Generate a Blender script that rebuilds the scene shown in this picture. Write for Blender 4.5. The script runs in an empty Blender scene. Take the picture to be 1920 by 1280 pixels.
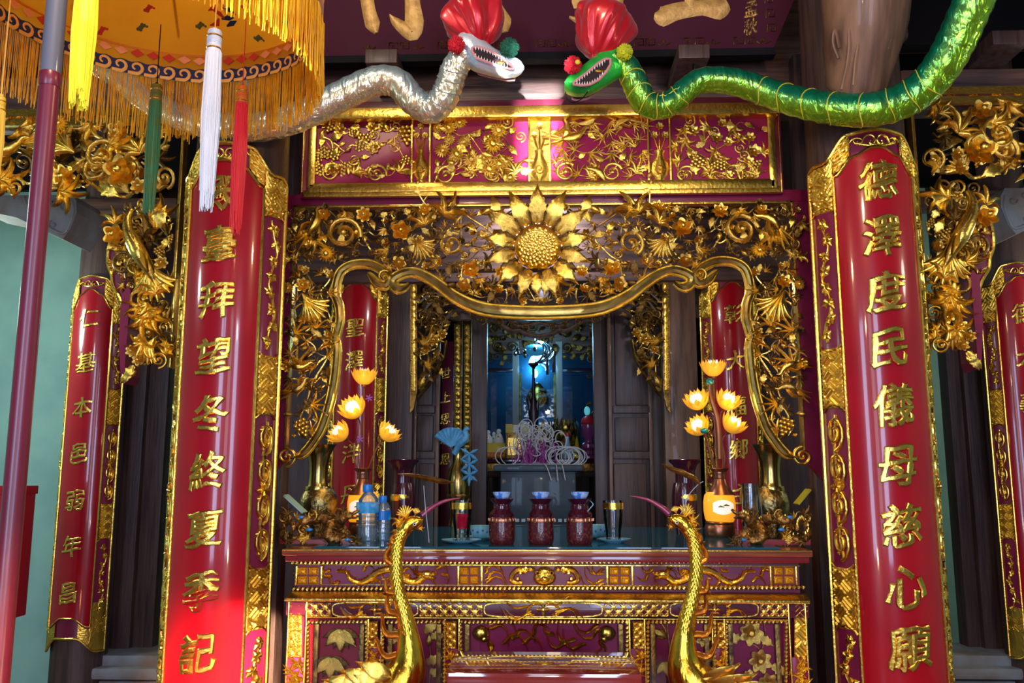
import bpy, bmesh, math, random
from mathutils import Vector, Matrix, Euler
pi = math.pi
SC = bpy.context.scene
COL = SC.collection
# ------------------------------------------------------------------ camera
F = 1600.0
PITCH = math.atan(245/1600)
YAW = math.atan(50/1600)
CAM = Vector((0, 0, 1.55))
cd = bpy.data.cameras.new('camera'); cd.sensor_width = 36; cd.lens = F/1920*36; cd.clip_end = 100
cam = bpy.data.objects.new('camera', cd); COL.objects.link(cam)
cam.location = CAM; cam.rotation_euler = (pi/2+PITCH, 0, YAW)
SC.camera = cam
RM = Euler((pi/2+PITCH, 0, YAW)).to_matrix()
# ------------------------------------------------------------------ world, lamps, exposure
wd = bpy.data.worlds.new('world'); SC.world = wd; wd.use_nodes = True
bg = wd.node_tree.nodes['Background']
bg.inputs['Color'].default_value = (0.62, 0.74, 1.0, 1); bg.inputs['Strength'].default_value = 0.14
SC.view_settings.view_transform = 'Standard'; SC.view_settings.look = 'None'
SC.view_settings.gamma = 1.0; SC.view_settings.use_curve_mapping = False
SC.view_settings.exposure = 0.25
SC.cycles.max_bounces = 8; SC.cycles.glossy_bounces = 4; SC.cycles.transmission_bounces = 8
SC.cycles.transparent_max_bounces = 8; SC.cycles.sample_clamp_indirect = 6; SC.cycles.caustics_reflective = False
SC.cycles.caustics_refractive = False; SC.cycles.use_denoising = True
def lamp(name, kind, loc, power, color, target=None, size=None, sizey=None, spread=None, radius=None, angle=None, blend=None):
    d = bpy.data.lights.new(name, kind); d.energy = power; d.color = color
    if kind == 'AREA':
        d.shape = 'RECTANGLE'; d.size = size; d.size_y = sizey or size
        if spread: d.spread = math.radians(spread)
    if radius is not None: d.shadow_soft_size = radius
    if kind == 'SPOT':
        d.spot_size = math.radians(angle); d.spot_blend = blend
    o = bpy.data.objects.new(name, d); COL.objects.link(o); o.location = loc
    if target is not None:
        o.rotation_euler = (Vector(target)-Vector(loc)).to_track_quat('-Z', 'Y').to_euler()
    return o
# daylight through the open doorways of the hall behind the photographer
lamp('doorway_daylight', 'AREA', (-1.5, -1.6, 1.9), 70, (0.50, 0.66, 1.0), (-0.4, 3.5, 1.6), 0.7, 2.3)
lamp('doorway_daylight', 'AREA', (1.1, -1.6, 1.9), 70, (0.52, 0.64, 1.0), (0.4, 3.5, 1.6), 0.7, 2.3)
lamp('doorway_daylight', 'AREA', (0.0, -2.0, 2.0), 16, (0.85, 0.9, 1.0), (0, 3.5, 1.6), 0.6, 2.3)
# unseen point lamps added to fill the hall and side bays
lamp('hall_fill', 'POINT', (-0.7, 1.0, 3.0), 30, (1.0, 0.70, 0.40), radius=0.06)
lamp('hall_fill', 'POINT', (0.9, 1.5, 3.1), 30, (1.0, 0.70, 0.40), radius=0.06)
lamp('hall_fill', 'POINT', (-2.7, 2.6, 2.6), 10, (0.85, 0.95, 1.0), radius=0.10)
lamp('hall_fill', 'POINT', (2.7, 2.6, 2.6), 10, (1.0, 0.85, 0.7), radius=0.10)
lamp('hall_fill', 'POINT', (0.15, 0.4, 2.6), 12, (1.0, 0.80, 0.52), radius=0.05)  # fill added in front to brighten the altar gilding
lamp('low_fill', 'POINT', (0.1, 0.9, 1.0), 9, (1.0, 0.76, 0.45), radius=0.05)  # unseen low fill added to brighten the altar front
lamp('low_fill', 'POINT', (1.5, 2.35, 0.25), 5, (1.0, 0.5, 0.3), radius=0.08)  # unseen orange fill added for the foot of the right couplet
lamp('low_red_fill', 'POINT', (-1.75, 2.3, 0.4), 8, (1.0, 0.30, 0.15), radius=0.08)  # unseen red fill added for the glow at lower left
lamp('side_bay_fill', 'POINT', (-3.5, 4.7, 2.55), 34, (0.86, 1.0, 0.93), radius=0.15)  # unseen lamps added to lighten the walls of both side bays
lamp('side_bay_fill', 'POINT', (3.6, 4.7, 2.55), 16, (1.0, 0.95, 0.85), radius=0.15)
lamp('hall_fill', 'POINT', (-1.0, 2.1, 3.75), 34, (1.0, 0.86, 0.62), radius=0.10)  # added above the parasol so light shows through the satin
# low sun let in through narrow gaps between the doors: small sharp patches
def sun_gaps():
    lamp('sun_gap', 'AREA', (0.2, -1.2, 1.9), 3.6, (1.0, 0.52, 0.26), W(380, 1300, 3.32), 0.42, 0.42, 6.0)  # broader warm fill added for the red glow on the lower left column
    lamp('sun_gap', 'AREA', (-1.6, -0.5, 2.1), 1.3, (1.0, 0.97, 0.92), W(606, 50, 2.12), 0.06, 0.34, 1.0)
    lamp('sun_gap', 'AREA', (0.45, -1.2, 2.1), 3.2, (1.0, 0.78, 0.52), W(506, 1240, 3.32), 0.30, 0.40, 1.0)
    lamp('sun_gap', 'AREA', (0.02, -0.8, 2.0), 2.2, (0.88, 0.92, 1.0), W(1012, 235, 3.66), 0.20, 0.46, 1.0)
# ------------------------------------------------------------------ helpers
def V(*a): return Vector(a)
def W(px, py, Y):
    d = RM @ Vector(((px-960)/F, -(py-640)/F, -1.0))
    return CAM + d*(Y/d.y)
sun_gaps()
WL = {}
def wl(o): return WL[o.name] if o is not None else Vector((0, 0, 0))
def thing(name, label, cat, loc=(0, 0, 0), group=None, kind=None):
    o = bpy.data.objects.new(name, None); COL.objects.link(o); o.location = loc
    o.empty_display_size = 0.05
    o['label'] = label; o['category'] = cat
    if group: o['group'] = group
    if kind: o['kind'] = kind
    WL[o.name] = Vector(loc)
    return o
def tag(o, label, cat, group=None):
    o['label'] = label; o['category'] = cat
    if group: o['group'] = group
    return o
def struct(o, label=None):
    o['kind'] = 'structure'
    if label: o['label'] = label
    return o
def children(o): return [c for c in bpy.data.objects if c.parent == o]
def copy_tree(o, parent=None):
    c = o.copy(); COL.objects.link(c); c.parent = parent
    for ch in [x for x in KIDS.get(o.name, [])]:
        k = copy_tree(ch, c); KIDS.setdefault(c.name, []).append(k)
    WL[c.name] = WL[o.name].copy()
    return c
KIDS = {}
def link(o, parent):
    COL.objects.link(o)
    if parent is not None:
        o.parent = parent; KIDS.setdefault(parent.name, []).append(o)
        WL[o.name] = WL[parent.name].copy()
    return o
def catmull(pts, n=6):
    P = [Vector(p) for p in pts]; out = []
    for i in range(len(P)-1):
        p0 = P[i-1] if i else P[0]*2-P[1]
        p1, p2 = P[i], P[i+1]
        p3 = P[i+2] if i+2 < len(P) else P[-1]*2-P[-2]
        for k in range(n):
            t = k/n
            out.append(0.5*((2*p1)+(p2-p0)*t+(2*p0-5*p1+4*p2-p3)*t*t+(3*p1-p0-3*p2+p3)*t*t*t))
    out.append(P[-1]); return out
def lerp(a, b, t): return a+(b-a)*t
def interp(xs, ys, x):
    if x <= xs[0]: return ys[0]
    for i in range(len(xs)-1):
        if x <= xs[i+1]:
            return lerp(ys[i], ys[i+1], (x-xs[i])/(xs[i+1]-xs[i]))
    return ys[-1]
def sstep(a, b, x):
    t = min(1, max(0, (x-a)/(b-a))); return t*t*(3-2*t)
class MB:
    def __init__(s): s.v = []; s.f = []; s.a = {}
    def add(s, vs, fs, attr=None):
        b = len(s.v); s.v += [tuple(v) for v in vs]; s.f += [tuple(i+b for i in f) for f in fs]
        if attr is not None:
            for i, x in enumerate(attr): s.a[b+i] = x
        return s
    def box(s, x0, x1, y0, y1, z0, z1, c=0.0):
        if c <= 0:
            vs = [(x, y, z) for x in (x0, x1) for y in (y0, y1) for z in (z0, z1)]
            return s.add(vs, [(0, 1, 3, 2), (4, 6, 7, 5), (0, 4, 5, 1), (2, 3, 7, 6), (0, 2, 6, 4), (1, 5, 7, 3)])
        bm = bmesh.new(); bmesh.ops.create_cube(bm, size=1)
        for v in bm.verts:
            v.co = Vector((lerp(x0, x1, v.co.x+.5), lerp(y0, y1, v.co.y+.5), lerp(z0, z1, v.co.z+.5)))
        bmesh.ops.bevel(bm, geom=bm.edges[:], offset=c, segments=2, affect='EDGES', profile=0.6)
        bm.verts.index_update()
        s.add([v.co[:] for v in bm.verts], [[v.index for v in f.verts] for f in bm.faces]); bm.free(); return s
    def boxp(s, px0, py0, px1, py1, Y, d=0.03, c=0.0):   # board facing the hall, corners seen at the given place on the plane Y
        a = W(px0, py0, Y); b = W(px1, py1, Y)
        ym = min(1280, max(0, (py0+py1)/2)); xa = W(px0, ym, Y).x; xb = W(px1, ym, Y).x
        return s.box(min(xa, xb), max(xa, xb), Y, Y+d, min(a.z, b.z), max(a.z, b.z), c)
    def tube(s, pts, r, n=8, caps=True, attr=False, flat=1.0):
        pts = [Vector(p) for p in pts]; m = len(pts)
        rr = r if isinstance(r, (list, tuple)) else [r]*m
        T = []
        for i in range(m):
            t = pts[min(i+1, m-1)]-pts[max(i-1, 0)]
            T.append(t.normalized() if t.length > 1e-9 else Vector((0, 0, 1)))
        up = Vector((0, 1, 0)) if abs(T[0].y) < 0.9 else Vector((1, 0, 0))
        vs = []; at = []
        N = (up-T[0]*up.dot(T[0])).normalized()
        for i in range(m):
            N = (N-T[i]*N.dot(T[i]))
            N = N.normalized() if N.length > 1e-6 else up
            B = T[i].cross(N)
            for k in range(n):
                a = 2*pi*k/n
                dv = N*math.cos(a)*flat+B*math.sin(a)
                vs.append(pts[i]+dv*rr[i]); at.append(0.5+0.5*dv.z)
        fs = [(i*n+k, i*n+(k+1) % n, (i+1)*n+(k+1) % n, (i+1)*n+k) for i in range(m-1) for k in range(n)]
        if caps:
            fs.append(tuple(range(n-1, -1, -1))); fs.append(tuple((m-1)*n+k for k in range(n)))
        return s.add(vs, fs, at if attr else None)
    def lathe(s, prof, c, n=24, M=None, sq=1.0):
        vs = []
        for r, z in prof:
            for k in range(n):
                a = 2*pi*k/n; p = Vector((r*math.cos(a), r*math.sin(a)*sq, z))
                if M is not None: p = M @ p
                vs.append(p+Vector(c))
        m = len(prof)
        fs = [(i*n+k, i*n+(k+1) % n, (i+1)*n+(k+1) % n, (i+1)*n+k) for i in range(m-1) for k in range(n)]
        if prof[0][0] > 1e-6: fs.append(tuple(range(n-1, -1, -1)))
        if prof[-1][0] > 1e-6: fs.append(tuple((m-1)*n+k for k in range(n)))
        return s.add(vs, fs)
    def grid(s, fn, nu, nv, cu=False, attr=None):
        vs = [fn(i/(nu if cu else nu-1), j/(nv-1)) for j in range(nv) for i in range(nu)]
        e = nu if cu else nu-1
        fs = [(j*nu+i, j*nu+(i+1) % nu, (j+1)*nu+(i+1) % nu, (j+1)*nu+i) for j in range(nv-1) for i in range(e)]
        at = None
        if attr: at = [attr(i/(nu if cu else nu-1), j/(nv-1)) for j in range(nv) for i in range(nu)]
        return s.add(vs, fs, at)
    def ell(s, c, r, nu=12, nv=8, M=None, fn=None):
        c = Vector(c)
        def g(u, v):
            a = 2*pi*u; b = pi*(v-.5)
            p = Vector((r[0]*math.cos(a)*math.cos(b), r[1]*math.sin(a)*math.cos(b), r[2]*math.sin(b)))
            if fn: p = p*fn(u, v)
            if M is not None: p = M @ p
            return c+p
        return s.grid(g, nu, nv, cu=True)
    def ridge(s, pts, w, h, mp, closed_back=True):
        """carved stroke: ridged ribbon along 2-D points, widths w (half), height h, mapped by mp(u, v, h)"""
        P = [Vector((p[0], p[1])) for p in pts]; m = len(P)
        ww = w if isinstance(w, (list, tuple)) else [w]*m
        hh = h if isinstance(h, (list, tuple)) else [h]*m
        vs = []
        for i in range(m):
            t = P[min(i+1, m-1)]-P[max(i-1, 0)]
            t = t.normalized() if t.length > 1e-9 else Vector((1, 0))
            nn = Vector((-t.y, t.x))
            for k, hk in ((-1, 0), (-.55, .8), (0, 1), (.55, .8), (1, 0)):
                q = P[i]+nn*ww[i]*k
                vs.append(mp(q.x, q.y, hk*hh[i]))
        fs = [(i*5+k, i*5+k+1, (i+1)*5+k+1, (i+1)*5+k) for i in range(m-1) for k in range(4)]
        if closed_back: fs += [(i*5+4, i*5, (i+1)*5, (i+1)*5+4) for i in range(m-1)]
        return s.add(vs, fs)
    def slab(s, poly, mp, d, bev=0.0):
        """plate with the outline poly (2-D, mapped by mp(u, v, h)), front at h=d, back at h=0"""
        n = len(poly)
        area = sum(poly[i][0]*poly[(i+1) % n][1]-poly[(i+1) % n][0]*poly[i][1] for i in range(n))
        if area < 0: poly = poly[::-1]
        b = len(s.v)
        s.v += [tuple(mp(p[0], p[1], d)) for p in poly]+[tuple(mp(p[0], p[1], 0)) for p in poly]
        s.f.append(tuple(b+i for i in range(n))); s.f.append(tuple(b+n+i for i in range(n-1, -1, -1)))
        s.f += [(b+i, b+n+i, b+n+(i+1) % n, b+(i+1) % n) for i in range(n)]
        return s
    def mesh(s, name, mat, smooth=True, off=Vector((0, 0, 0)), ang=40, fixn=False):
        me = bpy.data.meshes.new(name)
        o = off
        me.from_pydata([(v[0]-o.x, v[1]-o.y, v[2]-o.z) for v in s.v], [], s.f)
        if s.a:
            at = me.attributes.new('paint', 'FLOAT', 'POINT')
            for i in range(len(s.v)): at.data[i].value = s.a.get(i, 0.0)
        if fixn:
            bm = bmesh.new(); bm.from_mesh(me); bmesh.ops.recalc_face_normals(bm, faces=bm.faces[:]); bm.to_mesh(me); bm.free()
        if smooth:
            me.polygons.foreach_set('use_smooth', [True]*len(me.polygons))
            me.set_sharp_from_angle(angle=math.radians(ang))
        for m in (mat if isinstance(mat, (list, tuple)) else [mat]): me.materials.append(m)
        me.update(); return me
    def build(s, name, mat, parent=None, smooth=True, label=None, ang=40, fixn=False, loc=None):
        off = wl(parent) if parent is not None else (Vector(loc) if loc is not None else Vector((0, 0, 0)))
        me = s.mesh(name, mat, smooth, off, ang, fixn)
        o = bpy.data.objects.new(name, me)
        link(o, parent)
        if parent is None:
            o.location = off; WL[o.name] = off.copy()
        if label: o['label'] = label
        return o
# ------------------------------------------------------------------ materials
MATS = {}
def mat(name, col, metal=0.0, rough=0.5, coat=0.0, noise=None, bump=0.0, bscale=40, emit=None, estr=1.0, trans=0.0, ior=1.45, stretch=None, col2=None, cr=(0.4, 0.65), attr=None, sss=0.0, spec=0.5, alpha=1.0, coatr=0.04, sheen=0.0, nscale=8, detail=4):
    m = bpy.data.materials.new(name); m.use_nodes = True
    nt = m.node_tree; b = nt.nodes['Principled BSDF']
    b.inputs['Base Color'].default_value = (*col, 1); b.inputs['Metallic'].default_value = metal
    b.inputs['Roughness'].default_value = rough; b.inputs['Coat Weight'].default_value = coat
    b.inputs['Coat Roughness'].default_value = coatr
    b.inputs['IOR'].default_value = ior; b.inputs['Transmission Weight'].default_value = trans
    b.inputs['Specular IOR Level'].default_value = spec
    b.inputs['Alpha'].default_value = alpha
    if sheen: b.inputs['Sheen Weight'].default_value = sheen
    if sss:
        b.inputs['Subsurface Weight'].default_value = sss; b.inputs['Subsurface Radius'].default_value = (.02, .012, .008)
    if emit is not None:
        b.inputs['Emission Color'].default_value = (*emit, 1); b.inputs['Emission Strength'].default_value = estr
    L = nt.links
    tc = nt.nodes.new('ShaderNodeTexCoord'); mp = nt.nodes.new('ShaderNodeMapping')
    L.new(tc.outputs['Object'], mp.inputs['Vector'])
    if stretch: mp.inputs['Scale'].default_value = stretch
    if col2 is not None:
        mx = nt.nodes.new('ShaderNodeMix'); mx.data_type = 'RGBA'
        mx.inputs[6].default_value = (*col, 1); mx.inputs[7].default_value = (*col2, 1)
        if attr:
            an = nt.nodes.new('ShaderNodeAttribute'); an.attribute_name = attr; src = an.outputs['Fac']
        else:
            nz = nt.nodes.new('ShaderNodeTexNoise'); nz.inputs['Scale'].default_value = nscale; nz.inputs['Detail'].default_value = detail
            L.new(mp.outputs['Vector'], nz.inputs['Vector']); src = nz.outputs['Fac']
        rp = nt.nodes.new('ShaderNodeMapRange'); rp.inputs[1].default_value = cr[0]; rp.inputs[2].default_value = cr[1]; rp.clamp = True
        L.new(src, rp.inputs[0]); L.new(rp.outputs[0], mx.inputs[0]); L.new(mx.outputs[2], b.inputs['Base Color'])
        m['mix'] = 1
    if bump:
        n2 = nt.nodes.new('ShaderNodeTexNoise'); n2.inputs['Scale'].default_value = bscale; n2.inputs['Detail'].default_value = 5
        L.new(mp.outputs['Vector'], n2.inputs['Vector'])
        bp = nt.nodes.new('ShaderNodeBump'); bp.inputs['Strength'].default_value = bump; bp.inputs['Distance'].default_value = 0.01
        L.new(n2.outputs['Fac'], bp.inputs['Height']); L.new(bp.outputs['Normal'], b.inputs['Normal'])
    MATS[name] = m; return m
GOLD = mat('gilt', (0.86, 0.56, 0.11), 1, 0.27, col2=(0.30, 0.15, 0.02), nscale=30, cr=(0.5, 0.8), bump=0.25, bscale=90)
GOLDB = mat('bright_gilt', (0.95, 0.63, 0.11), 1, 0.25, col2=(0.70, 0.38, 0.04), nscale=24, cr=(0.5, 0.75), bump=0.15, bscale=80)
GOLDD = mat('old_gilt', (0.36, 0.20, 0.04), 0.9, 0.34, col2=(0.09, 0.045, 0.015), nscale=25, bump=0.3, bscale=70)
GILTRED = mat('gilt_on_red', (0.30, 0.05, 0.012), 0.3, 0.35, col2=(0.92, 0.59, 0.09), attr='paint', cr=(0.04, 0.34))
_b = GILTRED.node_tree
_an = [n for n in _b.nodes if n.type == 'MAP_RANGE'][0]
_b.links.new(_an.outputs[0], _b.nodes['Principled BSDF'].inputs['Metallic'])
RED = mat('red_lacquer', (0.42, 0.004, 0.012), 0, 0.25, 0.55, col2=(0.34, 0.003, 0.012), nscale=3, coatr=0.06, spec=.3)
MAROON = mat('maroon_lacquer', (0.22, 0.008, 0.045), 0, 0.35, 0.3, col2=(0.17, 0.006, 0.035), nscale=4, coatr=0.12)
DMAROON = mat('dark_maroon_lacquer', (0.10, 0.008, 0.022), 0, 0.3, 0.8, coatr=0.1)
PLAQUE = mat('plaque_lacquer', (0.052, 0.005, 0.017), 0, 0.6, 0.0, spec=.12, col2=(0.055, 0.008, 0.02), nscale=3, coatr=0.25)
WOOD = mat('dark_wood', (0.085, 0.045, 0.035), 0, 0.5, 0.15, col2=(0.040, 0.020, 0.018), stretch=(6, 6, 0.5), nscale=5, bump=0.25, bscale=14, coatr=0.3)
WOODH = mat('dark_wood_beam', (0.14, 0.075, 0.06), 0, 0.42, 0.2, col2=(0.05, 0.027, 0.022), stretch=(0.5, 6, 6), nscale=5, bump=0.3, bscale=12, coatr=0.25)
WOODB = mat('brown_wood', (0.22, 0.115, 0.065), 0, 0.5, 0.1, col2=(0.10, 0.05, 0.03), stretch=(5, 1, 0.7), nscale=4, bump=0.3, bscale=10)
WOODG = mat('weathered_wood', (0.30, 0.33, 0.34), 0, 0.55, 0.1, col2=(0.22, 0.15, 0.10), nscale=6, cr=(.35, .7), bump=0.2, bscale=20)
MINT = mat('mint_plaster', (0.42, 0.72, 0.60), 0, 0.7, col2=(0.34, 0.60, 0.52), nscale=3, bump=0.05, bscale=30)
TILE = mat('floor_tile', (0.25, 0.10, 0.07), 0, 0.35, col2=(0.18, 0.07, 0.05), nscale=5)
BLACK = mat('dark_paint', (0.006, 0.005, 0.006), 0, 0.6, spec=.1)
LIB = {}
# ------------------------------------------------------------------ ornament library (unit size, growing along +X, front towards -Y)
def flatmp(u, v, h): return (u, -h, v)
def m_leaf(serr=0.25, wid=0.24, n=8, curl=0.16):
    mb = MB(); vs = []
    for i in range(n+1):
        t = i/n
        w = wid*math.sin(pi*min(1, t**0.75))*(1+serr*(1 if i % 2 else -0.6))+0.004
        if i == n: w = 0.004
        y = -curl*math.sin(pi*t*0.9)-0.02
        for k, hk in ((-1, 0.03), (-.5, .09), (0, .03), (.5, .09), (1, 0.03)):
            vs.append((t-0.06*abs(k)*(i % 2), y-hk*(0.4+w), k*w))
    fs = [(i*5+k, i*5+k+1, (i+1)*5+k+1, (i+1)*5+k) for i in range(n) for k in range(4)]
    b = len(vs)
    for i in range(n+1):
        t = i/n; vs.append((t, -curl*math.sin(pi*t*0.9)+0.03, 0))
    fs += [(i*5+4, b+i, b+i+1, (i+1)*5+4) for i in range(n)]+[(b+i, i*5, (i+1)*5, b+i+1) for i in range(n)]
    return mb.add(vs, fs)
def m_flower(np=7, layers=3, cup=0.35, rad=0.5):
    mb = MB()
    for L in range(layers):
        r = rad*(1-0.27*L); n = np-(L % 2)
        for k in range(n):
            a0 = 2*pi*(k+0.5*(L % 2))/n
            def g(u, v, a0=a0, r=r, L=L):
                q = (u-.5)*2; rr = r*(0.12+0.88*v)
                wv = math.sin(pi*min(1, 0.12+v*0.80))**0.7*pi/n*1.05
                a = a0+q*wv
                up = cup*r*(v**1.6)*(0.6+L*0.55)+0.06*L+0.05*r*math.cos(q*pi/2)
                if v > 0.9: rr *= 1-0.10*abs(q)
                return (rr*math.cos(a), -up-0.02, rr*math.sin(a))
            mb.grid(g, 4, 4)
    mb.ell((0, -0.14-0.06*layers, 0), (0.13*rad*2, 0.10, 0.13*rad*2), 8, 5)
    mb.lathe([(0.02, 0), (rad*0.55, 0.03), (rad*0.5, 0.06), (0.02, 0.1)], (0, 0.02, 0), 8, Matrix.Rotation(pi/2, 3, 'X'))
    return mb
def m_mum(n=16):
    mb = MB()
    for L, (r0, r1, hh) in enumerate(((0.12, 0.5, 0.05), (0.1, 0.36, 0.10))):
        for k in range(n):
            a = 2*pi*(k+.5*L)/n
            pts = [(math.cos(a)*lerp(r0, r1, t), math.sin(a)*lerp(r0, r1, t)) for t in (0, .35, .7, 1)]
            mb.ridge(pts, [0.03, 0.055, 0.06, 0.01], [hh, hh+.06, hh+.05, hh*.6], flatmp)
    mb.ell((0, -0.1, 0), (0.17, 0.12, 0.17), 10, 6)
    return mb
def m_spray(n=5, fan=1.15, thin=0.055):
    mb = MB()
    for k in range(n):
        a = (k-(n-1)/2)/(n-1)*2*fan; ln = 1-0.25*abs(a)/fan
        pts = [(ln*t*math.cos(a*(0.7+.3*t)), ln*t*math.sin(a*(0.7+.3*t))) for t in (0, .25, .5, .75, 1)]
        mb.ridge(pts, [0.02, thin, thin*1.2, thin*.8, 0.004], [.03, .10, .14, .10, .02], flatmp)
    return mb
def m_acanthus():
    mb = MB()
    for k, (a, ln, cv) in enumerate(((-1.0, .55, -.7), (-.55, .8, -.5), (-.1, 1.0, .25), (.4, .85, .5), (.9, .6, .8))):
        pts = []
        for i in range(7):
            t = i/6; an = a+cv*t*t
            pts.append((ln*t*math.cos(an), ln*t*math.sin(an)))
        mb.ridge(pts, [.05, .09, .11, .11, .09, .06, .01], [.05, .10, .15, .18, .18, .15, .1], flatmp)
        mb.ridge(pts, [.008, .015, .02, .02, .015, .01, .004], [.08, .135, .19, .22, .215, .18, .11], flatmp, False)
    return mb
def m_tail():
    mb = MB()
    for k in range(9):
        a = -0.75+1.5*k/8; ln = 1-0.18*abs(k-4)/4
        pts = [(ln*t*math.cos(a*t), ln*t*math.sin(a*t**0.7)) for t in (0, .2, .4, .6, .8, 1)]
        mb.ridge(pts, [.02, .05, .075, .085, .08, .02], [.04, .08, .11+.03*(k % 2), .11+.03*(k % 2), .08, .03], flatmp)
    return mb
def m_scroll(turn=1.6):
    mb = MB(); pts = []; w = []; h = []
    for i in range(26):
        t = i/25; a = -pi/2+t*turn*2*pi; r = 0.5*(1-t)**0.8+0.06
        pts.append((r*math.cos(a), r*math.sin(a))); w.append(lerp(.09, .06, t)); h.append(lerp(.08, .18, t))
    mb.ridge(pts, w, h, flatmp); mb.ell((0.0, -0.12, 0.0), (.1, .1, .1), 8, 5)
    return mb
def m_berry():
    mb = MB(); mb.ell((0, -0.3, 0), (.5, .5, .5), 8, 6); return mb
def m_grapes():
    mb = MB()
    rows = [(0.0, 3), (0.2, 4), (0.42, 3), (0.62, 2), (0.8, 1)]
    for x, n in rows:
        for k in range(n): mb.ell((x, -0.08-0.03*((k+int(x*10)) % 2), (k-(n-1)/2)*0.21), (.115, .115, .115), 7, 5)
    return mb
def m_bud():
    mb = MB(); Mx = Matrix.Rotation(pi/2, 3, 'Y')
    mb.lathe([(0.02, 0), (.10, .12), (.22, .35), (.26, .55), (.18, .8), (.01, 1)], (0, -.15, 0), 8, Mx)
    for a in (-.5, .5): mb.ridge([(0, 0), (.3, .18*a*2), (.6, .32*a*2)], [.03, .09, .01], [.1, .26, .2], flatmp)
    return mb
def m_bird():
    mb = MB()
    mb.tube([(-.15, -.1, .02), (0, -.14, 0), (.2, -.16, 0), (.38, -.15, .05), (.52, -.14, .16), (.60, -.13, .27), (.68, -.13, .29), (.78, -.12, .26)], [.04, .11, .15, .13, .08, .07, .05, .008], 8)
    for z in (-.03, .05, .12): mb.ridge([(-.1, 0), (-.4, z*1.6-.02), (-.75, z*3-.03)], [.04, .06, .012], [.12, .13, .06], flatmp)
    for i in range(4): mb.ridge([(.3, .06), (.12-.05*i, .22+.03*i), (-.12-.10*i, .36-.06*i)], [.05, .06, .01], [.2, .24, .16], flatmp)
    return mb
for nm, fn in (('leaf', lambda: m_leaf()), ('petal', lambda: m_leaf(.18, .19, 8, .2)), ('smooth_leaf', lambda: m_leaf(0.0, 0.2)), ('flower', lambda: m_flower()), ('rose', lambda: m_flower(5, 4, .5)), ('daisy', m_mum),
               ('spray', lambda: m_spray()), ('bamboo_leaf', lambda: m_spray(6, 1.5, .045)), ('acanthus', m_acanthus), ('tail', m_tail), ('scroll', m_scroll),
               ('berry', m_berry), ('grapes', m_grapes), ('bud', m_bud), ('bird', m_bird)):
    mb = fn()
    for vn, mm in (('g', GOLD), ('b', GOLDB), ('d', GOLDD)):
        LIB[nm+vn] = mb.mesh(nm, mm, True, fixn=(nm in ('flower', 'rose')), ang=50)
ONAME = {'spray': 'spray', 'bamboo_leaf': 'bamboo_leaf', 'acanthus': 'acanthus_leaf', 'tail': 'tail_plume', 'smooth_leaf': 'leaf', 'rose': 'flower', 'daisy': 'chrysanthemum', 'grapes': 'grape_cluster', 'bird': 'carved_bird'}
def inst(kind, var, parent, p, a, s, tilt=(0, 0), M=None, name=None, sd=None):
    """one carved piece of the library, at world point p, growing at angle a (radians, anticlockwise seen from the hall), size s (m)"""
    o = bpy.data.objects.new(name or ONAME.get(kind, kind), LIB[kind+var])
    link(o, parent)
    rot = Matrix.Rotation(-a, 4, 'Y') @ Matrix.Rotation(tilt[0], 4, 'X') @ Matrix.Rotation(tilt[1], 4, 'Z')
    if M is not None: rot = M.to_4x4() @ rot
    sc = Matrix.Diagonal((s, s*(sd or 1), s, 1))
    o.matrix_local = Matrix.Translation(Vector(p)-wl(parent)) @ rot @ sc
    return o
def inpoly(x, y, P):
    c = False; n = len(P); j = n-1
    for i in range(n):
        if (P[i][1] > y) != (P[j][1] > y) and x < (P[j][0]-P[i][0])*(y-P[i][1])/(P[j][1]-P[i][1])+P[i][0]: c = not c
        j = i
    return c
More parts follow.
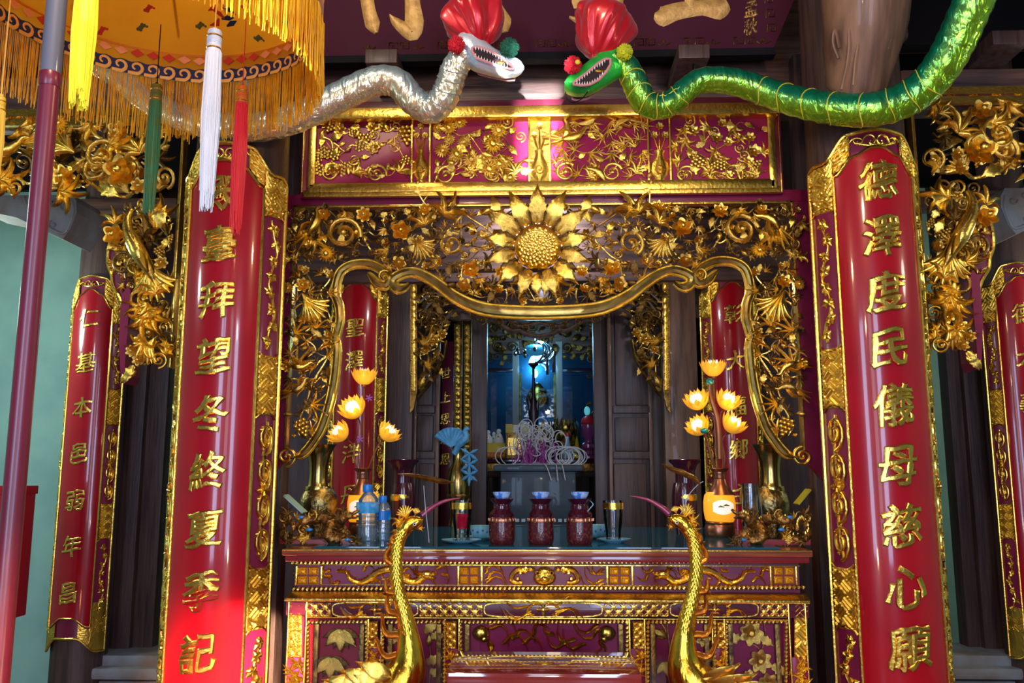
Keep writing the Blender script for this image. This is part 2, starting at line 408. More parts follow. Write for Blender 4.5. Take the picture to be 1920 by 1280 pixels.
def fill(root, poly, mp, n, kinds, seed, dmin, var='ggbd', lift=(0.0, 0.05), branch=True, X0=None, avoid=(), bname='branch', rb=0.0045, tilt=.5, sd=None, unit=1.0):
    """grow foliage inside poly (2-D): pieces spaced at least dmin, joined by twigs. mp(u, v, h) -> world; sizes in the 2-D unit times unit"""
    rnd = random.Random(seed); xs = [p[0] for p in poly]; ys = [p[1] for p in poly]
    pts = []; tries = 0
    tot = sum(k[1] for k in kinds)
    while len(pts) < n and tries < n*60:
        tries += 1
        x = rnd.uniform(min(xs), max(xs)); y = rnd.uniform(min(ys), max(ys))
        if not inpoly(x, y, poly): continue
        if any((x-q[0])**2+(y-q[1])**2 < dmin*dmin for q in pts): continue
        if any((x-q[0])**2+(y-q[1])**2 < q[2]*q[2] for q in avoid): continue
        pts.append((x, y))
    for i, (x, y) in enumerate(pts):
        r = rnd.uniform(0, tot); k = kinds[0]
        for kk in kinds:
            r -= kk[1]
            if r <= 0: k = kk; break
        s = rnd.uniform(k[2], k[3]); a = rnd.uniform(0, 2*pi); h = rnd.uniform(*lift)
        tl = (rnd.uniform(-tilt, tilt), rnd.uniform(-tilt*.7, tilt*.7)); v = rnd.choice(var)
        near = sorted(pts[:i], key=lambda q: (q[0]-x)**2+(q[1]-y)**2)[:1]
        if near and k[0] not in ('flower', 'rose', 'daisy', 'berry'):
            a = math.atan2(y-near[0][1], x-near[0][0])+rnd.uniform(-.7, .7)
        for mir in ((0, 1) if X0 is not None else (0,)):
            p = Vector(mp(x, y, h))
            aa = a
            if mir: p.x = 2*X0-p.x; aa = pi-a
            inst(k[0], v, root, p, aa, s*unit, tl if not mir else (-tl[0], -tl[1]), sd=sd)
        if branch and near:
            q = near[0]; mx = (x+q[0])/2+(y-q[1])*rnd.uniform(-.3, .3); my = (y+q[1])/2-(x-q[0])*rnd.uniform(-.3, .3)
            P3 = catmull([mp(x, y, h*.6), mp(mx, my, lift[0]+.3*(lift[1]-lift[0])), mp(q[0], q[1], .5*lift[0]+.3*lift[1])], 4)
            for mir in ((0, 1) if X0 is not None else (0,)):
                PP = [Vector((2*X0-p.x, p.y, p.z)) for p in P3] if mir else P3
                MB().tube(PP, [rb*lerp(.6, 1, t/(len(PP)-1)) for t in range(len(PP))], 5).build(bname, GOLDD if rnd.random() < .5 else GOLD, root)
    return pts
def vine(mb, x0, x1, mp, z0, z1, w, seed=0, h=0.006, turns=None, flower=True):
    """running scroll in the band between x0 and x1 from z0 up to z1"""
    rnd = random.Random(seed); c = (x0+x1)/2; hw = abs(x1-x0)/2*0.78
    n = turns or max(2, round((z1-z0)/(hw*2.6)))
    seg = (z1-z0)/n
    for i in range(n):
        sgn = 1 if i % 2 else -1; zc = z0+seg*(i+.5)
        pts = []; ws = []
        for k in range(17):
            t = k/16; a = -pi/2*sgn+sgn*t*1.55*2*pi if True else 0
            r = hw*(1-t*0.78)
            pts.append((c+r*math.cos(a)*1.0, zc+sgn*r*math.sin(a)*seg*.5/hw*1.02)); ws.append(w*lerp(1, .7, t))
        mb.ridge(pts, ws, h, mp, False)
        for a, l in ((0.6, .9), (2.2, .8), (4.0, .7)):
            q = (c+hw*.5*math.cos(a), zc+seg*.33*math.sin(a)); e = (q[0]+hw*.55*l*math.cos(a+1.0), q[1]+hw*.6*l*math.sin(a+1.0))
            mb.ridge([q, ((q[0]+e[0])/2, (q[1]+e[1])/2), e], [w*.5, w*1.1, w*.1], [h*.6, h*1.2, h*.3], mp, False)
        mb.ridge([(c-sgn*hw*.2, zc-seg*.5), (c, zc), (c+sgn*hw*.2, zc+seg*.5)], w*.7, h*.7, mp, False)
    if flower:
        zc = (z0+z1)/2
        for k in range(4):
            a = k*pi/2
            mb.ridge([(c+hw*.1*math.cos(a), zc+hw*.1*math.sin(a)), (c+hw*.5*math.cos(a), zc+hw*.5*math.sin(a)), (c+hw*.85*math.cos(a), zc+hw*.85*math.sin(a))], [w*.6, w*1.6, w*.3], [h*1.2, h*1.6, h*.8], mp, False)
def spraybranch(mb, c, hw, mp, z0, z1, w, seed, h=0.006):
    """flowering branch relief climbing from z0 to z1"""
    rnd = random.Random(seed); pts = []; n = 9
    for k in range(n): pts.append((c+hw*.45*math.sin(k*1.7+seed), lerp(z0, z1, k/(n-1))))
    pts = [(p.x, p.y) for p in catmull([(a, b, 0) for a, b in pts], 4)]
    mb.ridge(pts, [w*lerp(1.1, .4, i/len(pts)) for i in range(len(pts))], h, mp, False)
    for k in range(8):
        q = pts[2+k*4]; 
        for j in range(5):
            a = j*2*pi/5+rnd.random()+k; l = hw*rnd.uniform(.5, .85)
            cx, cz = q[0]+hw*.25*math.sin(k*2.1), q[1]
            cx = min(max(cx, c-hw*.35), c+hw*.35)
            mb.ridge([(cx, cz), (cx+l*.55*math.cos(a), cz+l*.55*math.sin(a)), (cx+l*math.cos(a), cz+l*math.sin(a))], [w*.8, w*1.9, w*.3], [h, h*1.5, h*.5], mp, False)
# lattice height patterns, unit cells
def pat_coin(u, v):
    d = 9
    for (a, b) in ((0, 0), (1, 0), (0, 1), (1, 1), (.5, .5)):
        fu, fv = u % 1-a, v % 1-b
        d = min(d, abs(math.hypot(fu, fv)-.46))
    return max(0, 1-(d/.13)**2)
def pat_weave(u, v):
    a, b = (u+v)*.5, (u-v)*.5
    ck = (math.floor(a)+math.floor(b)) % 2
    s = a if ck else b
    return 0.35+0.65*max(0, math.cos(2*pi*3*s))
def pat_flower(u, v):
    fu, fv = u % 1-.5, v % 1-.5
    r = math.hypot(fu, fv); a = math.atan2(fv, fu)
    f = max(0, 1-r/(.36+.1*math.cos(6*a)))
    s = .5+.5*math.cos(2*pi*2.5*(u+v if (math.floor(u)+math.floor(v)) % 2 else u-v))
    return max(f*1.3, .75*s*(r > .3))
def pat_fret(u, v):
    a, b = (u % 1)*2-1, (v % 1)*2-1
    m = max(abs(a), abs(b)); return 1.0 if int(m*5.999) % 2 else 0.16
def lattice(mb, fnmap, u0, u1, v0, v1, cell, pat, h, step, clip=None):
    nu = max(3, int(abs(u1-u0)/step)+1); nv = max(3, int(abs(v1-v0)/step)+1)
    hs = {}
    def g(u, v):
        U, Vv = lerp(u0, u1, u), lerp(v0, v1, v)
        e = min(u, 1-u, v, 1-v)
        hh = pat((U-u0)/cell, (Vv-v0)/cell) if e > 0 else 0
        hs[(u, v)] = hh
        return fnmap(U, Vv, hh*h)
    mb.grid(g, nu, nv, attr=lambda u, v: hs[(u, v)])
GLY = {}
def glyph(ch, bold=0.003, ext=0.012, bev=0.026):
    k = (ch, bold, ext, bev)
    if k in GLY: return GLY[k]
    cu = bpy.data.curves.new('glyph', 'FONT'); cu.body = ch; cu.extrude = ext; cu.bevel_depth = bev; cu.bevel_resolution = 0
    cu.offset = bold; cu.resolution_u = 3
    o = bpy.data.objects.new('glyph', cu); COL.objects.link(o)
    dg = bpy.context.evaluated_depsgraph_get(); dg.update()
    me = bpy.data.meshes.new_from_object(o.evaluated_get(dg))
    bpy.data.objects.remove(o); bm = bmesh.new(); bm.from_mesh(me); bpy.data.meshes.remove(me); bpy.data.curves.remove(cu)
    bmesh.ops.remove_doubles(bm, verts=bm.verts[:], dist=0.0005)
    for i in range(1, 14):
        g = bm.verts[:]+bm.edges[:]+bm.faces[:]
        bmesh.ops.bisect_plane(bm, geom=g, plane_co=(i/14, 0, 0), plane_no=(1, 0, 0))
    bmesh.ops.triangulate(bm, faces=[f for f in bm.faces if len(f.verts) > 4])
    bm.verts.index_update()
    vs = []
    for v in bm.verts:
        x, y, z = v.co.x-.5, v.co.y-.37, v.co.z+ext+bev
        # brush slant: strokes rise to the right and swell slightly towards the lower right
        y2 = y+0.13*x+0.03*math.sin(5*x+3*y); from mathutils import noise as nzz; nv = nzz.noise_vector((v.co.x*5+ord(ch), v.co.y*5, 0)); x2 = x+0.03*math.sin(6*y)-0.03*y+.045*nv.x; y2 += .045*nv.y
        vs.append((x2, y2, z))
    fs = [[v.index for v in f.verts] for f in bm.faces]; bm.free()
    GLY[k] = (vs, fs); return GLY[k]
def put_char(ch, root, c, size, mp, hs=1.0, m=None, name='character', bold=0.003, asp=0.9, ext=.012, bev=.026):
    vs, fs = glyph(ch, bold, ext, bev); mb = MB()
    mb.add([mp(c[0]+v[0]*size*asp, c[1]+v[1]*size, v[2]*size*hs) for v in vs], fs)
    return mb.build(name, m or GOLDB, root, ang=25)
# ------------------------------------------------------------------ glass materials
def pane_mat(name, tint, refl=0.12, rough=0.02, milk=0.0):
    m = bpy.data.materials.new(name); m.use_nodes = True; nt = m.node_tree; nt.nodes.clear()
    out = nt.nodes.new('ShaderNodeOutputMaterial'); mx = nt.nodes.new('ShaderNodeMixShader')
    tr = nt.nodes.new('ShaderNodeBsdfTransparent'); gl = nt.nodes.new('ShaderNodeBsdfGlossy'); fr = nt.nodes.new('ShaderNodeFresnel')
    ad = nt.nodes.new('ShaderNodeMath'); ad.operation = 'ADD'; ad.inputs[1].default_value = refl; ad.use_clamp = True
    tr.inputs['Color'].default_value = (*tint, 1); gl.inputs['Roughness'].default_value = rough; fr.inputs['IOR'].default_value = 1.45
    nt.links.new(fr.outputs[0], ad.inputs[0]); nt.links.new(ad.outputs[0], mx.inputs[0])
    nt.links.new(tr.outputs[0], mx.inputs[1]); nt.links.new(gl.outputs[0], mx.inputs[2]); nt.links.new(mx.outputs[0], out.inputs[0])
    if milk:
        df = nt.nodes.new('ShaderNodeBsdfDiffuse'); df.inputs[0].default_value = (0.55, 0.72, 0.85, 1); m2 = nt.nodes.new('ShaderNodeMixShader'); m2.inputs[0].default_value = milk
        nt.links.new(tr.outputs[0], m2.inputs[1]); nt.links.new(df.outputs[0], m2.inputs[2]); nt.links.new(m2.outputs[0], mx.inputs[1])
    return m
PANE = pane_mat('clear_pane', (0.97, 0.98, 1.0), 0.0)
GLASSREFL = pane_mat('table_glass_painted_glow', (0.10, 0.42, 0.50), 0.0, 0.03)  # teal tint and diffuse paint in the blue shrine glow reflected here
_t = GLASSREFL.node_tree; _df = _t.nodes.new('ShaderNodeBsdfDiffuse'); _df.inputs[0].default_value = (0.012, 0.17, 0.25, 1); _ms = _t.nodes.new('ShaderNodeMixShader'); _ms.inputs[0].default_value = .6
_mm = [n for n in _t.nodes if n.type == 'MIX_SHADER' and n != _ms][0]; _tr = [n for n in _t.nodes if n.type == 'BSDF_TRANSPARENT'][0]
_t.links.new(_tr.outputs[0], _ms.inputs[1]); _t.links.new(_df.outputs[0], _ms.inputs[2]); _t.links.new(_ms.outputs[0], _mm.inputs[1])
CABG = pane_mat('cabinet_glass', (0.75, 0.9, 1.0), 0.04)
# ------------------------------------------------------------------ setting
struct(MB().box(-5, 5, -2.6, 9.2, -0.05, 0).build('floor', TILE, smooth=False))
struct(MB().box(-5, 5, -0.6, 9.2, 4.25, 4.35).build('ceiling', WOODH, smooth=False))
struct(MB().box(-5.1, -5, -0.6, 9.2, 0, 4.3).build('wall_left', MINT, smooth=False))
struct(MB().box(5, 5.1, -0.6, 9.2, 0, 4.3).build('wall_right', MINT, smooth=False))
struct(MB().box(-5, -1.55, 6.5, 6.6, 0, 4.25).build('wall_back_left', MINT, smooth=False))
struct(MB().box(1.6, 5, 6.5, 6.6, 0, 4.25).build('wall_back_right', MINT, smooth=False))
struct(MB().box(-5, 5, 9.1, 9.2, 0, 4.25).build('wall_back', DMAROON, smooth=False))
COLX = {'ml': (-1.2745, 3.5, .19), 'mr': (1.345, 3.5, .195), 'il': (-1.137, 5.37, .155), 'ir': (1.197, 5.37, .155), 'sl': (-2.82, 5.37, .16), 'sr': (2.936, 5.37, .16)}
for k, (x, y, r) in COLX.items():
    c = MB().lathe([(r*1.5, 0), (r*1.55, .08), (r*1.35, .16), (r*1.38, .2), (r*1.05, .26)], (x, y, 0), 28)
    shaft = MB().lathe([(r, .26), (r*1.02, 1.5), (r, 4.25)], (x, y, 0), 28)
    o = struct(shaft.build('column', WOOD, loc=(x, y, 0)))
    c.build('column_base', WOODG, o)
def board(name, px0, py0, px1, py1, Y, d, m, c=0.004, parent=None):
    return MB().boxp(px0, py0, px1, py1, Y, d, c).build(name, m, parent)
struct(board('door_post_left', 487, 100, 529, 1600, 3.78, .12, WOOD))
struct(board('door_post_right', 1527, 100, 1566, 1600, 3.78, .12, WOOD))
# boards beside the rear columns
struct(board('trim_1', 722, 330, 772, 1300, 5.45, .1, WOOD)); struct(board('trim_2', 1247, 330, 1312, 1300, 5.45, .1, WOODB))
struct(board('trim_3', 262, 330, 312, 1215, 5.6, .12, WOOD)); struct(board('trim_4', 205, 330, 264, 1400, 5.55, .12, WOOD))
struct(board('trim_5', 1782, 330, 1822, 1215, 5.6, .12, WOOD)); struct(board('trim_6', 1820, 330, 1880, 1400, 5.55, .12, WOOD))
# stepped plinth sills under the rear posts
for (a, b) in ((132, 322), (1752, 1990)):
    sill = board('sill_beam', a+6, 1228, b, 1252, 5.35, .4, WOODG, .01); struct(sill)
    board('moulding', a-2, 1252, b, 1276, 5.28, .4, WOODG, .02, sill); board('moulding', a+10, 1276, b, 1420, 5.33, .4, WOODG, .01, sill)
# beams
def hbeam(name, px0, py0, px1, py1, Y, d, m=None):
    return struct(board(name, px0, py0, px1, py1, Y, d, m or WOODH, .015))
hbeam('tie_beam', 480, 112, 1560, 196, 3.86, .2)
hbeam('upper_beam', 300, -160, 1700, 70, 3.95, .2)
hbeam('side_beam', 1690, 130, 2300, 180, 3.72, .22); hbeam('side_beam', -300, 150, 400, 215, 3.72, .22)
hbeam('side_rail', 1690, -10, 2300, 75, 4.3, .1, BLACK)
for i, (a, b) in enumerate(((384, 428), (430, 500), (502, 524))):
    hbeam('lintel_board', 500, a, 1540, b, 4.42-.02*(i % 2), .06)
hbeam('inner_lintel', 560, 330, 1460, 520, 5.5, .08)
hbeam('rear_beam', -300, 376, 330, 400, 5.2, .12); hbeam('rear_beam', 1690, 357, 2300, 386, 5.2, .12)
# carved grey beam noses at both sides, thick blocks seen at an angle
def beam_nose(pts, name, label, Y):
    r = thing(name, label, 'beam end', W(sum(p[0] for p in pts)/len(pts), sum(p[1] for p in pts)/len(pts), Y), kind='structure')
    mp = lambda u, v, h: W(u, v, Y)-V(0, h, 0)
    MB().slab(pts, mp, .9).build('block', WOODG, r, False); f = lambda u, v, h: W(u, v, Y-.9)-V(0, h, 0)
    return r, mp
def nose(mir):
    # profile in metres: X from the post outwards, hanging below the rear beam; the end face looks at the hall
    s = -1 if mir else 1
    base = W(100, 400, 4.6) if not mir else W(1925, 388, 4.6)
    r = thing('carved_beam_end', ('weathered grey carved beam end behind maroon pole, above left side couplet' if not mir else 'weathered grey carved beam end beside gilded bracket, cut by right picture edge'), 'beam', base, kind='structure')
    def mp(u, v, h): return Vector((base.x+s*u*4.6/F, 4.6-h, base.z+v*4.6/F))
    out = [(-90, 5), (92, 5), (100, -8), (102, -30), (92, -62), (80, -80), (40, -62), (-10, -38), (-90, -20)]
    MB().slab(out, mp, .28).build('block', WOODG, r, False)
    mp2 = lambda u, v, h: mp(u, v, h+.28)
    edge = [(0, 3), (4, -10), (16, -32), (42, -52), (80, -70), (92, -50), (96, -28), (92, -8)]
    MB().ridge([(p.x, p.y) for p in catmull([(a, b, 0) for a, b in edge], 4)], 3.2, .012, mp2).build('moulding', WOODG, r)
    for c, sc, a0 in (((22, -14), 9, 0), ((34, -32), 8, 1), ((60, -52), 8, 2), ((80, -18), 8, 3), ((58, -8), 7, 4)):
        pts = [(c[0]+sc*(1-.7*t/10)*math.cos(a0+t*.6), c[1]+sc*(1-.7*t/10)*math.sin(a0+t*.6)) for t in range(11)]
        MB().ridge(pts, 1.6, .012, mp2).build('scroll', WOODG, r)
nose(False); nose(True)
# big rounded rafter end above the right column
rf = thing('rafter_end', 'big rounded brown rafter end above the right red column', 'beam', W(1605, 172, 3.15), kind='structure')
pth = [W(1602, 176, 3.16), W(1604, 168, 3.15), W(1608, 140, 3.13), W(1614, 95, 3.10), W(1622, 40, 3.06), W(1624, -30, 3.02), W(1626, -140, 2.98)]
MB().tube(catmull(pth, 4), [interp([0, 4, 8, 12, 16, 20, 24], [44*.00195, 56*.00195, 62*.00195, 72*.00195, 80*.00195, 84*.00195, 86*.00195], i) for i in range(25)], 26, flat=.9).build('shaft', WOODB, rf)
for a in (((1578, 168), (1590, 110), (1592, 60), (1588, 0), (1592, -40)), ((1600, 160), (1606, 100), (1620, 40), (1640, -20)), ((1572, 110), (1562, 80), (1566, 55), (1574, 90))):
    MB().tube(catmull([W(x, y, 3.13-.104-.00042*(168-y)+.0000075*(x-1612)**2) for x, y in a], 5), .006, 6).build('carved_line', WOODB, rf)
# ------------------------------------------------------------------ couplets: curved lacquered boards on the columns
def couplet(label, X, Y, R, pyt, pyb, apx, chars, csz, bands, hidden_bottom=True, seed=1, group=None, drop=65):
    Yf = Y-R
    ztop = W(apx, pyt, Yf).z; zbot = W(apx, pyb, Yf).z; px = Yf/F
    r = thing('couplet_board', label, 'couplet', (X, Y, zbot))
    TH = math.radians(75); ti = math.radians(43)
    def cyl(th, z, h): return Vector((X+(R+h)*math.sin(th), Y-(R+h)*math.cos(th), z))
    ms = lambda s, z, h: cyl(s/R, z, h)           # arc length, height
    dr = drop*px; bw = dr*.62
    def ogee(t):   # t 0 centre .. 1 edge: fall of the top edge
        return dr*(0.10*sstep(0, .42, t)+0.72*sstep(.36, .72, t)+0.18*sstep(.86, 1, t)**2)
    zt = lambda th: ztop-ogee(abs(th)/TH)
    zb = (lambda th: zbot) if hidden_bottom else (lambda th: zbot+dr*.55*(1-sstep(.25, .75, abs(th)/TH)))
    n = 40
    MB().grid(lambda u, v: cyl(lerp(-TH, TH, u), lerp(zb(lerp(-TH, TH, u)), zt(lerp(-TH, TH, u)), v), -.001), n, 14).build('backing', MAROON, r)
    # rim
    e = [(th, zt(th)) for th in [lerp(-TH, TH, i/36) for i in range(37)]]
    loop = [cyl(-TH, zb(-TH), .004)]+[cyl(-TH, lerp(zb(-TH), zt(-TH), k/12), .004) for k in range(1, 12)]+[cyl(a, b, .004) for a, b in e]+[cyl(TH, lerp(zt(TH), zb(TH), k/12), .004) for k in range(1, 13)]
    if not hidden_bottom: loop += [cyl(lerp(TH, -TH, i/30), zb(lerp(TH, -TH, i/30)), .004) for i in range(31)]
    MB().tube(loop, .0085*R/.21, 8).build('rim', GOLDB, r)
    # red field
    fdrop = 78*px*drop/65; sh = bw*1.05
    ft = lambda th: ztop-fdrop*.47-sh*(.35*sstep(.1, .5, abs(th)/ti)+.85*sstep(.5, .98, abs(th)/ti))
    fb = (lambda th: zbot) if hidden_bottom else (lambda th: zbot+dr*.95+(dr*.35*(1-sstep(.2, .9, abs(th)/ti))))
    MB().grid(lambda u, v: cyl(lerp(-ti, ti, u), lerp(fb(lerp(-ti, ti, u)), ft(lerp(-ti, ti, u)), v), .006), 34, 16).build('field', RED, r)
    lp = [cyl(-ti, lerp(fb(-ti), ft(-ti), k/12), .008) for k in range(12)]+[cyl(lerp(-ti, ti, i/24), ft(lerp(-ti, ti, i/24)), .008) for i in range(25)]+[cyl(ti, lerp(ft(ti), fb(ti), k/12), .008) for k in range(1, 13)]
    if not hidden_bottom: lp += [cyl(lerp(ti, -ti, i/24), fb(lerp(ti, -ti, i/24)), .008) for i in range(25)]
    MB().tube(lp, .006*R/.21, 6).build('inner_rim', GOLDB, r)
    # crest cartouche with cloud scrolls, lattice shoulders
    hc = fdrop*.28
    ct = lambda th: zt(th)-.012*R/.21
    cbm = lambda th: ft(th)+.014*R/.21
    tc = math.radians(27)
    for sg in (-1, 1):
        mb = MB()
        def g(u, v, sg=sg):
            th = sg*lerp(tc, TH*.985, u); lo = max(ft(th), ft(ti)) if abs(th) <= ti else zt(TH*.97)-bw*1.05
            lo = cbm(th) if abs(th) <= ti else ft(ti)-bw*.9
            return cyl(th, lerp(lo, ct(th), v), .004+.009*abs(pat_weave(u*5, v*4)))
        mb.grid(g, 40, 26, attr=lambda u, v: pat_weave(u*5, v*4)+.05); mb.build('lattice_shoulder', GILTRED, r)
        mb = MB(); k = R/.21
        zc = (zt(0)+ft(0))/2-hc*.08
        for d, hh in ((.02, .05), (.065, .03)):
            mb.ridge([(sg*d*k+sg*.03*k*(1-t/12)*math.cos(t*.55), zc-.006*k+.030*k*hh/.05*(1-t/14)*math.sin(t*.55)) for t in range(13)], .005*k, .007, lambda s, z, h: cyl(s/R, z, h+.001))
        mb.ridge([(0, zc-.02*k), (sg*.03*k, zc-.022*k), (sg*.075*k, zc-.01*k), (sg*.085*k, zc+.01*k)], [.006*k, .008*k, .006*k, .002], .006, lambda s, z, h: cyl(s/R, z, h+.001))
        mb.build('crest_scroll', GOLDB, r)
        MB().tube([cyl(sg*tc, lerp(cbm(tc), ct(tc), q/6), .006)+V(0, 0, 0) for q in range(7)], .005*k, 6).build('crest_rim', GOLDB, r)
        if not hidden_bottom:
            mb = MB()
            def g2(u, v, sg=sg):
                th = sg*lerp(math.radians(22), TH*.985, u); hi = fb(th)-.01 if abs(th) <= ti else fb(ti)+dr*.9
                return cyl(th, lerp(zb(th)+.008, hi, v), .004+.004*pat_weave(u*6, v*4))
            mb.grid(g2, 36, 20, attr=lambda u, v: pat_weave(u*6, v*4)+.2); mb.build('lattice_shoulder', GILTRED, r)
    # side bands: lattice panels and carved cartouches in turn
    for sg in (-1, 1):
        s0, s1 = sg*R*(ti+.045), sg*R*(TH-.05)
        for i, (kind, a, b) in enumerate(bands):
            za, zb_ = W(apx, b, Yf).z, W(apx, a, Yf).z
            if kind == 'L':
                mb = MB(); lattice(mb, ms, min(s0, s1), max(s0, s1), za, zb_, .030*R/.21, pat_flower if i % 2 else pat_weave, .011, .0042*R/.21)
                mb.build('lattice_band', GILTRED, r)
            else:
                mb = MB(); c = (s0+s1)/2; w = abs(s1-s0)*.085
                if kind == 'V': vine(mb, s0, s1, ms, za+.012, zb_-.012, w, seed+i, .010, 4)
                else: spraybranch(mb, c, abs(s1-s0)/2*.85, ms, za+.012, zb_-.012, w*.8, seed+i, .008)
                mb.build('carved_scroll', GOLDB, r)
                ln = [(lerp(s0, s1, t), q+d*.5*abs(s1-s0)*(math.sin(pi*t)**.7)*.5) for q, d in ((za, -1), (zb_, 1)) for t in [k/8 for k in range(9)]]
                for seg in (ln[:9], ln[9:]): MB().tube([ms(p[0], p[1], .004) for p in seg], .0045*R/.21, 5).build('crossbar', GOLDB, r)
    mc = lambda s, z, h: cyl(s/R, z, h+.006)
    for ch, py in chars:
        put_char(ch, r, (0, W(apx, py, Yf).z), csz*px, mc, .8, asp=.95, bev=.026 if csz > 50 else .012)
    return r
BB = [('L', 322, 395), ('B', 397, 655), ('L', 660, 775), ('V', 782, 1062), ('L', 1070, 1190), ('B', 1196, 1420)]
couplet('tall red couplet board on the left column, partly behind white and red tassels', -1.2745, 3.5, .215, 268, 1500, 415,
        list(zip('殿臺拜望冬終夏季記', (362, 458, 562, 668, 776, 884, 992, 1108, 1226))), 72, BB, True, 3, 'red couplet boards with gilt characters')
BB2 = [('L', 300, 385), ('B', 388, 640), ('L', 645, 762), ('V', 768, 1062), ('L', 1070, 1190), ('B', 1196, 1420)]
couplet('tall red couplet board on the right column, below the green serpent', 1.345, 3.5, .22, 243, 1500, 1640,
        list(zip('德澤度民儀母慈心願', (340, 442, 548, 652, 760, 872, 986, 1100, 1214))), 78, BB2, True, 9, 'red couplet boards with gilt characters')
S1 = [('L', 572, 600), ('B', 602, 722), ('L', 728, 795), ('V', 800, 942), ('L', 945, 1012), ('B', 1016, 1158), ('L', 1160, 1190)]
couplet('short maroon couplet board on the rear column by the left mint wall', -2.82, 5.37, .178, 517, 1226, 160,
        list(zip('仁基本邑弱年昌', (596, 680, 764, 850, 938, 1024, 1112))), 40, S1, False, 5, 'red couplet boards with gilt characters', 48)
couplet('short maroon couplet board on the rear right column, cut by the picture edge', 2.936, 5.37, .178, 492, 1240, 1895,
        list(zip('德大義光和年昌', (588, 668, 752, 850, 938, 1024, 1112))), 40, S1, False, 6, 'red couplet boards with gilt characters', 48)
S2 = [('L', 548, 592), ('B', 594, 700), ('L', 706, 770), ('V', 776, 900), ('L', 905, 960), ('B', 962, 1100)]
couplet('dark red couplet board behind the left lotus lamp', -1.137, 5.37, .178, 505, 1200, 668, list(zip('聖澤化泮丹', (614, 676, 762, 850, 926))), 38, S2, True, 7, 'red couplet boards with gilt characters', 45)
couplet('dark red couplet board behind the right lotus lamp', 1.197, 5.37, .178, 505, 1200, 1372, list(zip('彰大福鄉主', (588, 676, 762, 842, 926))), 38, S2, True, 8, 'red couplet boards with gilt characters', 45)
# ------------------------------------------------------------------ name board above
pq = thing('name_board', 'huge dark maroon name board with gilt characters hanging above the serpents', 'board', W(1010, 100, 3.64))
z0 = W(1010, 92, 3.6).z; pxu = 3.5/F
def mq(u, v, h): return Vector(((u-1010)*pxu, 3.64-.25*((92-v)*pxu)-h, z0+(92-v)*pxu))
bt = [(470, 92), (1497, 88), (1540, -10), (1548, -260), (440, -260)]
MB().slab(bt, lambda u, v, h: mq(u, v, h-.04), .04).build('panel', PLAQUE, pq, False)
mb = MB(); mb.slab([(462, 106), (1502, 102), (1500, 88), (466, 92)], lambda u, v, h: mq(u, v, h-.05), .055); mb.build('bottom_rail', BLACK, pq, False)
for i in range(17):      # key-fret and knot border
    cx = 660+i*51
    if i % 2:
        for o in (0, 23): MB().tube([mq(cx+o+a, 74+b, .002) for a, b in ((-9, 7), (-9, -7), (9, -7), (9, 5), (-3, 5), (-3, -1), (3, -1))], .0028, 4).build('key_fret', GOLDD, pq)
    else:
        MB().tube(catmull([mq(cx-14+a, 75+b, .002) for a, b in ((0, 0), (8, 4), (13, -5), (18, 4), (28, 0))], 3), .0028, 4).build('border_knot', GOLDD, pq)
for i in range(3):
    MB().tube([mq(1492-3*i+a, 50-28*i+b, .002) for a, b in ((-8, 8), (-8, -8), (8, -8), (8, 6), (-2, 6), (-2, -2))], .003, 4).build('key_fret', GOLDD, pq)
PGOLD = mat('plaque_gilt', (0.62, 0.36, 0.10), 0.35, 0.5, col2=(0.45, 0.24, 0.06), nscale=30, bump=0.3, bscale=60)
STK = [  # brush strokes of the big characters, only their feet are in view
 [[(655, -40), (660, 0), (668, 30), (675, 48)], [14, 14, 16, 4]], [[(752, -60), (752, -10), (755, 25), (752, 48), (735, 40), (715, 25), (704, 12)], [15, 16, 20, 16, 14, 9, 2]],
 [[(640, -60), (700, -58), (755, -62)], [12, 10, 14]],
 [[(905, -60), (925, 0), (940, 30), (944, 50)], [8, 14, 18, 6]], [[(860, -50), (845, 0), (832, 20)], [10, 9, 2]],
 [[(1135, -80), (1137, -20), (1135, 20), (1120, 36), (1098, 30), (1077, 22)], [13, 13, 14, 12, 8, 2]], [[(1092, -50), (1098, -10), (1102, 6), (1098, 14)], [10, 16, 14, 4]], [[(1182, -60), (1176, 10), (1168, 40)], [12, 10, 3]],
 [[(1252, 22), (1268, 24), (1300, 14), (1350, 8), (1385, 10), (1402, 2)], [6, 20, 17, 15, 22, 12]], [[(1325, -90), (1327, -20), (1326, 8)], [14, 13, 12]], [[(1270, -60), (1330, -66), (1380, -60)], [10, 9, 12]]]
for p, w in STK:
    q = [(a.x, a.y) for a in catmull([(x, y, 0) for x, y in p], 4)]
    ww = [interp([k*4 for k in range(len(w))], w, i) for i in range(len(q))]
    mb = MB()
    for k in range(len(q)):      # flat gilt strokes with a narrow raised edge
        pass
    mb.ridge(q, ww, .009, mq); mb.build('brush_stroke', PGOLD, pq)
for ch, y in (('孟', 12), ('秋', 46)): put_char(ch, pq, (1450, y), 32, lambda u, v, h: mq(u, 2*(12 if ch == '孟' else 46)-v, h*pxu*.4), .5, GOLDD, bold=0, asp=.9)
for i, (x0, y0, x1, y1) in enumerate(((692, 92, 750, 122), (1266, 80, 1324, 110), (1842, 74, 1912, 104))):
    a = W(x0, y0, 3.58); b = W(x1, y1, 3.58)
    zt0 = W(1010, 106, 3.6).z-.004 if i < 2 else a.z
    o = MB().box(a.x, b.x, 3.50, 3.86, zt0-.065, zt0, .006).build('support_peg', WOOD, loc=(a.x, 3.6, zt0-.065))
    tag(o, ('wooden peg below the name board, above the silver serpent', 'wooden peg below the name board, right of the green serpent hat', 'wooden peg on the right side beam above the green tail')[i], 'peg', 'pegs on the beams')
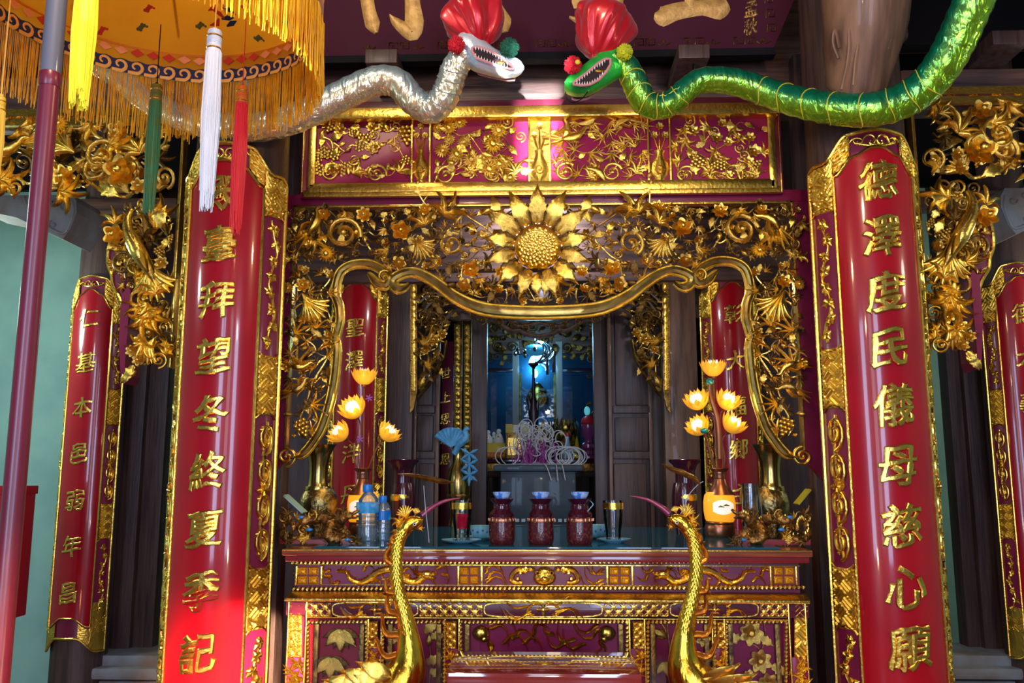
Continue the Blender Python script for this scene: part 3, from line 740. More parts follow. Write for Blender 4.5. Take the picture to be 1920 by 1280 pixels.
# ------------------------------------------------------------------ carved frieze box above the arch
YF = 3.66
fz = thing('frieze_panel', 'long maroon frieze box with four gilt relief panels below the serpents', 'frieze', W(1012, 362, YF))
def fb_(n, x0, y0, x1, y1, dy, d, m, c=.003): return MB().boxp(x0, y0, x1, y1, YF+dy, d, c).build(n, m, fz)
fb_('back_board', 566, 200, 1466, 362, .02, .08, MAROON)
fb_('top_moulding', 574, 192, 1460, 201, -.03, .1, DMAROON); fb_('top_moulding', 572, 202, 1462, 212, -.045, .1, GOLDB, .008); fb_('top_moulding', 578, 213, 1458, 217, -.01, .04, GOLDD)
fb_('side_frame', 577, 216, 592, 352, -.01, .04, GOLDB, .008); fb_('side_frame', 1441, 216, 1456, 352, -.01, .04, GOLDB, .008)
fb_('bottom_moulding', 577, 343, 1456, 352, -.01, .04, GOLDB, .008); fb_('bottom_moulding', 568, 357, 1464, 360, -.002, .03, GOLDB)
fb_('side_line', 567, 212, 569, 360, -.0, .03, GOLDB); fb_('side_line', 1462, 212, 1464, 360, -.0, .03, GOLDB)
for x in (772, 806, 992, 1031, 1216, 1257): fb_('divider', x-2, 217, x+2, 344, -.005, .03, GOLDB)
PANELM = mat('panel_lacquer', (0.34, 0.008, 0.06), 0, 0.4, 0.12, coatr=0.2, spec=.35)
fu = YF/F
def mf(x, y, h): return W(x, y, YF+.012)-V(0, h, 0)
for i, (x0, x1) in enumerate(((592, 770), (808, 990), (1033, 1214), (1259, 1441))):
    fb_('panel', x0, 216, x1, 344, .012, .01, PANELM, 0)
    kinds = ([('leaf', 3, 16, 28), ('flower', 3, 20, 30), ('grapes', 2, 26, 34), ('bud', 2, 14, 20), ('scroll', 2, 16, 24)], [('leaf', 3, 20, 32), ('daisy', 3, 24, 40), ('scroll', 2, 18, 30), ('bud', 2, 18, 24)],
             [('bamboo_leaf', 5, 22, 34), ('spray', 3, 20, 34), ('bird', 1, 40, 50), ('leaf', 1, 16, 24)], [('flower', 3, 20, 30), ('grapes', 1, 28, 36), ('scroll', 3, 18, 28), ('leaf', 3, 18, 28), ('acanthus', 2, 24, 34)])[i]
    fill(fz, [(x0+9, 226), (x1-9, 226), (x1-9, 336), (x0+9, 336)], mf, 46, kinds, 40+i, 13, 'bbg', (0.0, .006), True, rb=.004, tilt=.15, sd=.55, unit=fu)
    rr = random.Random(i)
    for k in range(4):    # rocks and roots along the foot of the panel
        inst('acanthus' if k % 2 else 'scroll', 'b', fz, mf(x0+28+k*(x1-x0-50)/3, 330-rr.uniform(0, 8), .004), rr.uniform(.6, 2.4), 36*fu, sd=.5)
inst('bird', 'b', fz, mf(1062, 262, .006), .1, 62*fu, sd=.6); inst('daisy', 'b', fz, mf(925, 270, .006), 0, 46*fu, sd=.7); inst('grapes', 'b', fz, mf(764, 240, .004), -pi/2, 42*fu, sd=.7)
inst('daisy', 'b', fz, mf(842, 240, .006), .3, 34*fu, sd=.7)
for i, (x0, x1) in enumerate(((774, 804), (994, 1029), (1218, 1255))):
    fb_('panel', x0, 216, x1, 344, .012, .01, GOLDB if i == 1 else PANELM, 0)
    c = (x0+x1)/2; w = (x1-x0)/2
    mb = MB(); prof = [(.35, 0), (.5, 3), (.45, 6), (.8, 14), (.95, 24), (.85, 36), (.5, 47), (.4, 54), (.55, 60)]
    mb.grid(lambda u, v: mf(c+(u-.5)*2*w*interp([p[1]/60 for p in prof], [p[0] for p in prof], v), 342-v*60, .012*math.sin(pi*u)), 9, 18); mb.build('relief_vase', GOLDB, fz)
    mb = MB(); mb.ridge([(c+w*.5*(1-t/16)*math.cos(t*.7), 318+w*.6*(1-t/16)*math.sin(t*.7)) for t in range(14)], 1.4, .006, lambda u, v, h: mf(u, v, h+.010)); mb.build('vase_scroll', GOLDB, fz)
    for a, k in ((-1, 1), (0, 1.25), (1, 1)):
        mb = MB(); mb.ridge([(c+a*2, 282), (c+a*w*.4, 268), (c+a*w*.7, 282-34*k)], [1.5, 2.2, .4], .006, mf); mb.build('relief_stem', GOLDB, fz)
        inst('flower', 'b', fz, mf(c+a*w*.55, 282-36*k+8*abs(a), .004), 0, w*.9*fu, sd=.5)
# ------------------------------------------------------------------ the carved arch
YA = 3.72; au = YA/F; XA = W(1015.5, 640, YA).x
ar = thing('carved_arch', 'wide gilded openwork arch with a sunflower in a maroon frame over the altar', 'arch', V(XA, YA, W(1015, 885, YA).z))
def ma(x, y, h): return W(x, y, YA)-V(0, h, 0)
def mirp(P): return [Vector((2*XA-p.x, p.y, p.z)) for p in P]
xl0, xl1 = W(497, 640, YA).x, W(545, 640, YA).x
zr0, zr1 = W(1015, 361, YA).z, W(1015, 384, YA).z
MB().box(xl0, 2*XA-xl0, YA-.012, YA+.05, zr1, zr0, .006).build('top_rail', MAROON, ar)
MB().box(xl1-.01, 2*XA-xl1+.01, YA-.02, YA+.03, zr1-.008, zr1+.003, .002).build('gilt_line', GOLDB, ar)
zpt = W(515, 886, YA).z; zcn = W(545, 845, YA).z
for m in (0, 1):
    fx = (lambda x: 2*XA-x) if m else (lambda x: x)
    xb0 = xl0+8*au
    prof = [(xl0, zr1), (xl1, zr1), (xl1-.004, zcn), (xl1+.004, zcn-.02), (xl1-.012, zcn-.045), (xl0+14*au, zpt-.03), (xl0+4*au, zpt)]
    mb = MB(); mb.slab([(fx(a), b) for a, b in prof], lambda u, v, h: V(u, YA+.04-h, v), .05); mb.build('post', MAROON, ar, False, fixn=True)
    MB().box(min(fx(xl1-.004), fx(xl1+.004)), max(fx(xl1-.004), fx(xl1+.004)), YA-.02, YA+.02, zcn, zr1).build('gilt_line', GOLDB, ar)
RIMG = mat('olive_gilt', (0.50, 0.38, 0.11), .95, .3, col2=(0.30, 0.19, 0.05), nscale=14, bump=.15, bscale=60)
RIM1 = [(551, 859), (565, 854), (578, 843), (592, 824), (605, 802), (619, 759), (628, 715), (633, 665), (632, 645), (629, 640)]
RIM2 = [(629, 640), (634, 622), (639, 600), (637, 575), (631, 556), (633, 532), (641, 511), (660, 499), (689, 496), (712, 504), (726, 516), (731, 526), (724, 537), (708, 532), (697, 520), (692, 514)]
RIM3 = [(769, 535), (760, 541), (748, 543), (739, 536), (738, 526), (753, 516), (775, 512), (801, 521), (827, 538), (852, 557), (884, 573), (916, 582), (964, 586), (1015.5, 587)]
for i, rp in enumerate((RIM1, RIM2, RIM3)):
    P = [(p.x, p.y) for p in catmull([(x, y, 0) for x, y in rp], 5)]; n = len(P)
    w = [8.5*min(1, .25+.75*k/8) if i < 2 else 9.5*min(1, .3+k/20) for k in range(n)]
    if i == 1: w = [8*min(1, .25+.75*(n-1-k)/10)+.3 for k in range(n)]
    if i == 2: w = [9.5*min(1, .3+k/14)+3*sstep(30, 60, k) for k in range(n)]
    for m in (0, 1):
        f = lambda u, v, h, m=m: (lambda q: Vector((2*XA-q.x, q.y, q.z)) if m else q)(ma(u, v, h+.012))
        mb = MB(); mb.ridge(P, w, .03, f); mb.build('rim', RIMG, ar, fixn=True)
        for off in (-1, 1):
            Q = []
            for k in range(n):
                t = Vector(P[min(k+1, n-1)])-Vector(P[max(k-1, 0)]); t = t.normalized()
                Q.append(f(P[k][0]-t.y*w[k]*off*.95, P[k][1]+t.x*w[k]*off*.95, .006))
            MB().tube(Q, .0052, 6).build('rim_bead', GOLDB, ar)
for m in (0, 1):
    fm = lambda p: (Vector((2*XA-p.x, p.y, p.z)) if m else p)
    inst('scroll', 'b', ar, fm(ma(541, 856, .03)), 0 if not m else pi, 32*au, M=None); inst('scroll', 'b', ar, fm(ma(724, 522, .045)), 2.5 if not m else pi-2.5, 22*au)
    inst('spray', 'b', ar, fm(ma(640, 640, .03)), pi*.95 if not m else .05*pi, 48*au)
# sunflower
SX, SY = 1008, 470
for k in range(13):
    a = pi/2+(k-6)*2*pi/13.5
    inst('petal', 'b' if k % 2 else 'g', ar, ma(SX+43*math.cos(a), SY-43*math.sin(a), .055), a, (78 if 3 < k < 9 else 62)*au, (0, 0), name='sunflower_petal')
for k in range(13):
    a = pi/2+(k-6.5)*2*pi/13.5
    inst('petal', 'd', ar, ma(SX+42*math.cos(a), SY-42*math.sin(a), .04), a, 46*au, name='sunflower_petal')
Mx = Matrix.Rotation(pi/2, 3, 'X')
MB().lathe([(43*au, 0), (45*au, .02), (42*au, .034), (38*au, .022), (30*au, .012), (.001, .02)], ma(SX, SY, .05), 40, Mx).build('sunflower_disc', GOLD, ar)
mb = MB()
for k in range(90):
    r_ = 36*math.sqrt((k+.5)/90); a = k*2.39996
    mb.ell(ma(SX+r_*math.cos(a), SY-r_*math.sin(a), .068+.014*(1-r_/36)), (.0078, .006, .0078), 7, 5)
sd_ = mb.build('sunflower_seeds', GOLDB, ar); sd_['kind'] = 'stuff'
PEARL = mat('pearl', (0.75, 0.78, 0.9), 0.0, 0.12, 1.0)
MB().ell(ma(1017, 551, .04), (13*au, 13*au, 13*au), 16, 10).build('pearl', PEARL, ar)
# foliage
KA = [('leaf', 5, 15, 28), ('spray', 3, 15, 28), ('flower', 3, 13, 22), ('scroll', 2, 12, 20), ('berry', 4, 5, 9), ('acanthus', 3, 20, 32), ('bud', 3, 12, 18), ('bamboo_leaf', 2, 16, 25)]
TOP = [(545, 394), (1000, 394), (1000, 412), (930, 415), (930, 540), (1012, 545), (1012, 572), (916, 568), (856, 545), (803, 508), (753, 503), (733, 512), (690, 484), (650, 486), (545, 500)]
fill(ar, TOP, ma, 215, KA, 11, 10.5, 'ggbdd', (-.02, .08), True, XA, avoid=[(SX, SY, 78)], unit=au, bname='twig')
SIDE = [(545, 500), (628, 500), (622, 560), (630, 600), (618, 640), (620, 700), (605, 770), (575, 825), (556, 838), (547, 800)]
KB = [('bamboo_leaf', 4, 18, 30), ('spray', 3, 16, 28), ('leaf', 4, 14, 26), ('flower', 3, 13, 20), ('bud', 2, 12, 18), ('berry', 2, 5, 9)]
fill(ar, SIDE, ma, 84, KB, 12, 10.5, 'ggbdd', (0.0, .06), True, XA, unit=au, bname='twig')
HAND = [('daisy', 'b', 618, 482, 34, 0), ('flower', 'b', 575, 540, 30, .5), ('tail', 'b', 575, 556, 66, -1.0), ('rose', 'b', 756, 440, 40, .2), ('rose', 'g', 752, 500, 30, 1), ('rose', 'b', 884, 512, 34, 0), ('rose', 'g', 872, 540, 30, 2),
        ('flower', 'b', 940, 516, 26, 0), ('flower', 'b', 688, 410, 32, 0), ('acanthus', 'b', 835, 410, 56, 1.0), ('acanthus', 'b', 800, 430, 44, 2.0), ('bird', 'b', 590, 440, 60, .9), ('acanthus', 'g', 592, 452, 46, -.6),
        ('leaf', 'b', 936, 410, 40, 1.9), ('leaf', 'b', 925, 425, 36, .9), ('tail', 'g', 780, 452, 50, -.9), ('bird', 'b', 560, 690, 46, -.2), ('bird', 'g', 560, 735, 44, .4), ('grapes', 'b', 571, 790, 36, -1.2), ('bamboo_leaf', 'b', 590, 760, 40, -.3),
        ('bamboo_leaf', 'b', 560, 630, 40, .8), ('bamboo_leaf', 'b', 600, 620, 36, 1.6), ('spray', 'g', 560, 690, 46, .9), ('daisy', 'g', 548, 545, 22, 0), ('flower', 'b', 545, 690, 22, 0), ('scroll', 'g', 850, 465, 44, 2.6), ('scroll', 'g', 650, 445, 60, 1.4),
        ('acanthus', 'b', 985, 520, 42, -1.6), ('leaf', 'b', 1002, 520, 44, -1.4), ('grapes', 'g', 955, 440, 26, .4), ('flower', 'b', 800, 400, 26, 0), ('rose', 'b', 615, 410, 26, 0), ('bud', 'b', 905, 410, 26, .6)]
for kd, v, x, y, s, a in HAND:
    for m in (0, 1):
        p = ma(x, y, .065)
        if m: p = Vector((2*XA-p.x, p.y, p.z))
        inst(kd, v, ar, p, a if not m else pi-a, s*au, (.15, .1))
for (x, y, dx) in ((790, 366, -12), (812, 356, 14), (1215, 366, 0), (1208, 352, 8)):     # twigs breaking over the rail
    MB().tube(catmull([ma(x-dx, y+26, .05), ma(x, y+8, .06), ma(x+dx*.6, y-12, .06)], 4), .004, 5).build('twig', GOLD, ar)
    inst('bud', 'g', ar, ma(x+dx*.5, y-8, .06), 1.2, 16*au); inst('leaf', 'b', ar, ma(x, y+6, .06), 2.2, 20*au)
# ------------------------------------------------------------------ dark partitions behind the arch and over the side bays
struct(board('partition', 352, 330, 640, 1500, 5.66, .05, WOOD)); struct(board('partition', 1400, 330, 1715, 1500, 5.66, .05, WOOD))
struct(board('partition', 380, -260, 1680, 340, 5.70, .05, WOOD)); struct(board('partition', -500, -260, 420, 352, 5.3, .05, BLACK)); struct(board('partition', 1640, -260, 2500, 340, 5.3, .05, BLACK))
# ------------------------------------------------------------------ the altar
Y1, Y2 = 3.45, 3.38
zt_ = W(1000, 1030, 3.40).z
al = thing('altar_table', 'wide red and gilt altar table with carved front panels under the arch', 'altar', V(W(1022, 1030, 3.4).x, 3.9, 0))
def ab(n, x0, y0, x1, y1, Y, d, m, c=.002): return MB().boxp(x0, y0, x1, y1, Y, d, c).build(n, m, al)
xa0, xa1 = W(528, 1030, 3.4).x, W(1524, 1030, 3.4).x
TABLE = mat('table_lacquer', (0.28, 0.012, 0.012), 0, 0.3, 0.8, col2=(0.2, 0.01, 0.012), nscale=4)
BROWNR = mat('brown_red_edge', (0.40, 0.10, 0.03), 0.2, 0.35, 0.6, col2=(0.24, 0.03, 0.02), stretch=(.6, 4, 8), nscale=6)
MB().box(xa0, xa1, 3.40, 4.72, zt_-.026, zt_, .006).build('tabletop', BROWNR, al)
MB().box(xa0+.01, xa1-.01, 3.415, 4.7, zt_-.05, zt_-.026, .004).build('cornice', TABLE, al)
MB().box(xa0+.004, xa1-.004, 3.393, 3.41, zt_-.006, zt_-.001, .001).build('edge_line', GOLDB, al)
x0b, x1b = W(556, 1075, Y1).x, W(1500, 1075, Y1).x
MB().box(x0b, x1b, Y1+.012, 4.6, W(1000, 1110, Y1).z, zt_-.05).build('upper_case', MAROON, al, False)
mA1 = lambda u, v, h: W(u, v, Y1+.012)-V(0, h, 0)
mA2 = lambda u, v, h: W(u, v, Y2+.012)-V(0, h, 0)
ab('gilt_rail', 553, 1058, 1500, 1061, Y1, .03, GOLDB); ab('gilt_rail', 553, 1096, 1502, 1099, Y1, .03, GOLDB)
def beads(x0, y0, x1, y1, Y, r, step, name='bead_row'):
    mb = MB(); L = math.hypot(x1-x0, y1-y0); n = int(L/step)
    for k in range(n+1):
        p = W(lerp(x0, x1, k/n), lerp(y0, y1, k/n), Y)
        mb.ell(p, (r*Y/F, r*Y/F, r*1.25*Y/F), 6, 4, Matrix.Rotation(.6, 3, 'Y'))
    o = mb.build(name, GOLDB, al); o['kind'] = 'stuff'
beads(549, 1055, 1504, 1052, Y1, 3.6, 8.2); beads(551, 1104, 1506, 1101, Y1-.01, 3.8, 8.6)
for a, b in ((553, 604), (857, 905), (1137, 1188), (1444, 1496)):
    mb = MB()
    for i in (0, 1):
        for j in (0, 1):
            w = (b-a-10)/2
            lattice(mb, mA1, a+5+i*w, a+5+(i+1)*w-1.5, 1062+j*17, 1078+j*17, w, lambda u, v: pat_fret(u*.999, v*w/16*.999 if True else v), .006, 1.3)
    mb.build('fret_square', GILTRED, al); ab('square_frame', a, 1061, a+4, 1097, Y1, .03, GOLDB); ab('square_frame', b-4, 1061, b, 1097, Y1, .03, GOLDB)
def flame(mb, x, y, a, l, w, mp, h=.01, cv=.6):
    P = []; 
    for k in range(7):
        t = k/6; an = a+cv*math.sin(t*4)
        P.append((x+l*t*math.cos(an), y-l*t*math.sin(an)))
    mb.ridge(P, [w*.6, w, w*.95, w*.8, w*.6, w*.4, .2], h, mp)
def relief_dragon(x0, x1, s):
    """dragon relief in the band between x0 and x1; s=+1 head to the right"""
    X = lambda t: lerp(x0, x1, t) if s > 0 else lerp(x1, x0, t)
    P = [(p.x, p.y) for p in catmull([(X(.10), 1070, 0), (X(.17), 1072, 0), (X(.20), 1084, 0), (X(.27), 1092, 0), (X(.34), 1086, 0), (X(.41), 1073, 0), (X(.50), 1067, 0), (X(.56), 1074, 0), (X(.62), 1086, 0), (X(.70), 1090, 0), (X(.76), 1080, 0)], 5)]
    n = len(P); mb = MB(); mb.ridge(P, [lerp(3.2, 7.0, min(1, k/20)) for k in range(n)], .016, mA1); mb.build('relief_dragon', GOLDB, al)
    mb = MB()
    for k in range(2, n-1, 2):
        t = (P[k][0]-P[k-1][0], P[k][1]-P[k-1][1]); an = math.atan2(-t[1], t[0])+pi/2*s
        flame(mb, P[k][0], P[k][1], an, 9, 1.6, mA1, .012, .2)
    for t, y, a, l in ((.06, 1080, 2.6, 26), (.05, 1068, 2.9, 20), (.12, 1090, 2.9, 26), (.3, 1070, .6, 22), (.36, 1090, -.3, 26), (.52, 1084, 2.8, 26), (.60, 1072, .2, 24), (.66, 1078, 2.6, 22), (.72, 1094, .1, 40), (.5, 1093, .2, 26), (.86, 1066, .0, 26), (.9, 1076, -.6, 22)):
        flame(mb, X(t), y, a if s > 0 else pi-a, l, 3.8, mA1, .013)
    mb.build('relief_flames', GOLDB, al)
    mb = MB(); hx = X(.79); mb.ell(mA1(hx, 1076, .008), (12*Y1/F, .016, 8*Y1/F), 10, 6); mb.ell(mA1(hx+s*12, 1074, .008), (8*Y1/F, .014, 4.5*Y1/F), 8, 5); mb.ell(mA1(hx+s*10, 1083, .006), (8*Y1/F, .012, 2.5*Y1/F), 8, 5)
    for a in (2.3, 2.7, 3.1): flame(mb, hx-s*6, 1074, a if s > 0 else pi-a, 22, 2.2, mA1, .018)
    mb.build('relief_dragon_head', GOLDB, al)
relief_dragon(608, 852, 1); relief_dragon(1190, 1440, -1)
mb = MB()   # face mask of the middle panel
mb.ell(mA1(1021, 1082, .004), (21*Y1/F, .03, 15*Y1/F), 14, 8); mb.ell(mA1(1021, 1084, .03), (8*Y1/F, .014, 6*Y1/F), 8, 6); mb.ell(mA1(1021, 1069, .006), (14*Y1/F, .022, 7*Y1/F), 10, 6)
for q in (-1, 1):
    mb.ell(mA1(1021+q*13, 1072, .026), (6*Y1/F, .012, 5*Y1/F), 8, 6); mb.ell(mA1(1021+q*26, 1066, .01), (8*Y1/F, .012, 5*Y1/F), 8, 5)
    pts = [(1021+q*34, 1072), (1021+q*46, 1066), (1021+q*58, 1074), (1021+q*62, 1086), (1021+q*52, 1092), (1021+q*42, 1092)]
    P = [(p.x, p.y) for p in catmull([(a, b, 0) for a, b in pts], 4)]; mb.ridge(P, [5.5]*len(P), .016, mA1)
    for k in range(5): mb.ell(mA1(1021+q*(30+k*5), 1066+k*2.2*(k-2), .010), (4*Y1/F, .010, 4*Y1/F), 6, 4)
mb.build('face_relief', GOLDB, al, fixn=True)
mb = MB()
for q in (-1, 1): mb.ell(mA1(1021+q*13, 1072, .037), (2.4*Y1/F, .006, 2.4*Y1/F), 8, 6)
mb.build('face_eye', BLACK, al)
for q in (-1, 1):
    mb = MB()
    for y, l, a in ((1066, 40, 0), (1075, 34, .5), (1086, 46, .2), (1093, 50, 0)): flame(mb, 1021+q*112, y, (pi-a) if q > 0 else a, l, 3.2, mA1, .011)
    mb.build('relief_clouds', GOLDB, al)
# sloping shoulder and lower case
a0, a1 = W(551, 1107, Y1), W(1508, 1104, Y1); b0, b1 = W(534, 1121, Y2), W(1518, 1119, Y2)
mb = MB(); mb.grid(lambda u, v: Vector((lerp(lerp(a0.x, b0.x, v), lerp(a1.x, b1.x, v), u), lerp(Y1-.012, Y2-.006, v), lerp(a0.z, b0.z, v**1.6))), 24, 8)
mb.box(b0.x, b1.x, Y2-.006, Y2+.03, b0.z-.012, b0.z, .003); mb.build('shoulder', GOLD, al)
MB().box(b0.x+.004, b1.x-.004, Y2+.05, 4.6, .02, b0.z-.004).build('lower_case', MAROON, al, False)
zb2 = b0.z-.012
ab('top_rail', 536, 1128, 1517, 1158, Y2+.006, .04, DMAROON); ab('gilt_rail', 536, 1120, 1517, 1127, Y2, .03, GOLDB); ab('gilt_rail', 572, 1156, 1480, 1163, Y2, .03, GOLDB)
for a, b in ((572, 622), (786, 906), (1131, 1254), (1423, 1480)):
    mb = MB(); lattice(mb, mA2, a, b, 1128, 1156, 19, pat_coin, .008, 1.45); mb.build('lattice_band', GILTRED, al)
for i, (a, b) in enumerate(((624, 784), (908, 1129), (1256, 1421))):
    c = (a+b)/2; hw = (b-a)/2
    mb = MB(); pl = [(c+hw*math.copysign(min(1, abs(math.cos(t))**.35), math.cos(t)), 1142+13.5*math.copysign(abs(math.sin(t))**.5, math.sin(t))) for t in [2*pi*k/28 for k in range(28)]]
    mb.slab(pl, mA2, .004); mb.build('cartouche', PANELM, al, False, fixn=True)
    MB().tube([mA2(x, y, .006) for x, y in pl+pl[:1]], .0035, 5).build('cartouche_rim', GOLDB, al)
    mb = MB(); f = lambda u, v, h: mA2(u, v, h+.005)
    for q in range(4):
        an = q*pi/2; mb.ridge([(c+2*math.cos(an), 1142+2*math.sin(an)), (c+7*math.cos(an), 1142+7*math.sin(an)), (c+12*math.cos(an), 1142+11*math.sin(an))], [2, 4.5, 1.5], .012, f)
    mb.ell(mA2(c, 1142, .016), (.007, .006, .007), 8, 5)
    for q in (-1, 1):
        P = [(p.x, p.y) for p in catmull([(c+q*4, 1133, 0), (c+q*14, 1131, 0), (c+q*26, 1136, 0), (c+q*30, 1146, 0), (c+q*24, 1153, 0), (c+q*16, 1150, 0)], 4)]; mb.ridge(P, [2.4]*len(P), .01, f)
        for y, l, an in ((1137, .8, .3), (1144, .62, -.2), (1149, .75, -.05)): flame(mb, c+q*22, y, an if q > 0 else pi-an, hw*l*.75, 3.0, f, .011, .4)
    mb.build('carved_scroll', GOLDB, al, fixn=True)
# stiles
for a, b in ((537, 568), (689, 711), (834, 858), (1184, 1210), (1341, 1361), (1487, 1516)):
    big = b-a > 28
    mb = MB(); y1 = 1232 if big else 1216
    lattice(mb, mA2, a+2, b-2, (1128 if big else 1164), y1, 15, pat_flower if a == 537 else (pat_weave if big else pat_coin), .008, 1.45); mb.build('lattice_band', GILTRED, al)
    ab('stile_panel', a, y1, b, 1430, Y2+.008, .03, PANELM)
    mb = MB(); spraybranch(mb, (a+b)/2, (b-a)*.8, lambda u, v, h: mA2(u, v, h+.003), y1+60, y1+6, 1.6, a, .008); mb.build('carved_scroll', GOLDB, al)
    ab('stile_edge', a-3, 1128 if big else 1160, a, 1430, Y2, .04, GOLDB); ab('stile_edge', b, 1128 if big else 1160, b+3, 1430, Y2, .04, GOLDB)
# recessed glazed panels
PR = mat('panel_red', (0.42, 0.006, 0.02), 0, 0.35, 0.6)
for i, (a, b, yb) in enumerate(((582, 683, 1430), (722, 829, 1430), (868, 1172, 1242), (1219, 1336, 1430), (1366, 1470, 1430))):
    Yp = Y2+.045
    ab('recess_panel', a-8, 1158, b+8, yb+4, Yp, .01, PR if i in (0,) else PANELM, 0)
    mp = lambda u, v, h: W(u, v, Yp)-V(0, h, 0)
    beads(a-3, 1166, b+3, 1165, Y2, 3.4, 7.6); beads(a-4, 1168, a-4, yb, Y2, 3.4, 7.6); beads(b+4, 1168, b+4, yb, Y2, 3.4, 7.6)
    ab('panel_jamb', a+3, 1170, a+12, yb, Y2+.02, .03, GOLDD); ab('panel_jamb', b-12, 1170, b-3, yb, Y2+.02, .03, GOLDD)
    if i == 2:
        beads(a-3, yb, b+3, yb, Y2, 3.4, 7.6); ab('panel_base', a-8, yb+3, b+8, 1430, Y2, .05, MAROON)
        mb = MB()
        for q in (-1, 1):
            c = 1020
            mb.ell(mp(c+q*118, 1186, .01), (16*Y2/F, .02, 14*Y2/F), 10, 7); mb.ell(mp(c+q*112, 1196, .012), (9*Y2/F, .016, 7*Y2/F), 8, 6)
            for y, l, an in ((1170, 60, 0), (1178, 50, -.3), (1200, 26, -1.4), (1204, 30, -1.9)): flame(mb, c+q*104, y, (pi-an) if q > 0 else an, l, 4, mp, .014)
            for x, y, l, an in ((78, 1206, 52, .15), (60, 1198, 46, .3), (40, 1206, 40, .1), (20, 1190, 34, .8)): flame(mb, c+q*x, y, (pi-an) if q > 0 else an, l, 5, mp, .016)
        mb.build('lion_relief', GOLDB, al, fixn=True)
        o = ab('glass_pane', a, 1168, b, yb, Y2+.016, .003, PANE, 0)
    else:
        kinds = [[('lotus', 641, 1180, 56, -pi/2), ('lotus', 622, 1232, 56, -pi/2), ('stem', 617, 1256, 617, 1300), ('stem', 640, 1214, 626, 1196)],
                 [('leaf', 796, 1185, 34, .7), ('leaf', 808, 1192, 30, .1), ('bud', 804, 1210, 20, 1.5), ('leaf', 800, 1240, 34, .3), ('leaf', 806, 1255, 30, -.4), ('stem', 800, 1166, 806, 1280), ('flower', 742, 1190, 30, 0), ('flower', 738, 1240, 34, 0)],
                 [], [('bud', 1250, 1195, 30, 2.6), ('lotus', 1245, 1240, 36, -1.4), ('stem', 1238, 1166, 1246, 1192), ('stem', 1250, 1166, 1250, 1290), ('flower', 1318, 1196, 30, 0), ('leaf', 1324, 1235, 30, .4)],
                 [('flower', 1407, 1186, 46, 0), ('leaf', 1388, 1192, 34, 3.4), ('leaf', 1424, 1192, 30, -.6), ('flower', 1424, 1238, 44, .5), ('leaf', 1446, 1246, 34, -.5), ('stem', 1410, 1206, 1422, 1222), ('leaf', 1410, 1256, 32, -2.4), ('stem', 1392, 1166, 1400, 1180), ('stem', 1432, 1166, 1424, 1226), ('flower', 1440, 1280, 40, 0)]][i]
        for k in kinds:
            if k[0] == 'stem': MB().tube(catmull([mp(k[1], k[2], .006), mp((k[1]+k[3])/2+5, (k[2]+k[4])/2, .008), mp(k[3], k[4], .006)], 4), .003, 5).build('relief_stem', GOLDD, al)
            elif k[0] == 'lotus':
                for q in range(-3, 4): inst('smooth_leaf', 'd' if q % 2 else 'g', al, mp(k[1], k[2], .012 if q % 2 == 0 else .004), k[4]+q*.40, k[3]*(.74-.06*(abs(q) % 2))*Y2/F, sd=.6, name='lotus_petal')
            else: inst(k[0], 'g', al, mp(k[1], k[2], .008), k[4], k[3]*Y2/F, sd=.6)
        ab('glass_pane', a, 1168, b, yb, Y2+.016, .003, PANE, 0)
glass = MB().box(W(588, 1030, 3.42).x, W(1464, 1030, 3.42).x, 3.43, 4.68, zt_+.0005, zt_+.0075, .001).build('table_glass', GLASSREFL, loc=(0, 3.43, zt_), smooth=False)
tag(glass, 'glass sheet with painted teal reflection lying on top of the altar table', 'glass sheet')
ZT = zt_+.0075
# ------------------------------------------------------------------ things on the altar
def onz(px, Y, z=None):
    p = W(px, 900, Y); p.z = ZT if z is None else z; return p
def lpx(mb, cx, Y, prof, n=24, zbase=None):
    """lathe from a seen silhouette: (half width, height on screen) pairs, bottom first"""
    c = W(cx, prof[0][1], Y); z0 = W(cx, prof[0][1], Y).z; zb = ZT if zbase is None else zbase
    yt = min(q[1] for q in prof); zt = W(cx, yt, Y).z
    P = []
    for hw, y in prof:
        z = W(cx, y, Y).z; P.append((hw*Y/F, lerp(zb, zt, (z-z0)/(zt-z0)) if abs(zt-z0) > 1e-6 else zb))
    mb.lathe(P, (c.x, Y, 0), n); return mb
BRASS = mat('brass', (0.50, 0.36, 0.10), 1, 0.22, col2=(0.33, 0.25, 0.09), nscale=6, bump=.1, bscale=20)
BRASSR = mat('embossed_brass', (0.46, 0.34, 0.11), 1, 0.3, col2=(0.2, 0.15, 0.06), nscale=28, bump=.9, bscale=34)
def brass_vase(cx, Y, label, k):
    r = thing('brass_vase', label, 'vase', onz(cx, Y), 'flared brass vases')
    lpx(MB(), cx, Y, [(22, 1010), (25, 1000), (23, 990), (31, 972), (35, 955), (35, 940), (31, 926), (22, 914)], 32).build('body', BRASSR, r)
    z = W(cx, 914, Y).z
    lpx(MB(), cx, Y, [(22, 915), (23, 912), (20, 909), (18, 896), (17, 884), (18, 868), (22, 850), (29, 836), (33, 833), (30, 834), (20, 850), (14, 870)], 32, W(cx, 915, Y).z-.02).build('neck', BRASS, r)
    lpx(MB(), cx, Y, [(23.5, 917), (25, 914), (23.5, 911)], 32, W(cx, 917, Y).z-.018).build('ring', BRASS, r)
    return r
brass_vase(596, 3.98, 'brass flared vase with embossed belly behind the left dragon carving', 0)
brass_vase(1446, 3.98, 'brass flared vase with embossed belly behind the right dragon carving', 1)
MARV = mat('maroon_glaze', (0.045, 0.003, 0.014), 0, 0.18, 0.4, col2=(0.03, .002, .008), nscale=8)
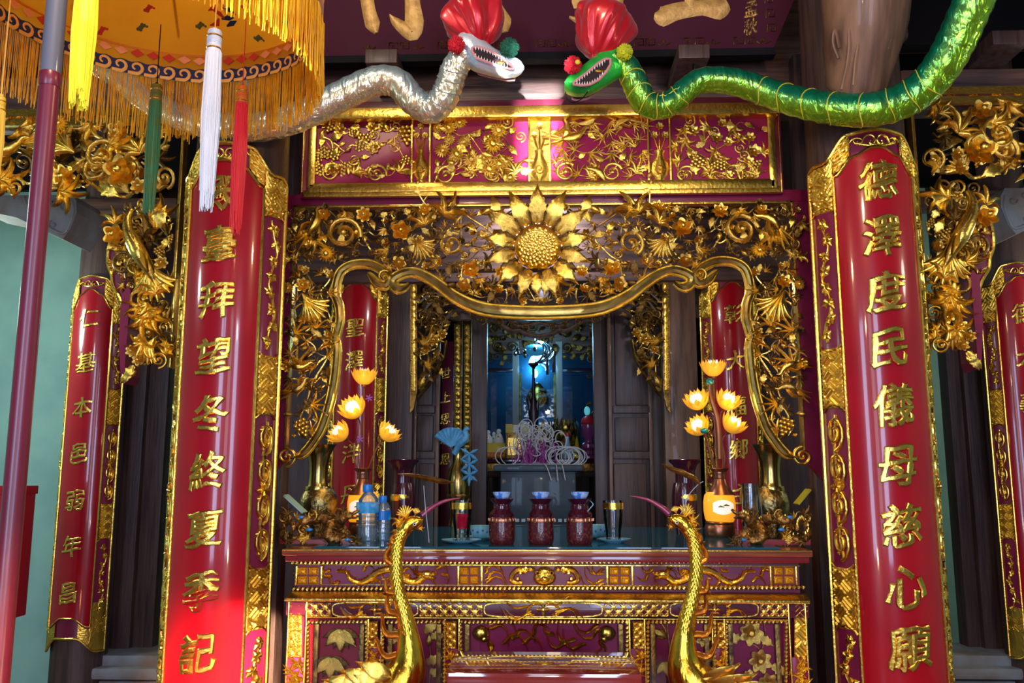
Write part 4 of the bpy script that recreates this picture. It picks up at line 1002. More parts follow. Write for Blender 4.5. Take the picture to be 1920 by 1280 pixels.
for cx, lab in ((755, 'maroon glazed vase with flat wide rim behind the left crane head'), (1285, 'maroon glazed vase with flat wide rim behind the right crane head')):
    r = thing('maroon_vase', lab, 'vase', onz(cx, 4.15), 'maroon vases')
    lpx(MB(), cx, 4.15, [(16, 1000), (18, 985), (22, 965), (23, 935), (21, 915), (19, 905)], 28).build('body', MARV, r)
    lpx(MB(), cx, 4.15, [(19, 906), (18, 895), (18, 880), (22, 870), (29, 865), (30, 862), (28, 861), (16, 866), (14, 880)], 28, W(cx, 906, 4.15).z-.02).build('neck', MARV, r)
    lpx(MB(), cx, 4.15, [(22.5, 930), (23.6, 928), (22.5, 926)], 28, W(cx, 930, 4.15).z-.02).build('gilt_band', GOLD, r)
# lotus lamps
AMBER = mat('amber_shade', (0.95, 0.45, 0.02), 0, 0.3, 0.3, emit=(1.0, 0.36, 0.02), estr=0.6)
LWHITE = mat('lit_white_glass', (1, .95, .85), 0, 0.4, emit=(1.0, .80, .60), estr=0.5)
PETAL = mat('amber_petal', (0.95, 0.50, 0.04), 0, 0.35, 0.2, emit=(1.0, 0.38, 0.02), estr=0.34)
COPPER = mat('copper', (0.42, 0.17, 0.09), 0.9, 0.3, col2=(0.30, 0.11, 0.06), nscale=10)
STEMM = mat('copper_stem', (0.28, 0.12, 0.06), 0.7, 0.4)
GREENJ = mat('green_bead', (0.0, 0.22, 0.20), 0, 0.15, 1.0)
PURPLE = mat('purple_blossom', (0.22, 0.08, 0.42), 0, 0.5)
LEAFP = mat('painted_leaf', (0.20, 0.22, 0.02), 0, 0.5)
def lotus_mesh(inner):
    mb = MB()
    n = 9
    for L in ((0, 1) if not inner else (0, 1, 2)):
        for k in range(n):
            a0 = 2*pi*(k+.5*L)/n
            rmax = (.5, .42, .3)[L]*(1 if not inner else .72); hh = (.62, .72, .62)[L]*(1 if not inner else 1.0)
            def g(u, v, a0=a0, rmax=rmax, hh=hh):
                q = (u-.5)*2; wv = math.sin(pi*min(1, .15+.8*v))**.8*pi/n*1.15
                r = rmax*(0.16+.84*math.sin(v*pi/2)**.8) + (0.06*v*v if not inner else -.18*v**3*rmax*2)
                if v > .95: wv = .02
                a = a0+q*wv
                return (r*math.cos(a)*(1-.05*abs(q)), r*math.sin(a)*(1-.05*abs(q)), hh*v**1.3*(1-.06*abs(q)))
            mb.grid(g, 5, 7)
    return mb
LOT_O = lotus_mesh(False).mesh('lotus_petals', PETAL); LOT_I = lotus_mesh(True).mesh('lotus_heart', LWHITE)
def lotus_lamp(cx, Y, label, flowers, m):
    r = thing('lotus_lamp', label, 'lamp', onz(cx, Y), 'lotus lamps')
    lpx(MB(), cx, Y, [(25, 1012), (27, 1006), (27, 990), (25, 984), (26, 980), (23, 975)], 28).build('base', COPPER, r)
    g = lpx(MB(), cx, Y, [(23, 976), (27, 968), (29, 954), (29, 940), (27, 928), (22, 922)], 28, W(cx, 976, Y).z-.01).build('lamp_shade', AMBER, r)
    lpx(MB(), cx, Y, [(27, 923), (22, 917), (14, 906), (11, 896), (12, 894), (11, 890), (12, 888), (12, 884), (18, 878), (17, 877), (8, 882)], 28, W(cx, 923, Y).z-.01).build('neck', COPPER, r)
    cc = W(cx, 948, Y); R0 = 29.5*Y/F
    MB().grid(lambda u, v: Vector((cc.x+R0*math.sin((u-.5)*1.5), Y-R0*math.cos((u-.5)*1.5), cc.z+(v-.5)*26*Y/F*(1-.6*(2*u-1)**2)-.004)), 12, 8).build('light_window', LWHITE, r)
    for q in (-1, 1):
        mb = MB(); mb.ridge([(-.012, 0), (0, .004), (.016, .0)], [.001, .0045, .001], .003, lambda u, v, h: Vector((cc.x+q*.012+u, Y-R0*math.cos((q*.012+u)/R0)-.003-h, cc.z+.003*q+v))); mb.build('painted_leaf', LEAFP, r)
    top = W(cx, 880, Y)
    for (fx, fy, s, tiltx, tilty, dY, kind) in flowers:
        p = W(fx, fy, Y+dY); d = Vector((math.sin(tiltx), -math.sin(tilty), math.cos(tiltx)*math.cos(tilty))).normalized()
        base = p-d*s*.35*Y/F
        P = catmull([top+V((fx-cx)*.00025, 0, -.03), top+V((fx-cx)*.0009, dY*.3, .05), base-d*.06+V((fx-cx)*.0002, 0, 0), base], 7)
        MB().tube(P, .0038, 6).build('stem', STEMM, r)
        rot = Vector((0, 0, 1)).rotation_difference(d).to_matrix().to_4x4()
        sc = s*Y/F
        o = bpy.data.objects.new('lotus_flower', LOT_O); link(o, r); o.matrix_local = Matrix.Translation(base-wl(r)) @ rot @ Matrix.Scale(sc, 4)
        o2 = bpy.data.objects.new('lotus_heart', LOT_I); link(o2, r); o2.matrix_local = Matrix.Translation(base-wl(r)+d*.05*sc) @ rot @ Matrix.Scale(sc*.92, 4)
        mb = MB(); Mr = rot.to_3x3(); mb.lathe([(.004, -.012), (.012, -.006), (.016, .006), (.006, .01)], base, 10, Mr); mb.build('calyx', STEMM, r)
    lamp('lotus_light', 'POINT', (W(cx+4, 760, Y).x, Y-.22, W(cx, 770, Y).z), 1.6, (1.0, .62, .22), radius=.05)
    return r, top
r, t_ = lotus_lamp(680, 4.0, 'lotus lamp with four amber flowers and glowing shade behind two water bottles', [(683, 706, 46, 0, 0, 0, 0), (662, 767, 50, -.25, .75, -.05, 0), (637, 812, 44, -.75, .55, -.03, 0), (728, 812, 44, .75, .2, 0, 0)], 0)
for x, y in ((692, 746), (675, 823)):
    mb = MB(); c = W(x, y, 3.98)
    for k in range(6): mb.ridge([(0, 0), (.011*math.cos(k*1.047+.3), .011*math.sin(k*1.047+.3)), (.019*math.cos(k*1.047+.3), .019*math.sin(k*1.047+.3))], [.001, .004, .001], .004, lambda u, v, h: c+V(u, -h, v))
    mb.build('small_blossom', PURPLE, r)
r, t_ = lotus_lamp(1350, 4.0, 'lotus lamp with five amber flowers and glowing shade beside the clear plastic cup', [(1337, 690, 46, 0, .1, 0, 0), (1307, 752, 46, -.35, .5, -.03, 0), (1364, 752, 46, .3, .55, -.05, 0), (1310, 800, 44, -.6, .5, -.05, 0), (1374, 796, 46, .5, .45, -.05, 0)], 1)
for x, y in ((1331, 715), (1320, 807)): MB().ell(W(x, y, 3.9), (.019, .016, .014), 10, 7).build('green_bead', GREENJ, r)
MB().tube(catmull([W(1350, 860, 3.98), W(1346, 790, 3.99), W(1332, 740, 4.0), W(1332, 712, 4.0)], 5), .011, 8).build('trunk', STEMM, r)
# water bottles
WATER = pane_mat('clear_plastic', (0.85, 0.94, 1.0), 0.12, 0.10, .16); WATER2 = pane_mat('water', (0.80, 0.92, 1.0), 0.06, 0.08, .14)
CAPB = mat('blue_cap', (0.01, 0.22, 0.75), 0, 0.35, 0.3); LABB = mat('blue_label', (0.03, 0.35, 0.75), 0, 0.4, 0.3, col2=(0.3, 0.65, 0.95), nscale=14, cr=(.5, .6)); LABC = mat('deep_blue_label', (0.0, 0.16, 0.60), 0, 0.4, 0.3, col2=(0.05, 0.45, 0.65), nscale=12, cr=(.5, .56))
def bottle(cx, Y, k, label, lab, pr, ly):
    r = thing('water_bottle', label, 'bottle', onz(cx, Y), 'water bottles')
    lpx(MB(), cx, Y, [(0.5, pr[0][1])]+pr, 24).build('body', WATER, r)
    lo = [(h*.93, y) for h, y in pr if y > pr[0][1]-(pr[0][1]-pr[-1][1])*.55]
    lpx(MB(), cx, Y, [(0.5, pr[0][1]-1)]+[(h, y-1) for h, y in lo]+[(.5, lo[-1][1]-1)], 24).build('water', WATER2, r)
    y1, hw1 = pr[-1][1], pr[-1][0]
    lpx(MB(), cx, Y, [(hw1+2, y1+2), (hw1+2.6, y1), (hw1+2.6, y1-10*k), (hw1+1.8, y1-12*k), (.2, y1-12*k)], 20, W(cx, y1+2, Y).z-.0).build('cap', CAPB, r)
    hwl = max(h for h, y in pr)+.8
    lpx(MB(), cx, Y, [(hwl, ly[1]), (hwl, ly[0])], 28, W(cx, ly[1], Y).z).build('label', lab, r)
    for q in range(3): lpx(MB(), cx, Y, [(hwl-.6, ly[1]+6+q*9+2), (hwl+.2, ly[1]+6+q*9), (hwl-.6, ly[1]+4+q*9)], 24, W(cx, ly[1]+8+q*9, Y).z).build('rib', WATER, r)
bottle(689, 3.69, 1, 'taller water bottle with pale blue label, left of the two', LABB, [(19, 1028), (20, 1022), (19, 1000), (17, 985), (18.5, 962), (18, 938), (12, 928), (7, 922), (6.5, 920)], (941, 961))
bottle(718, 3.73, .9, 'smaller water bottle with deep blue label, right of the two', LABC, [(13, 1022), (14, 1016), (13.5, 990), (13, 975), (13.5, 960), (12, 950), (7, 942), (5, 940)], (957, 974))
# glasses with saucers
CHINA = mat('pale_blue_china', (0.30, 0.62, 0.72), 0, 0.15, 0.6, col2=(.22, .52, .66), nscale=6)
CHINAP = mat('china_flower_print', (0.05, 0.12, 0.35), 0, 0.3)
REDW = mat('red_drink', (0.62, 0.0, 0.03), 0, 0.1, trans=0.15, ior=1.33); GL = pane_mat('drinking_glass', (0.96, 0.98, 1.0), 0.0, .02)
def saucer(cx, Y, hw, label, name='saucer'):
    r = hw*Y/F; p = onz(cx, Y)
    o = MB().lathe([(r*.5, 0), (r*.55, .003), (r*.95, .012), (r, .016), (r*.95, .015), (r*.5, .006), (.001, .005)], p, 32).build(name, CHINA, loc=p)
    return tag(o, label, 'saucer', 'pale blue saucers')
def tumbler(cx, Y, label, fill_y, y0=1003, y1=938):
    p = onz(cx, Y); p.z += .006
    r = thing('drinking_glass', label, 'glass', p, 'gold rimmed glasses')
    pr = [(.5, y0), (13, y0), (13.5, y0-4), (14, y0-14), (17, y0-32), (18.5, y1+6), (18.5, y1)]
    lpx(MB(), cx, Y, pr+[(17.3, y1), (17, y1+10), (15.5, y0-32), (12.5, y0-13), (.5, y0-11)], 28, p.z).build('cup', GL, r)
    lpx(MB(), cx, Y, [(18.9, y1+14), (18.9, y1+4)], 28, W(cx, y1+14, Y).z-.004).build('gilt_band', GOLDB, r)
    fw = interp([y1, y0-32, y0-12], [16.5, 15, 12], fill_y)
    lpx(MB(), cx, Y, [(.5, y0-11), (12, y0-12), (interp([y0-32, y0-12], [15, 12.3], max(fill_y, y0-32)), max(fill_y, y0-32)), (fw, fill_y), (.5, fill_y)], 24, W(cx, y0-11, Y).z-.004+.006).build('red_drink', REDW, r)
    for q in range(8):
        a = q*pi/4; c = onz(cx, Y); MB().ell(c+V(13.6*Y/F*math.cos(a), 13.6*Y/F*math.sin(a), .014), (.004, .004, .011), 6, 5).build('flute', GL, r)
saucer(866, 3.6, 37, 'pale blue saucer under the full glass of red drink'); tumbler(866, 3.6, 'gold rimmed glass full of red drink on a saucer', 962)
saucer(1150, 3.66, 31, 'pale blue saucer under the nearly empty glass'); tumbler(1150, 3.66, 'gold rimmed glass with a little red drink left on a saucer', 989, 1001, 938)
def teacup(cx, Y, label, hw=19):
    p = onz(cx, Y); p.z += .006; k = hw*Y/F
    r = thing('teacup', label, 'cup', p, 'pale blue teacups')
    MB().lathe([(k*.5, 0), (k*.75, .008), (k*.97, .03), (k, .055), (k*.93, .055), (k*.88, .03), (.001, .012)], p, 28).build('bowl', CHINA, r)
    mb = MB()
    for q in range(5): mb.ell(p+V(k*.93*math.sin(.5*q-1.2), -k*.93*math.cos(.5*q-1.2)-.001, .03+.006*(q % 2)), (.006, .003, .006), 6, 4)
    mb.build('flower_print', CHINAP, r)
saucer(903, 3.78, 30, 'pale blue saucer behind the first maroon jar'); teacup(901, 3.78, 'small pale blue teacup left of the three maroon jars')
teacup(1118, 3.85, 'small pale blue teacup right of the three maroon jars')
# three maroon jars with blue cups on their lids
JAR = mat('speckled_maroon_jar', (0.07, 0.005, 0.010), 0.0, 0.25, 0.5, col2=(0.22, 0.04, 0.02), nscale=90, cr=(.55, .7), bump=.2, bscale=120)
BLUEP = mat('blue_porcelain', (0.04, 0.22, 0.75), 0, 0.15, 0.8, col2=(0.45, 0.65, 0.95), nscale=45, cr=(.45, .6))
for cx, lab, lb in ((941, 'maroon lidded jar, left one of the three beside the teacup', 'blue cup standing on the left maroon jar'), (1014, 'maroon lidded jar in the middle of the three', 'blue cup standing on the middle maroon jar'), (1087, 'maroon lidded jar, right one of the three, with a wire', 'blue cup standing on the right maroon jar')):
    Y = 3.56; r = thing('maroon_jar', lab, 'jar', onz(cx, Y), 'maroon lidded jars')
    lpx(MB(), cx, Y, [(21, 1022), (23, 1018), (24, 1010), (24, 985), (23.5, 976), (24, 972), (22, 968), (17, 964)], 32).build('body', JAR, r)
    lpx(MB(), cx, Y, [(22, 968), (23, 962), (19, 957), (16, 953), (16.5, 948), (15, 944), (20, 938), (22, 935), (21, 934), (.3, 934)], 32, W(cx, 968, Y).z-.004).build('lid', MARV, r)
    lpx(MB(), cx, Y, [(24.2, 976), (24.8, 974), (24.2, 972)], 32, W(cx, 976, Y).z-.004).build('gilt_band', COPPER, r)
    mb = MB()
    for q in range(18):
        a = q*2*pi/18; c = onz(cx, Y); mb.box(c.x+24.3*Y/F*math.sin(a)-.0022, c.x+24.3*Y/F*math.sin(a)+.0022, Y-24.3*Y/F*math.cos(a)-.0015, Y-24.3*Y/F*math.cos(a)+.0015, ZT+.094, ZT+.104)
    mb.build('fret_band', COPPER, r)
    zj = max(v.co.z for v in bpy.data.objects[KIDS[r.name][1].name].data.vertices)+r.location.z
    k = 16.5*Y/F; p = V(onz(cx, Y).x, Y, zj)
    o = MB().lathe([(k*.7, 0), (k*.8, .006), (k, .020), (k*1.02, .026), (k*.92, .026), (k*.85, .012), (.001, .008)], p, 28).build('blue_cup', BLUEP, loc=p)
    tag(o, lb, 'cup', 'blue cups on the maroon jars')
    if cx == 1087: MB().tube(catmull([W(1106, 938, Y), W(1112, 945, Y-.02), W(1107, 952, Y-.02), W(1098, 962, Y-.03)], 5), .002, 5).build('wire_hook', CHINA, r)
# clear plastic cup on the right, leaning cards on both ends
p = onz(1410, 3.85); r = thing('plastic_cup', 'clear ribbed plastic cup in front of the right brass vase', 'cup', p)
lpx(MB(), 1410, 3.85, [(.5, 1000), (17, 1000), (18, 985), (14, 910), (15, 906), (13.5, 906), (16.5, 984), (.5, 992)], 24).build('cup', pane_mat('ribbed_plastic', (.86, .9, .92), .10, .12), r)
for q in range(10):
    a = q*2*pi/10; MB().tube([V(p.x+17.6*3.85/F*math.cos(a), 3.85+17.6*3.85/F*math.sin(a), ZT+.02), V(p.x+14.6*3.85/F*math.cos(a), 3.85+14.6*3.85/F*math.sin(a), ZT+.19)], .0014, 5).build('rib', WATER, r)
CARDG = mat('printed_card', (0.55, 0.75, 0.72), 0, 0.4, 0.2, col2=(0.06, 0.35, 0.12), nscale=16, cr=(.48, .56)); CARDW = mat('white_card', (0.38, 0.62, 0.50), 0, .5); CARDY = mat('yellow_card', (0.55, 0.50, 0.03), 0, .5)
def card(name, label, cat, px0, py0, px1, py1, Y, m1, m2):
    a, b = W(px0, py0, Y), W(px1, py1, Y); d = (b-a); nrm = Vector((-d.z, 0, d.x)).normalized()*.006
    if nrm.z < 0: nrm = -nrm
    r = thing(name, label, cat, b)
    w = .07
    def plate(o0, o1): 
        vs = [a+nrm*o0, b+nrm*o0, b+nrm*o1, a+nrm*o1]; vs = vs+[v+V(0, w, 0) for v in vs]
        return MB().add(vs, [(0, 1, 2, 3), (7, 6, 5, 4), (0, 4, 5, 1), (1, 5, 6, 2), (2, 6, 7, 3), (3, 7, 4, 0)])
    plate(0, .6).build('sheet', m1, r, False, fixn=True); plate(.6, 1).build('cover', m2, r, False, fixn=True); plate(-.4, 0).build('inner_sheet', m1, r, False, fixn=True)
card('booklet', 'green and white printed booklet leaning behind the left dragon carving', 'booklet', 531, 929, 567, 962, 3.72, CARDG, CARDW)
card('paper_fan', 'yellow card leaning behind the right dragon carving', 'card', 1521, 918, 1498, 946, 3.8, CARDY, CARDY)
# dragon carvings at both ends of the table
BLUEENAM = mat('blue_enamel', (0.03, 0.25, 0.6), 0, .2, .6)
DGOLD = mat('dragon_gilt', (0.50, 0.24, 0.05), .85, .35, col2=(0.14, 0.06, 0.02), nscale=40, bump=.8, bscale=60)
def dragon(mx, label):
    YD = 3.60; base = W(600, 1030, 3.56); 
    f = (lambda x: x) if not mx else (lambda x: 2045-x)
    r = thing('dragon_carving', label, 'carving', V(W(f(600), 1030, 3.56).x, 3.56, ZT), 'dragon carvings')
    du = YD/F; zoff = ZT+.001
    def mp(x, y, h): 
        p = W(f(x), y-3, YD); p.y -= h; p.z = max(p.z, zoff+.014); return p
    mb = MB(); mb.slab([(a, b) for a, b in ((531, 1027), (686, 1027), (672, 1016), (655, 1008), (531, 1008))], lambda u, v, h: (lambda q: Vector((q.x, YD-.02-h, max(zoff-.001, q.z-.004))))(W(f(u), v, YD)), .025)
    mb.build('base_board', TABLE, r, False, fixn=True)
    body = [(666, 966), (655, 970), (645, 978), (638, 988), (644, 1000), (650, 1010), (638, 1016), (624, 1010), (620, 998), (622, 986), (612, 980), (596, 974), (578, 978), (566, 988), (572, 1000), (564, 1011), (546, 1012), (534, 1004), (532, 990), (540, 980), (552, 984), (556, 994), (548, 1000)]
    hs = [.06, .06, .05, .02, .0, .01, .03, .04, .03, .0, -.01, .02, .04, .02, 0, .02, .04, .03, .0, .0, .03, .04, .03]
    P = catmull([mp(x, y, h) for (x, y), h in zip(body, hs)], 5); n = len(P)
    MB().tube(P, [interp([0, 8, 30, 60, n-1], [.012, .018, .024, .022, .008], i)*(1+.10*math.sin(i*2.1)) for i in range(n)], 10).build('body', DGOLD, r)
    mb = MB()
    for i in range(4, n-4, 2):
        q = P[i]; mb.ell(q+V(0, -.004, .018), (.004, .004, .010), 5, 4)
    mb.build('spines', GOLD, r)
    s = 1 if not mx else -1
    hd = MB(); c = mp(660, 968, .065); hd.ell(c, (.020, .016, .015), 10, 7); hd.ell(c+V(s*.026, -.004, .012), (.020, .012, .008), 9, 6, Matrix.Rotation(-s*.5, 3, 'Y')); hd.ell(c+V(s*.022, -.004, -.008), (.016, .010, .005), 8, 5); hd.ell(c+V(s*.006, -.014, .012), (.006, .005, .006), 6, 5); hd.ell(c+V(s*.04, -.006, .022), (.007, .008, .006), 7, 5)
    hd.build('head', DGOLD, r)
    rnd = random.Random(5)
    for x, y, a, sz, kd in ((650, 963, 2.6, 20, 'acanthus'), (640, 974, 2.4, 20, 'acanthus'), (606, 966, 2.8, 22, 'acanthus'), (592, 967, .4, 18, 'scroll'), (600, 1000, .4, 22, 'acanthus'), (584, 1012, 2.9, 24, 'acanthus'), (606, 1021, 0, 22, 'tail'), (590, 1022, pi, 24, 'tail'), (668, 1017, -.5, 20, 'acanthus'), (664, 1022, .2, 16, 'scroll'), (548, 968, 2.2, 22, 'acanthus'), (538, 972, 1.2, 20, 'scroll'), (560, 974, .8, 18, 'spray'), (542, 1020, 0, 22, 'acanthus'), (560, 1020, .2, 20, 'tail'), (628, 1002, 2.4, 20, 'scroll'), (636, 1018, .3, 20, 'acanthus'), (574, 994, 1.5, 20, 'scroll'), (550, 1006, 3, 20, 'flower')):
        inst(kd, rnd.choice('dgd'), r, mp(x, y, rnd.uniform(.03, .06)), a if not mx else pi-a, sz*du, (rnd.uniform(-.4, .4), rnd.uniform(-.3, .3)))
    for x, y in ((657, 1013), (586, 994), (571, 971)): MB().ell(mp(x, y, .05), (.014, .006, .007), 8, 6).build('blue_inlay', BLUEENAM, r)
dragon(False, 'old gilt dragon carving on red base at left end of the altar'); dragon(True, 'old gilt dragon carving on red base at right end of the altar')
# ------------------------------------------------------------------ the second room behind the altar
# inner carved arch between the rear columns
YI = 5.44; iu = YI/F; XI = W(1011, 640, YI).x
ia = thing('inner_arch', 'smaller openwork arch with silvery scalloped edge in the doorway behind the altar', 'arch', V(XI, YI, W(1011, 780, YI).z))
mi = lambda x, y, h: W(x, y, YI)-V(0, h, 0)
SILV = mat('worn_silver_gilt', (0.62, 0.50, 0.44), .85, .3, col2=(0.36, 0.22, 0.14), nscale=20, bump=.2, bscale=60)
for m in (0, 1):
    f = (lambda u, v, h: (lambda q: Vector((2*XI-q.x, q.y, q.z)))(mi(u, v, h))) if m else mi
    mb = MB(); pr = [(770, 505), (783, 505), (783, 735), (776, 768), (770, 775)]; mb.slab([(a, b) for a, b in pr], lambda u, v, h: f(u, v, h), .03); mb.build('post', GOLDD, ia, False, fixn=True)
    mb = MB(); lattice(mb, lambda u, v, h: f(u, v, h+.032), 771.5, 781.5, 510, 735, 12, pat_flower, .008, 2.2); mb.build('lattice_band', GILTRED, ia, fixn=True)
    for k, rp in enumerate(([(785, 745), (800, 728), (818, 702), (832, 672), (838, 640)], [(838, 597), (856, 584), (876, 586), (893, 597), (905, 604), (922, 603), (936, 607)], [(936, 607), (950, 616), (962, 622), (975, 621), (990, 628), (1011, 632)], [(955, 600), (970, 612), (990, 610), (1011, 606)])):
        P = [(p.x, p.y) for p in catmull([(a, b, 0) for a, b in rp], 5)]
        mb = MB(); mb.ridge(P, [3.4+1.2*(k == 2)]*len(P), .03, lambda u, v, h: f(u, v, h+.02)); mb.build('rim', SILV if k else GOLDD, ia, fixn=True)
    for x, y, s, a in ((905, 602, 16, 0), (936, 606, 16, 1), (965, 612, 14, 2), (890, 594, 16, 2), (985, 616, 14, .5)):
        p = mi(x, y, .05); 
        if m: p.x = 2*XI-p.x
        o = inst('scroll', 'd', ia, p, a if not m else pi-a, s*iu)
    for x, y, w_ in ((812, 600, 24), (800, 606, 18), (822, 610, 20), (830, 600, 14)):
        p = mi(x, y, .05)
        if m: p.x = 2*XI-p.x
        inst('scroll', 'd', ia, p, .4+x, w_*iu)
    for j in range(6):      # arching plumes at the top corner
        y0 = 540+j*9
        P = catmull([f(786+j*3, y0+18, .03), f(812, y0+2, .04), f(840-j*2, y0+10, .03)], 5); MB().tube(P, .007, 6).build('plume', SILV if j % 2 else GOLDD, ia)
fill(ia, [(786, 512), (840, 512), (900, 575), (890, 592), (850, 578), (838, 595), (836, 640), (828, 672), (806, 720), (790, 738), (785, 700)], mi, 62, [('leaf', 4, 14, 26), ('flower', 3, 14, 22), ('scroll', 2, 14, 22), ('bud', 2, 12, 18), ('acanthus', 2, 18, 28)], 71, 9.5, 'gdd', (0, .05), True, XI, unit=iu, bname='twig')
fill(ia, [(900, 575), (1011, 590), (1011, 604), (950, 600), (905, 598)], mi, 14, [('leaf', 3, 12, 20), ('scroll', 2, 12, 18)], 72, 9, 'd', (0, .04), False, XI, unit=iu)
for kd, x, y, s, a in (('acanthus', 795, 650, 34, 1), ('flower', 815, 640, 26, 0), ('acanthus', 800, 690, 30, .6), ('bud', 790, 730, 24, 1.2)):
    for m in (0, 1):
        p = mi(x, y, .06)
        if m: p.x = 2*XI-p.x
        inst(kd, 'g', ia, p, a if not m else pi-a, s*iu)
# folding panel doors
def door(n, x0, x1, Y, rails):
    d = struct(board('door_%d' % n, x0, 480, x1, 1300, Y, .045, WOOD))
    for (a, b) in rails: board('door_panel', x0+10, a, x1-10, b, Y-.022, .03, WOODB if n == 9 else WOOD, .012, d)
    board('stile', x0, 480, x0+7, 1300, Y-.03, .03, WOODB, .004, d); board('stile', x1-7, 480, x1, 1300, Y-.03, .03, WOODB, .004, d)
    for y in [rails[0][0]-9]+[q[1] for q in rails]: board('rail', x0+7, y, x1-7, y+14, Y-.03, .03, WOOD, .004, d)
door(1, 772, 822, 5.62, [(560, 760), (778, 846), (868, 1200)]); door(2, 1143, 1226, 5.62, [(575, 760), (782, 846), (868, 1200)])
struct(board('door_post', 884, 480, 912, 1300, 5.85, .1, WOOD)); struct(board('door_post', 1116, 480, 1143, 1300, 5.7, .1, WOOD)); struct(board('door_post', 1226, 480, 1247, 1300, 5.7, .1, WOOD))
struct(board('door_lintel', 640, 470, 1400, 596, 5.95, .06, WOODH))
# narrow inner couplet and gilt uprights left of the inner doorway
ic = thing('inner_couplet', 'narrow maroon couplet strip with gilt uprights deep left of the inner doorway', 'couplet', W(850, 1000, 6.3))
board('strip', 826, 640, 848, 1300, 6.3, .03, MAROON, .003, ic)
for ch, y in (('上', 745), ('思', 785), ('永', 822), ('世', 700), ('恩', 860)):
    put_char(ch, ic, (0, 0), 22, (lambda y: lambda u, v, h: Vector((W(835, y, 6.3).x+u*6.3/F, 6.3-h*6.3/F, W(835, y, 6.3).z+v*6.3/F)))(y), .4, GOLD)
for x0, x1 in ((850, 864), (868, 882)):
    board('upright', x0, 600, x1, 1300, 6.28, .04, GOLDD, .003, ic)
    mb = MB(); lattice(mb, lambda u, v, h: W(u, v, 6.28)-V(0, h, 0), x0+1, x1-1, 606, 960, 11, pat_flower, .012, 2.2); mb.build('lattice_band', GILTRED, ic)
# glazed shrine at the far end
YS = 7.6
sh = thing('shrine_cabinet', 'glazed shrine cabinet glowing blue at the far end of the inner doorway', 'cabinet', V(W(1015, 900, YS).x, YS+.5, 0))
SBLUE = mat('shrine_blue', (0.02, 0.20, 0.36), 0, .6, col2=(0.01, 0.10, 0.2), nscale=3); GREYP = mat('grey_painted_wood', (0.34, 0.40, 0.42), 0, .45, .2)
def sb(n, x0, y0, x1, y1, Y, d, m, c=.003): return MB().boxp(x0, y0, x1, y1, Y, d, c).build(n, m, sh)
sb('back', 880, 560, 1150, 900, YS+1.0, .04, SBLUE); sb('base', 880, 878, 1150, 1500, YS, 1.0, WOOD); sb('head_rail', 880, 560, 1150, 662, YS, .08, WOODH)
sb('side_panel', 880, 560, 893, 900, YS, 1.0, WOOD); sb('side_panel', 1137, 560, 1150, 900, YS, 1.0, WOOD)
for a, b in ((961, 973), (1043, 1055)): sb('mullion', a, 640, b, 880, YS-.02, .06, GREYP)
for a, b in ((893, 961), (973, 1043), (1055, 1137)): sb('pane', a, 650, b, 880, YS+.01, .008, CABG, 0)
for a, b in ((893, 961), (1055, 1137)): sb('inner_rail', a, 690, b, 697, YS+.6, .04, DMAROON)
ms_ = lambda x, y, h: W(x, y, YS)-V(0, h, 0)
fill(sh, [(915, 608), (1115, 608), (1115, 660), (915, 660)], ms_, 46, [('leaf', 3, 12, 22), ('scroll', 2, 12, 20), ('flower', 2, 12, 18)], 81, 9, 'd', (0, .06), False, unit=YS/F)
for x0, x1 in ((916, 956), (1060, 1110)): fill(sh, [(x0, 664), (x1, 664), (x1, 676), (x0, 676)], ms_, 7, [('scroll', 2, 10, 16), ('leaf', 2, 10, 16)], x0, 8, 'd', (0, .02), False, unit=YS/F)
fill(sh, [(1106, 660), (1118, 660), (1118, 860), (1106, 860)], ms_, 18, [('leaf', 2, 10, 16), ('scroll', 1, 10, 14)], 5, 8, 'gd', (0, .03), False, unit=YS/F)
# seated statue in blue robe inside the shrine
ROBE = mat('blue_robe', (0.05, 0.42, 0.75), 0, .4, .2, col2=(0.03, 0.28, 0.55), nscale=10); FACE = mat('pale_lacquer', (0.75, 0.6, 0.5), 0, .4)
sx = W(1008, 800, YS+.45); k = (YS+.45)/F
st = thing('shrine_statue', 'veiled statue in a bright blue robe behind the glass of the far shrine', 'statue', V(sx.x, YS+.45, W(1008, 878, YS).z))
zb_ = W(1008, 878, YS).z
MB().lathe([(.19, 0), (.21, .05), (.17, .18), (.13, .32), (.14, .42), (.10, .50), (.05, .54)], (sx.x, YS+.5, zb_), 24, None, .8).build('robe', ROBE, st)
MB().ell((sx.x, YS+.47, zb_+.60), (.055, .06, .07), 14, 10).build('head', FACE, st)
MB().lathe([(.10, 0), (.11, .05), (.085, .13), (.03, .2), (.001, .21)], (sx.x, YS+.49, zb_+.60), 16).build('headdress', GOLD, st)
for q in (-1, 1): MB().tube(catmull([(sx.x+q*.12, YS+.45, zb_+.44), (sx.x+q*.18, YS+.38, zb_+.28), (sx.x+q*.06, YS+.28, zb_+.22)], 6), [.05]*6+[.06]*6+[.03], 10).build('sleeve', ROBE, st)
for q in (-1, 1):
    b = board('curtain', 1008+q*38-8, 700, 1008+q*38+8, 878, YS+.15, .02, GOLDD, .004); b.name = 'embroidered_hanging'
    tag(b, 'pale embroidered hanging %s of the blue statue in the far shrine' % ('left' if q < 0 else 'right'), 'hanging')
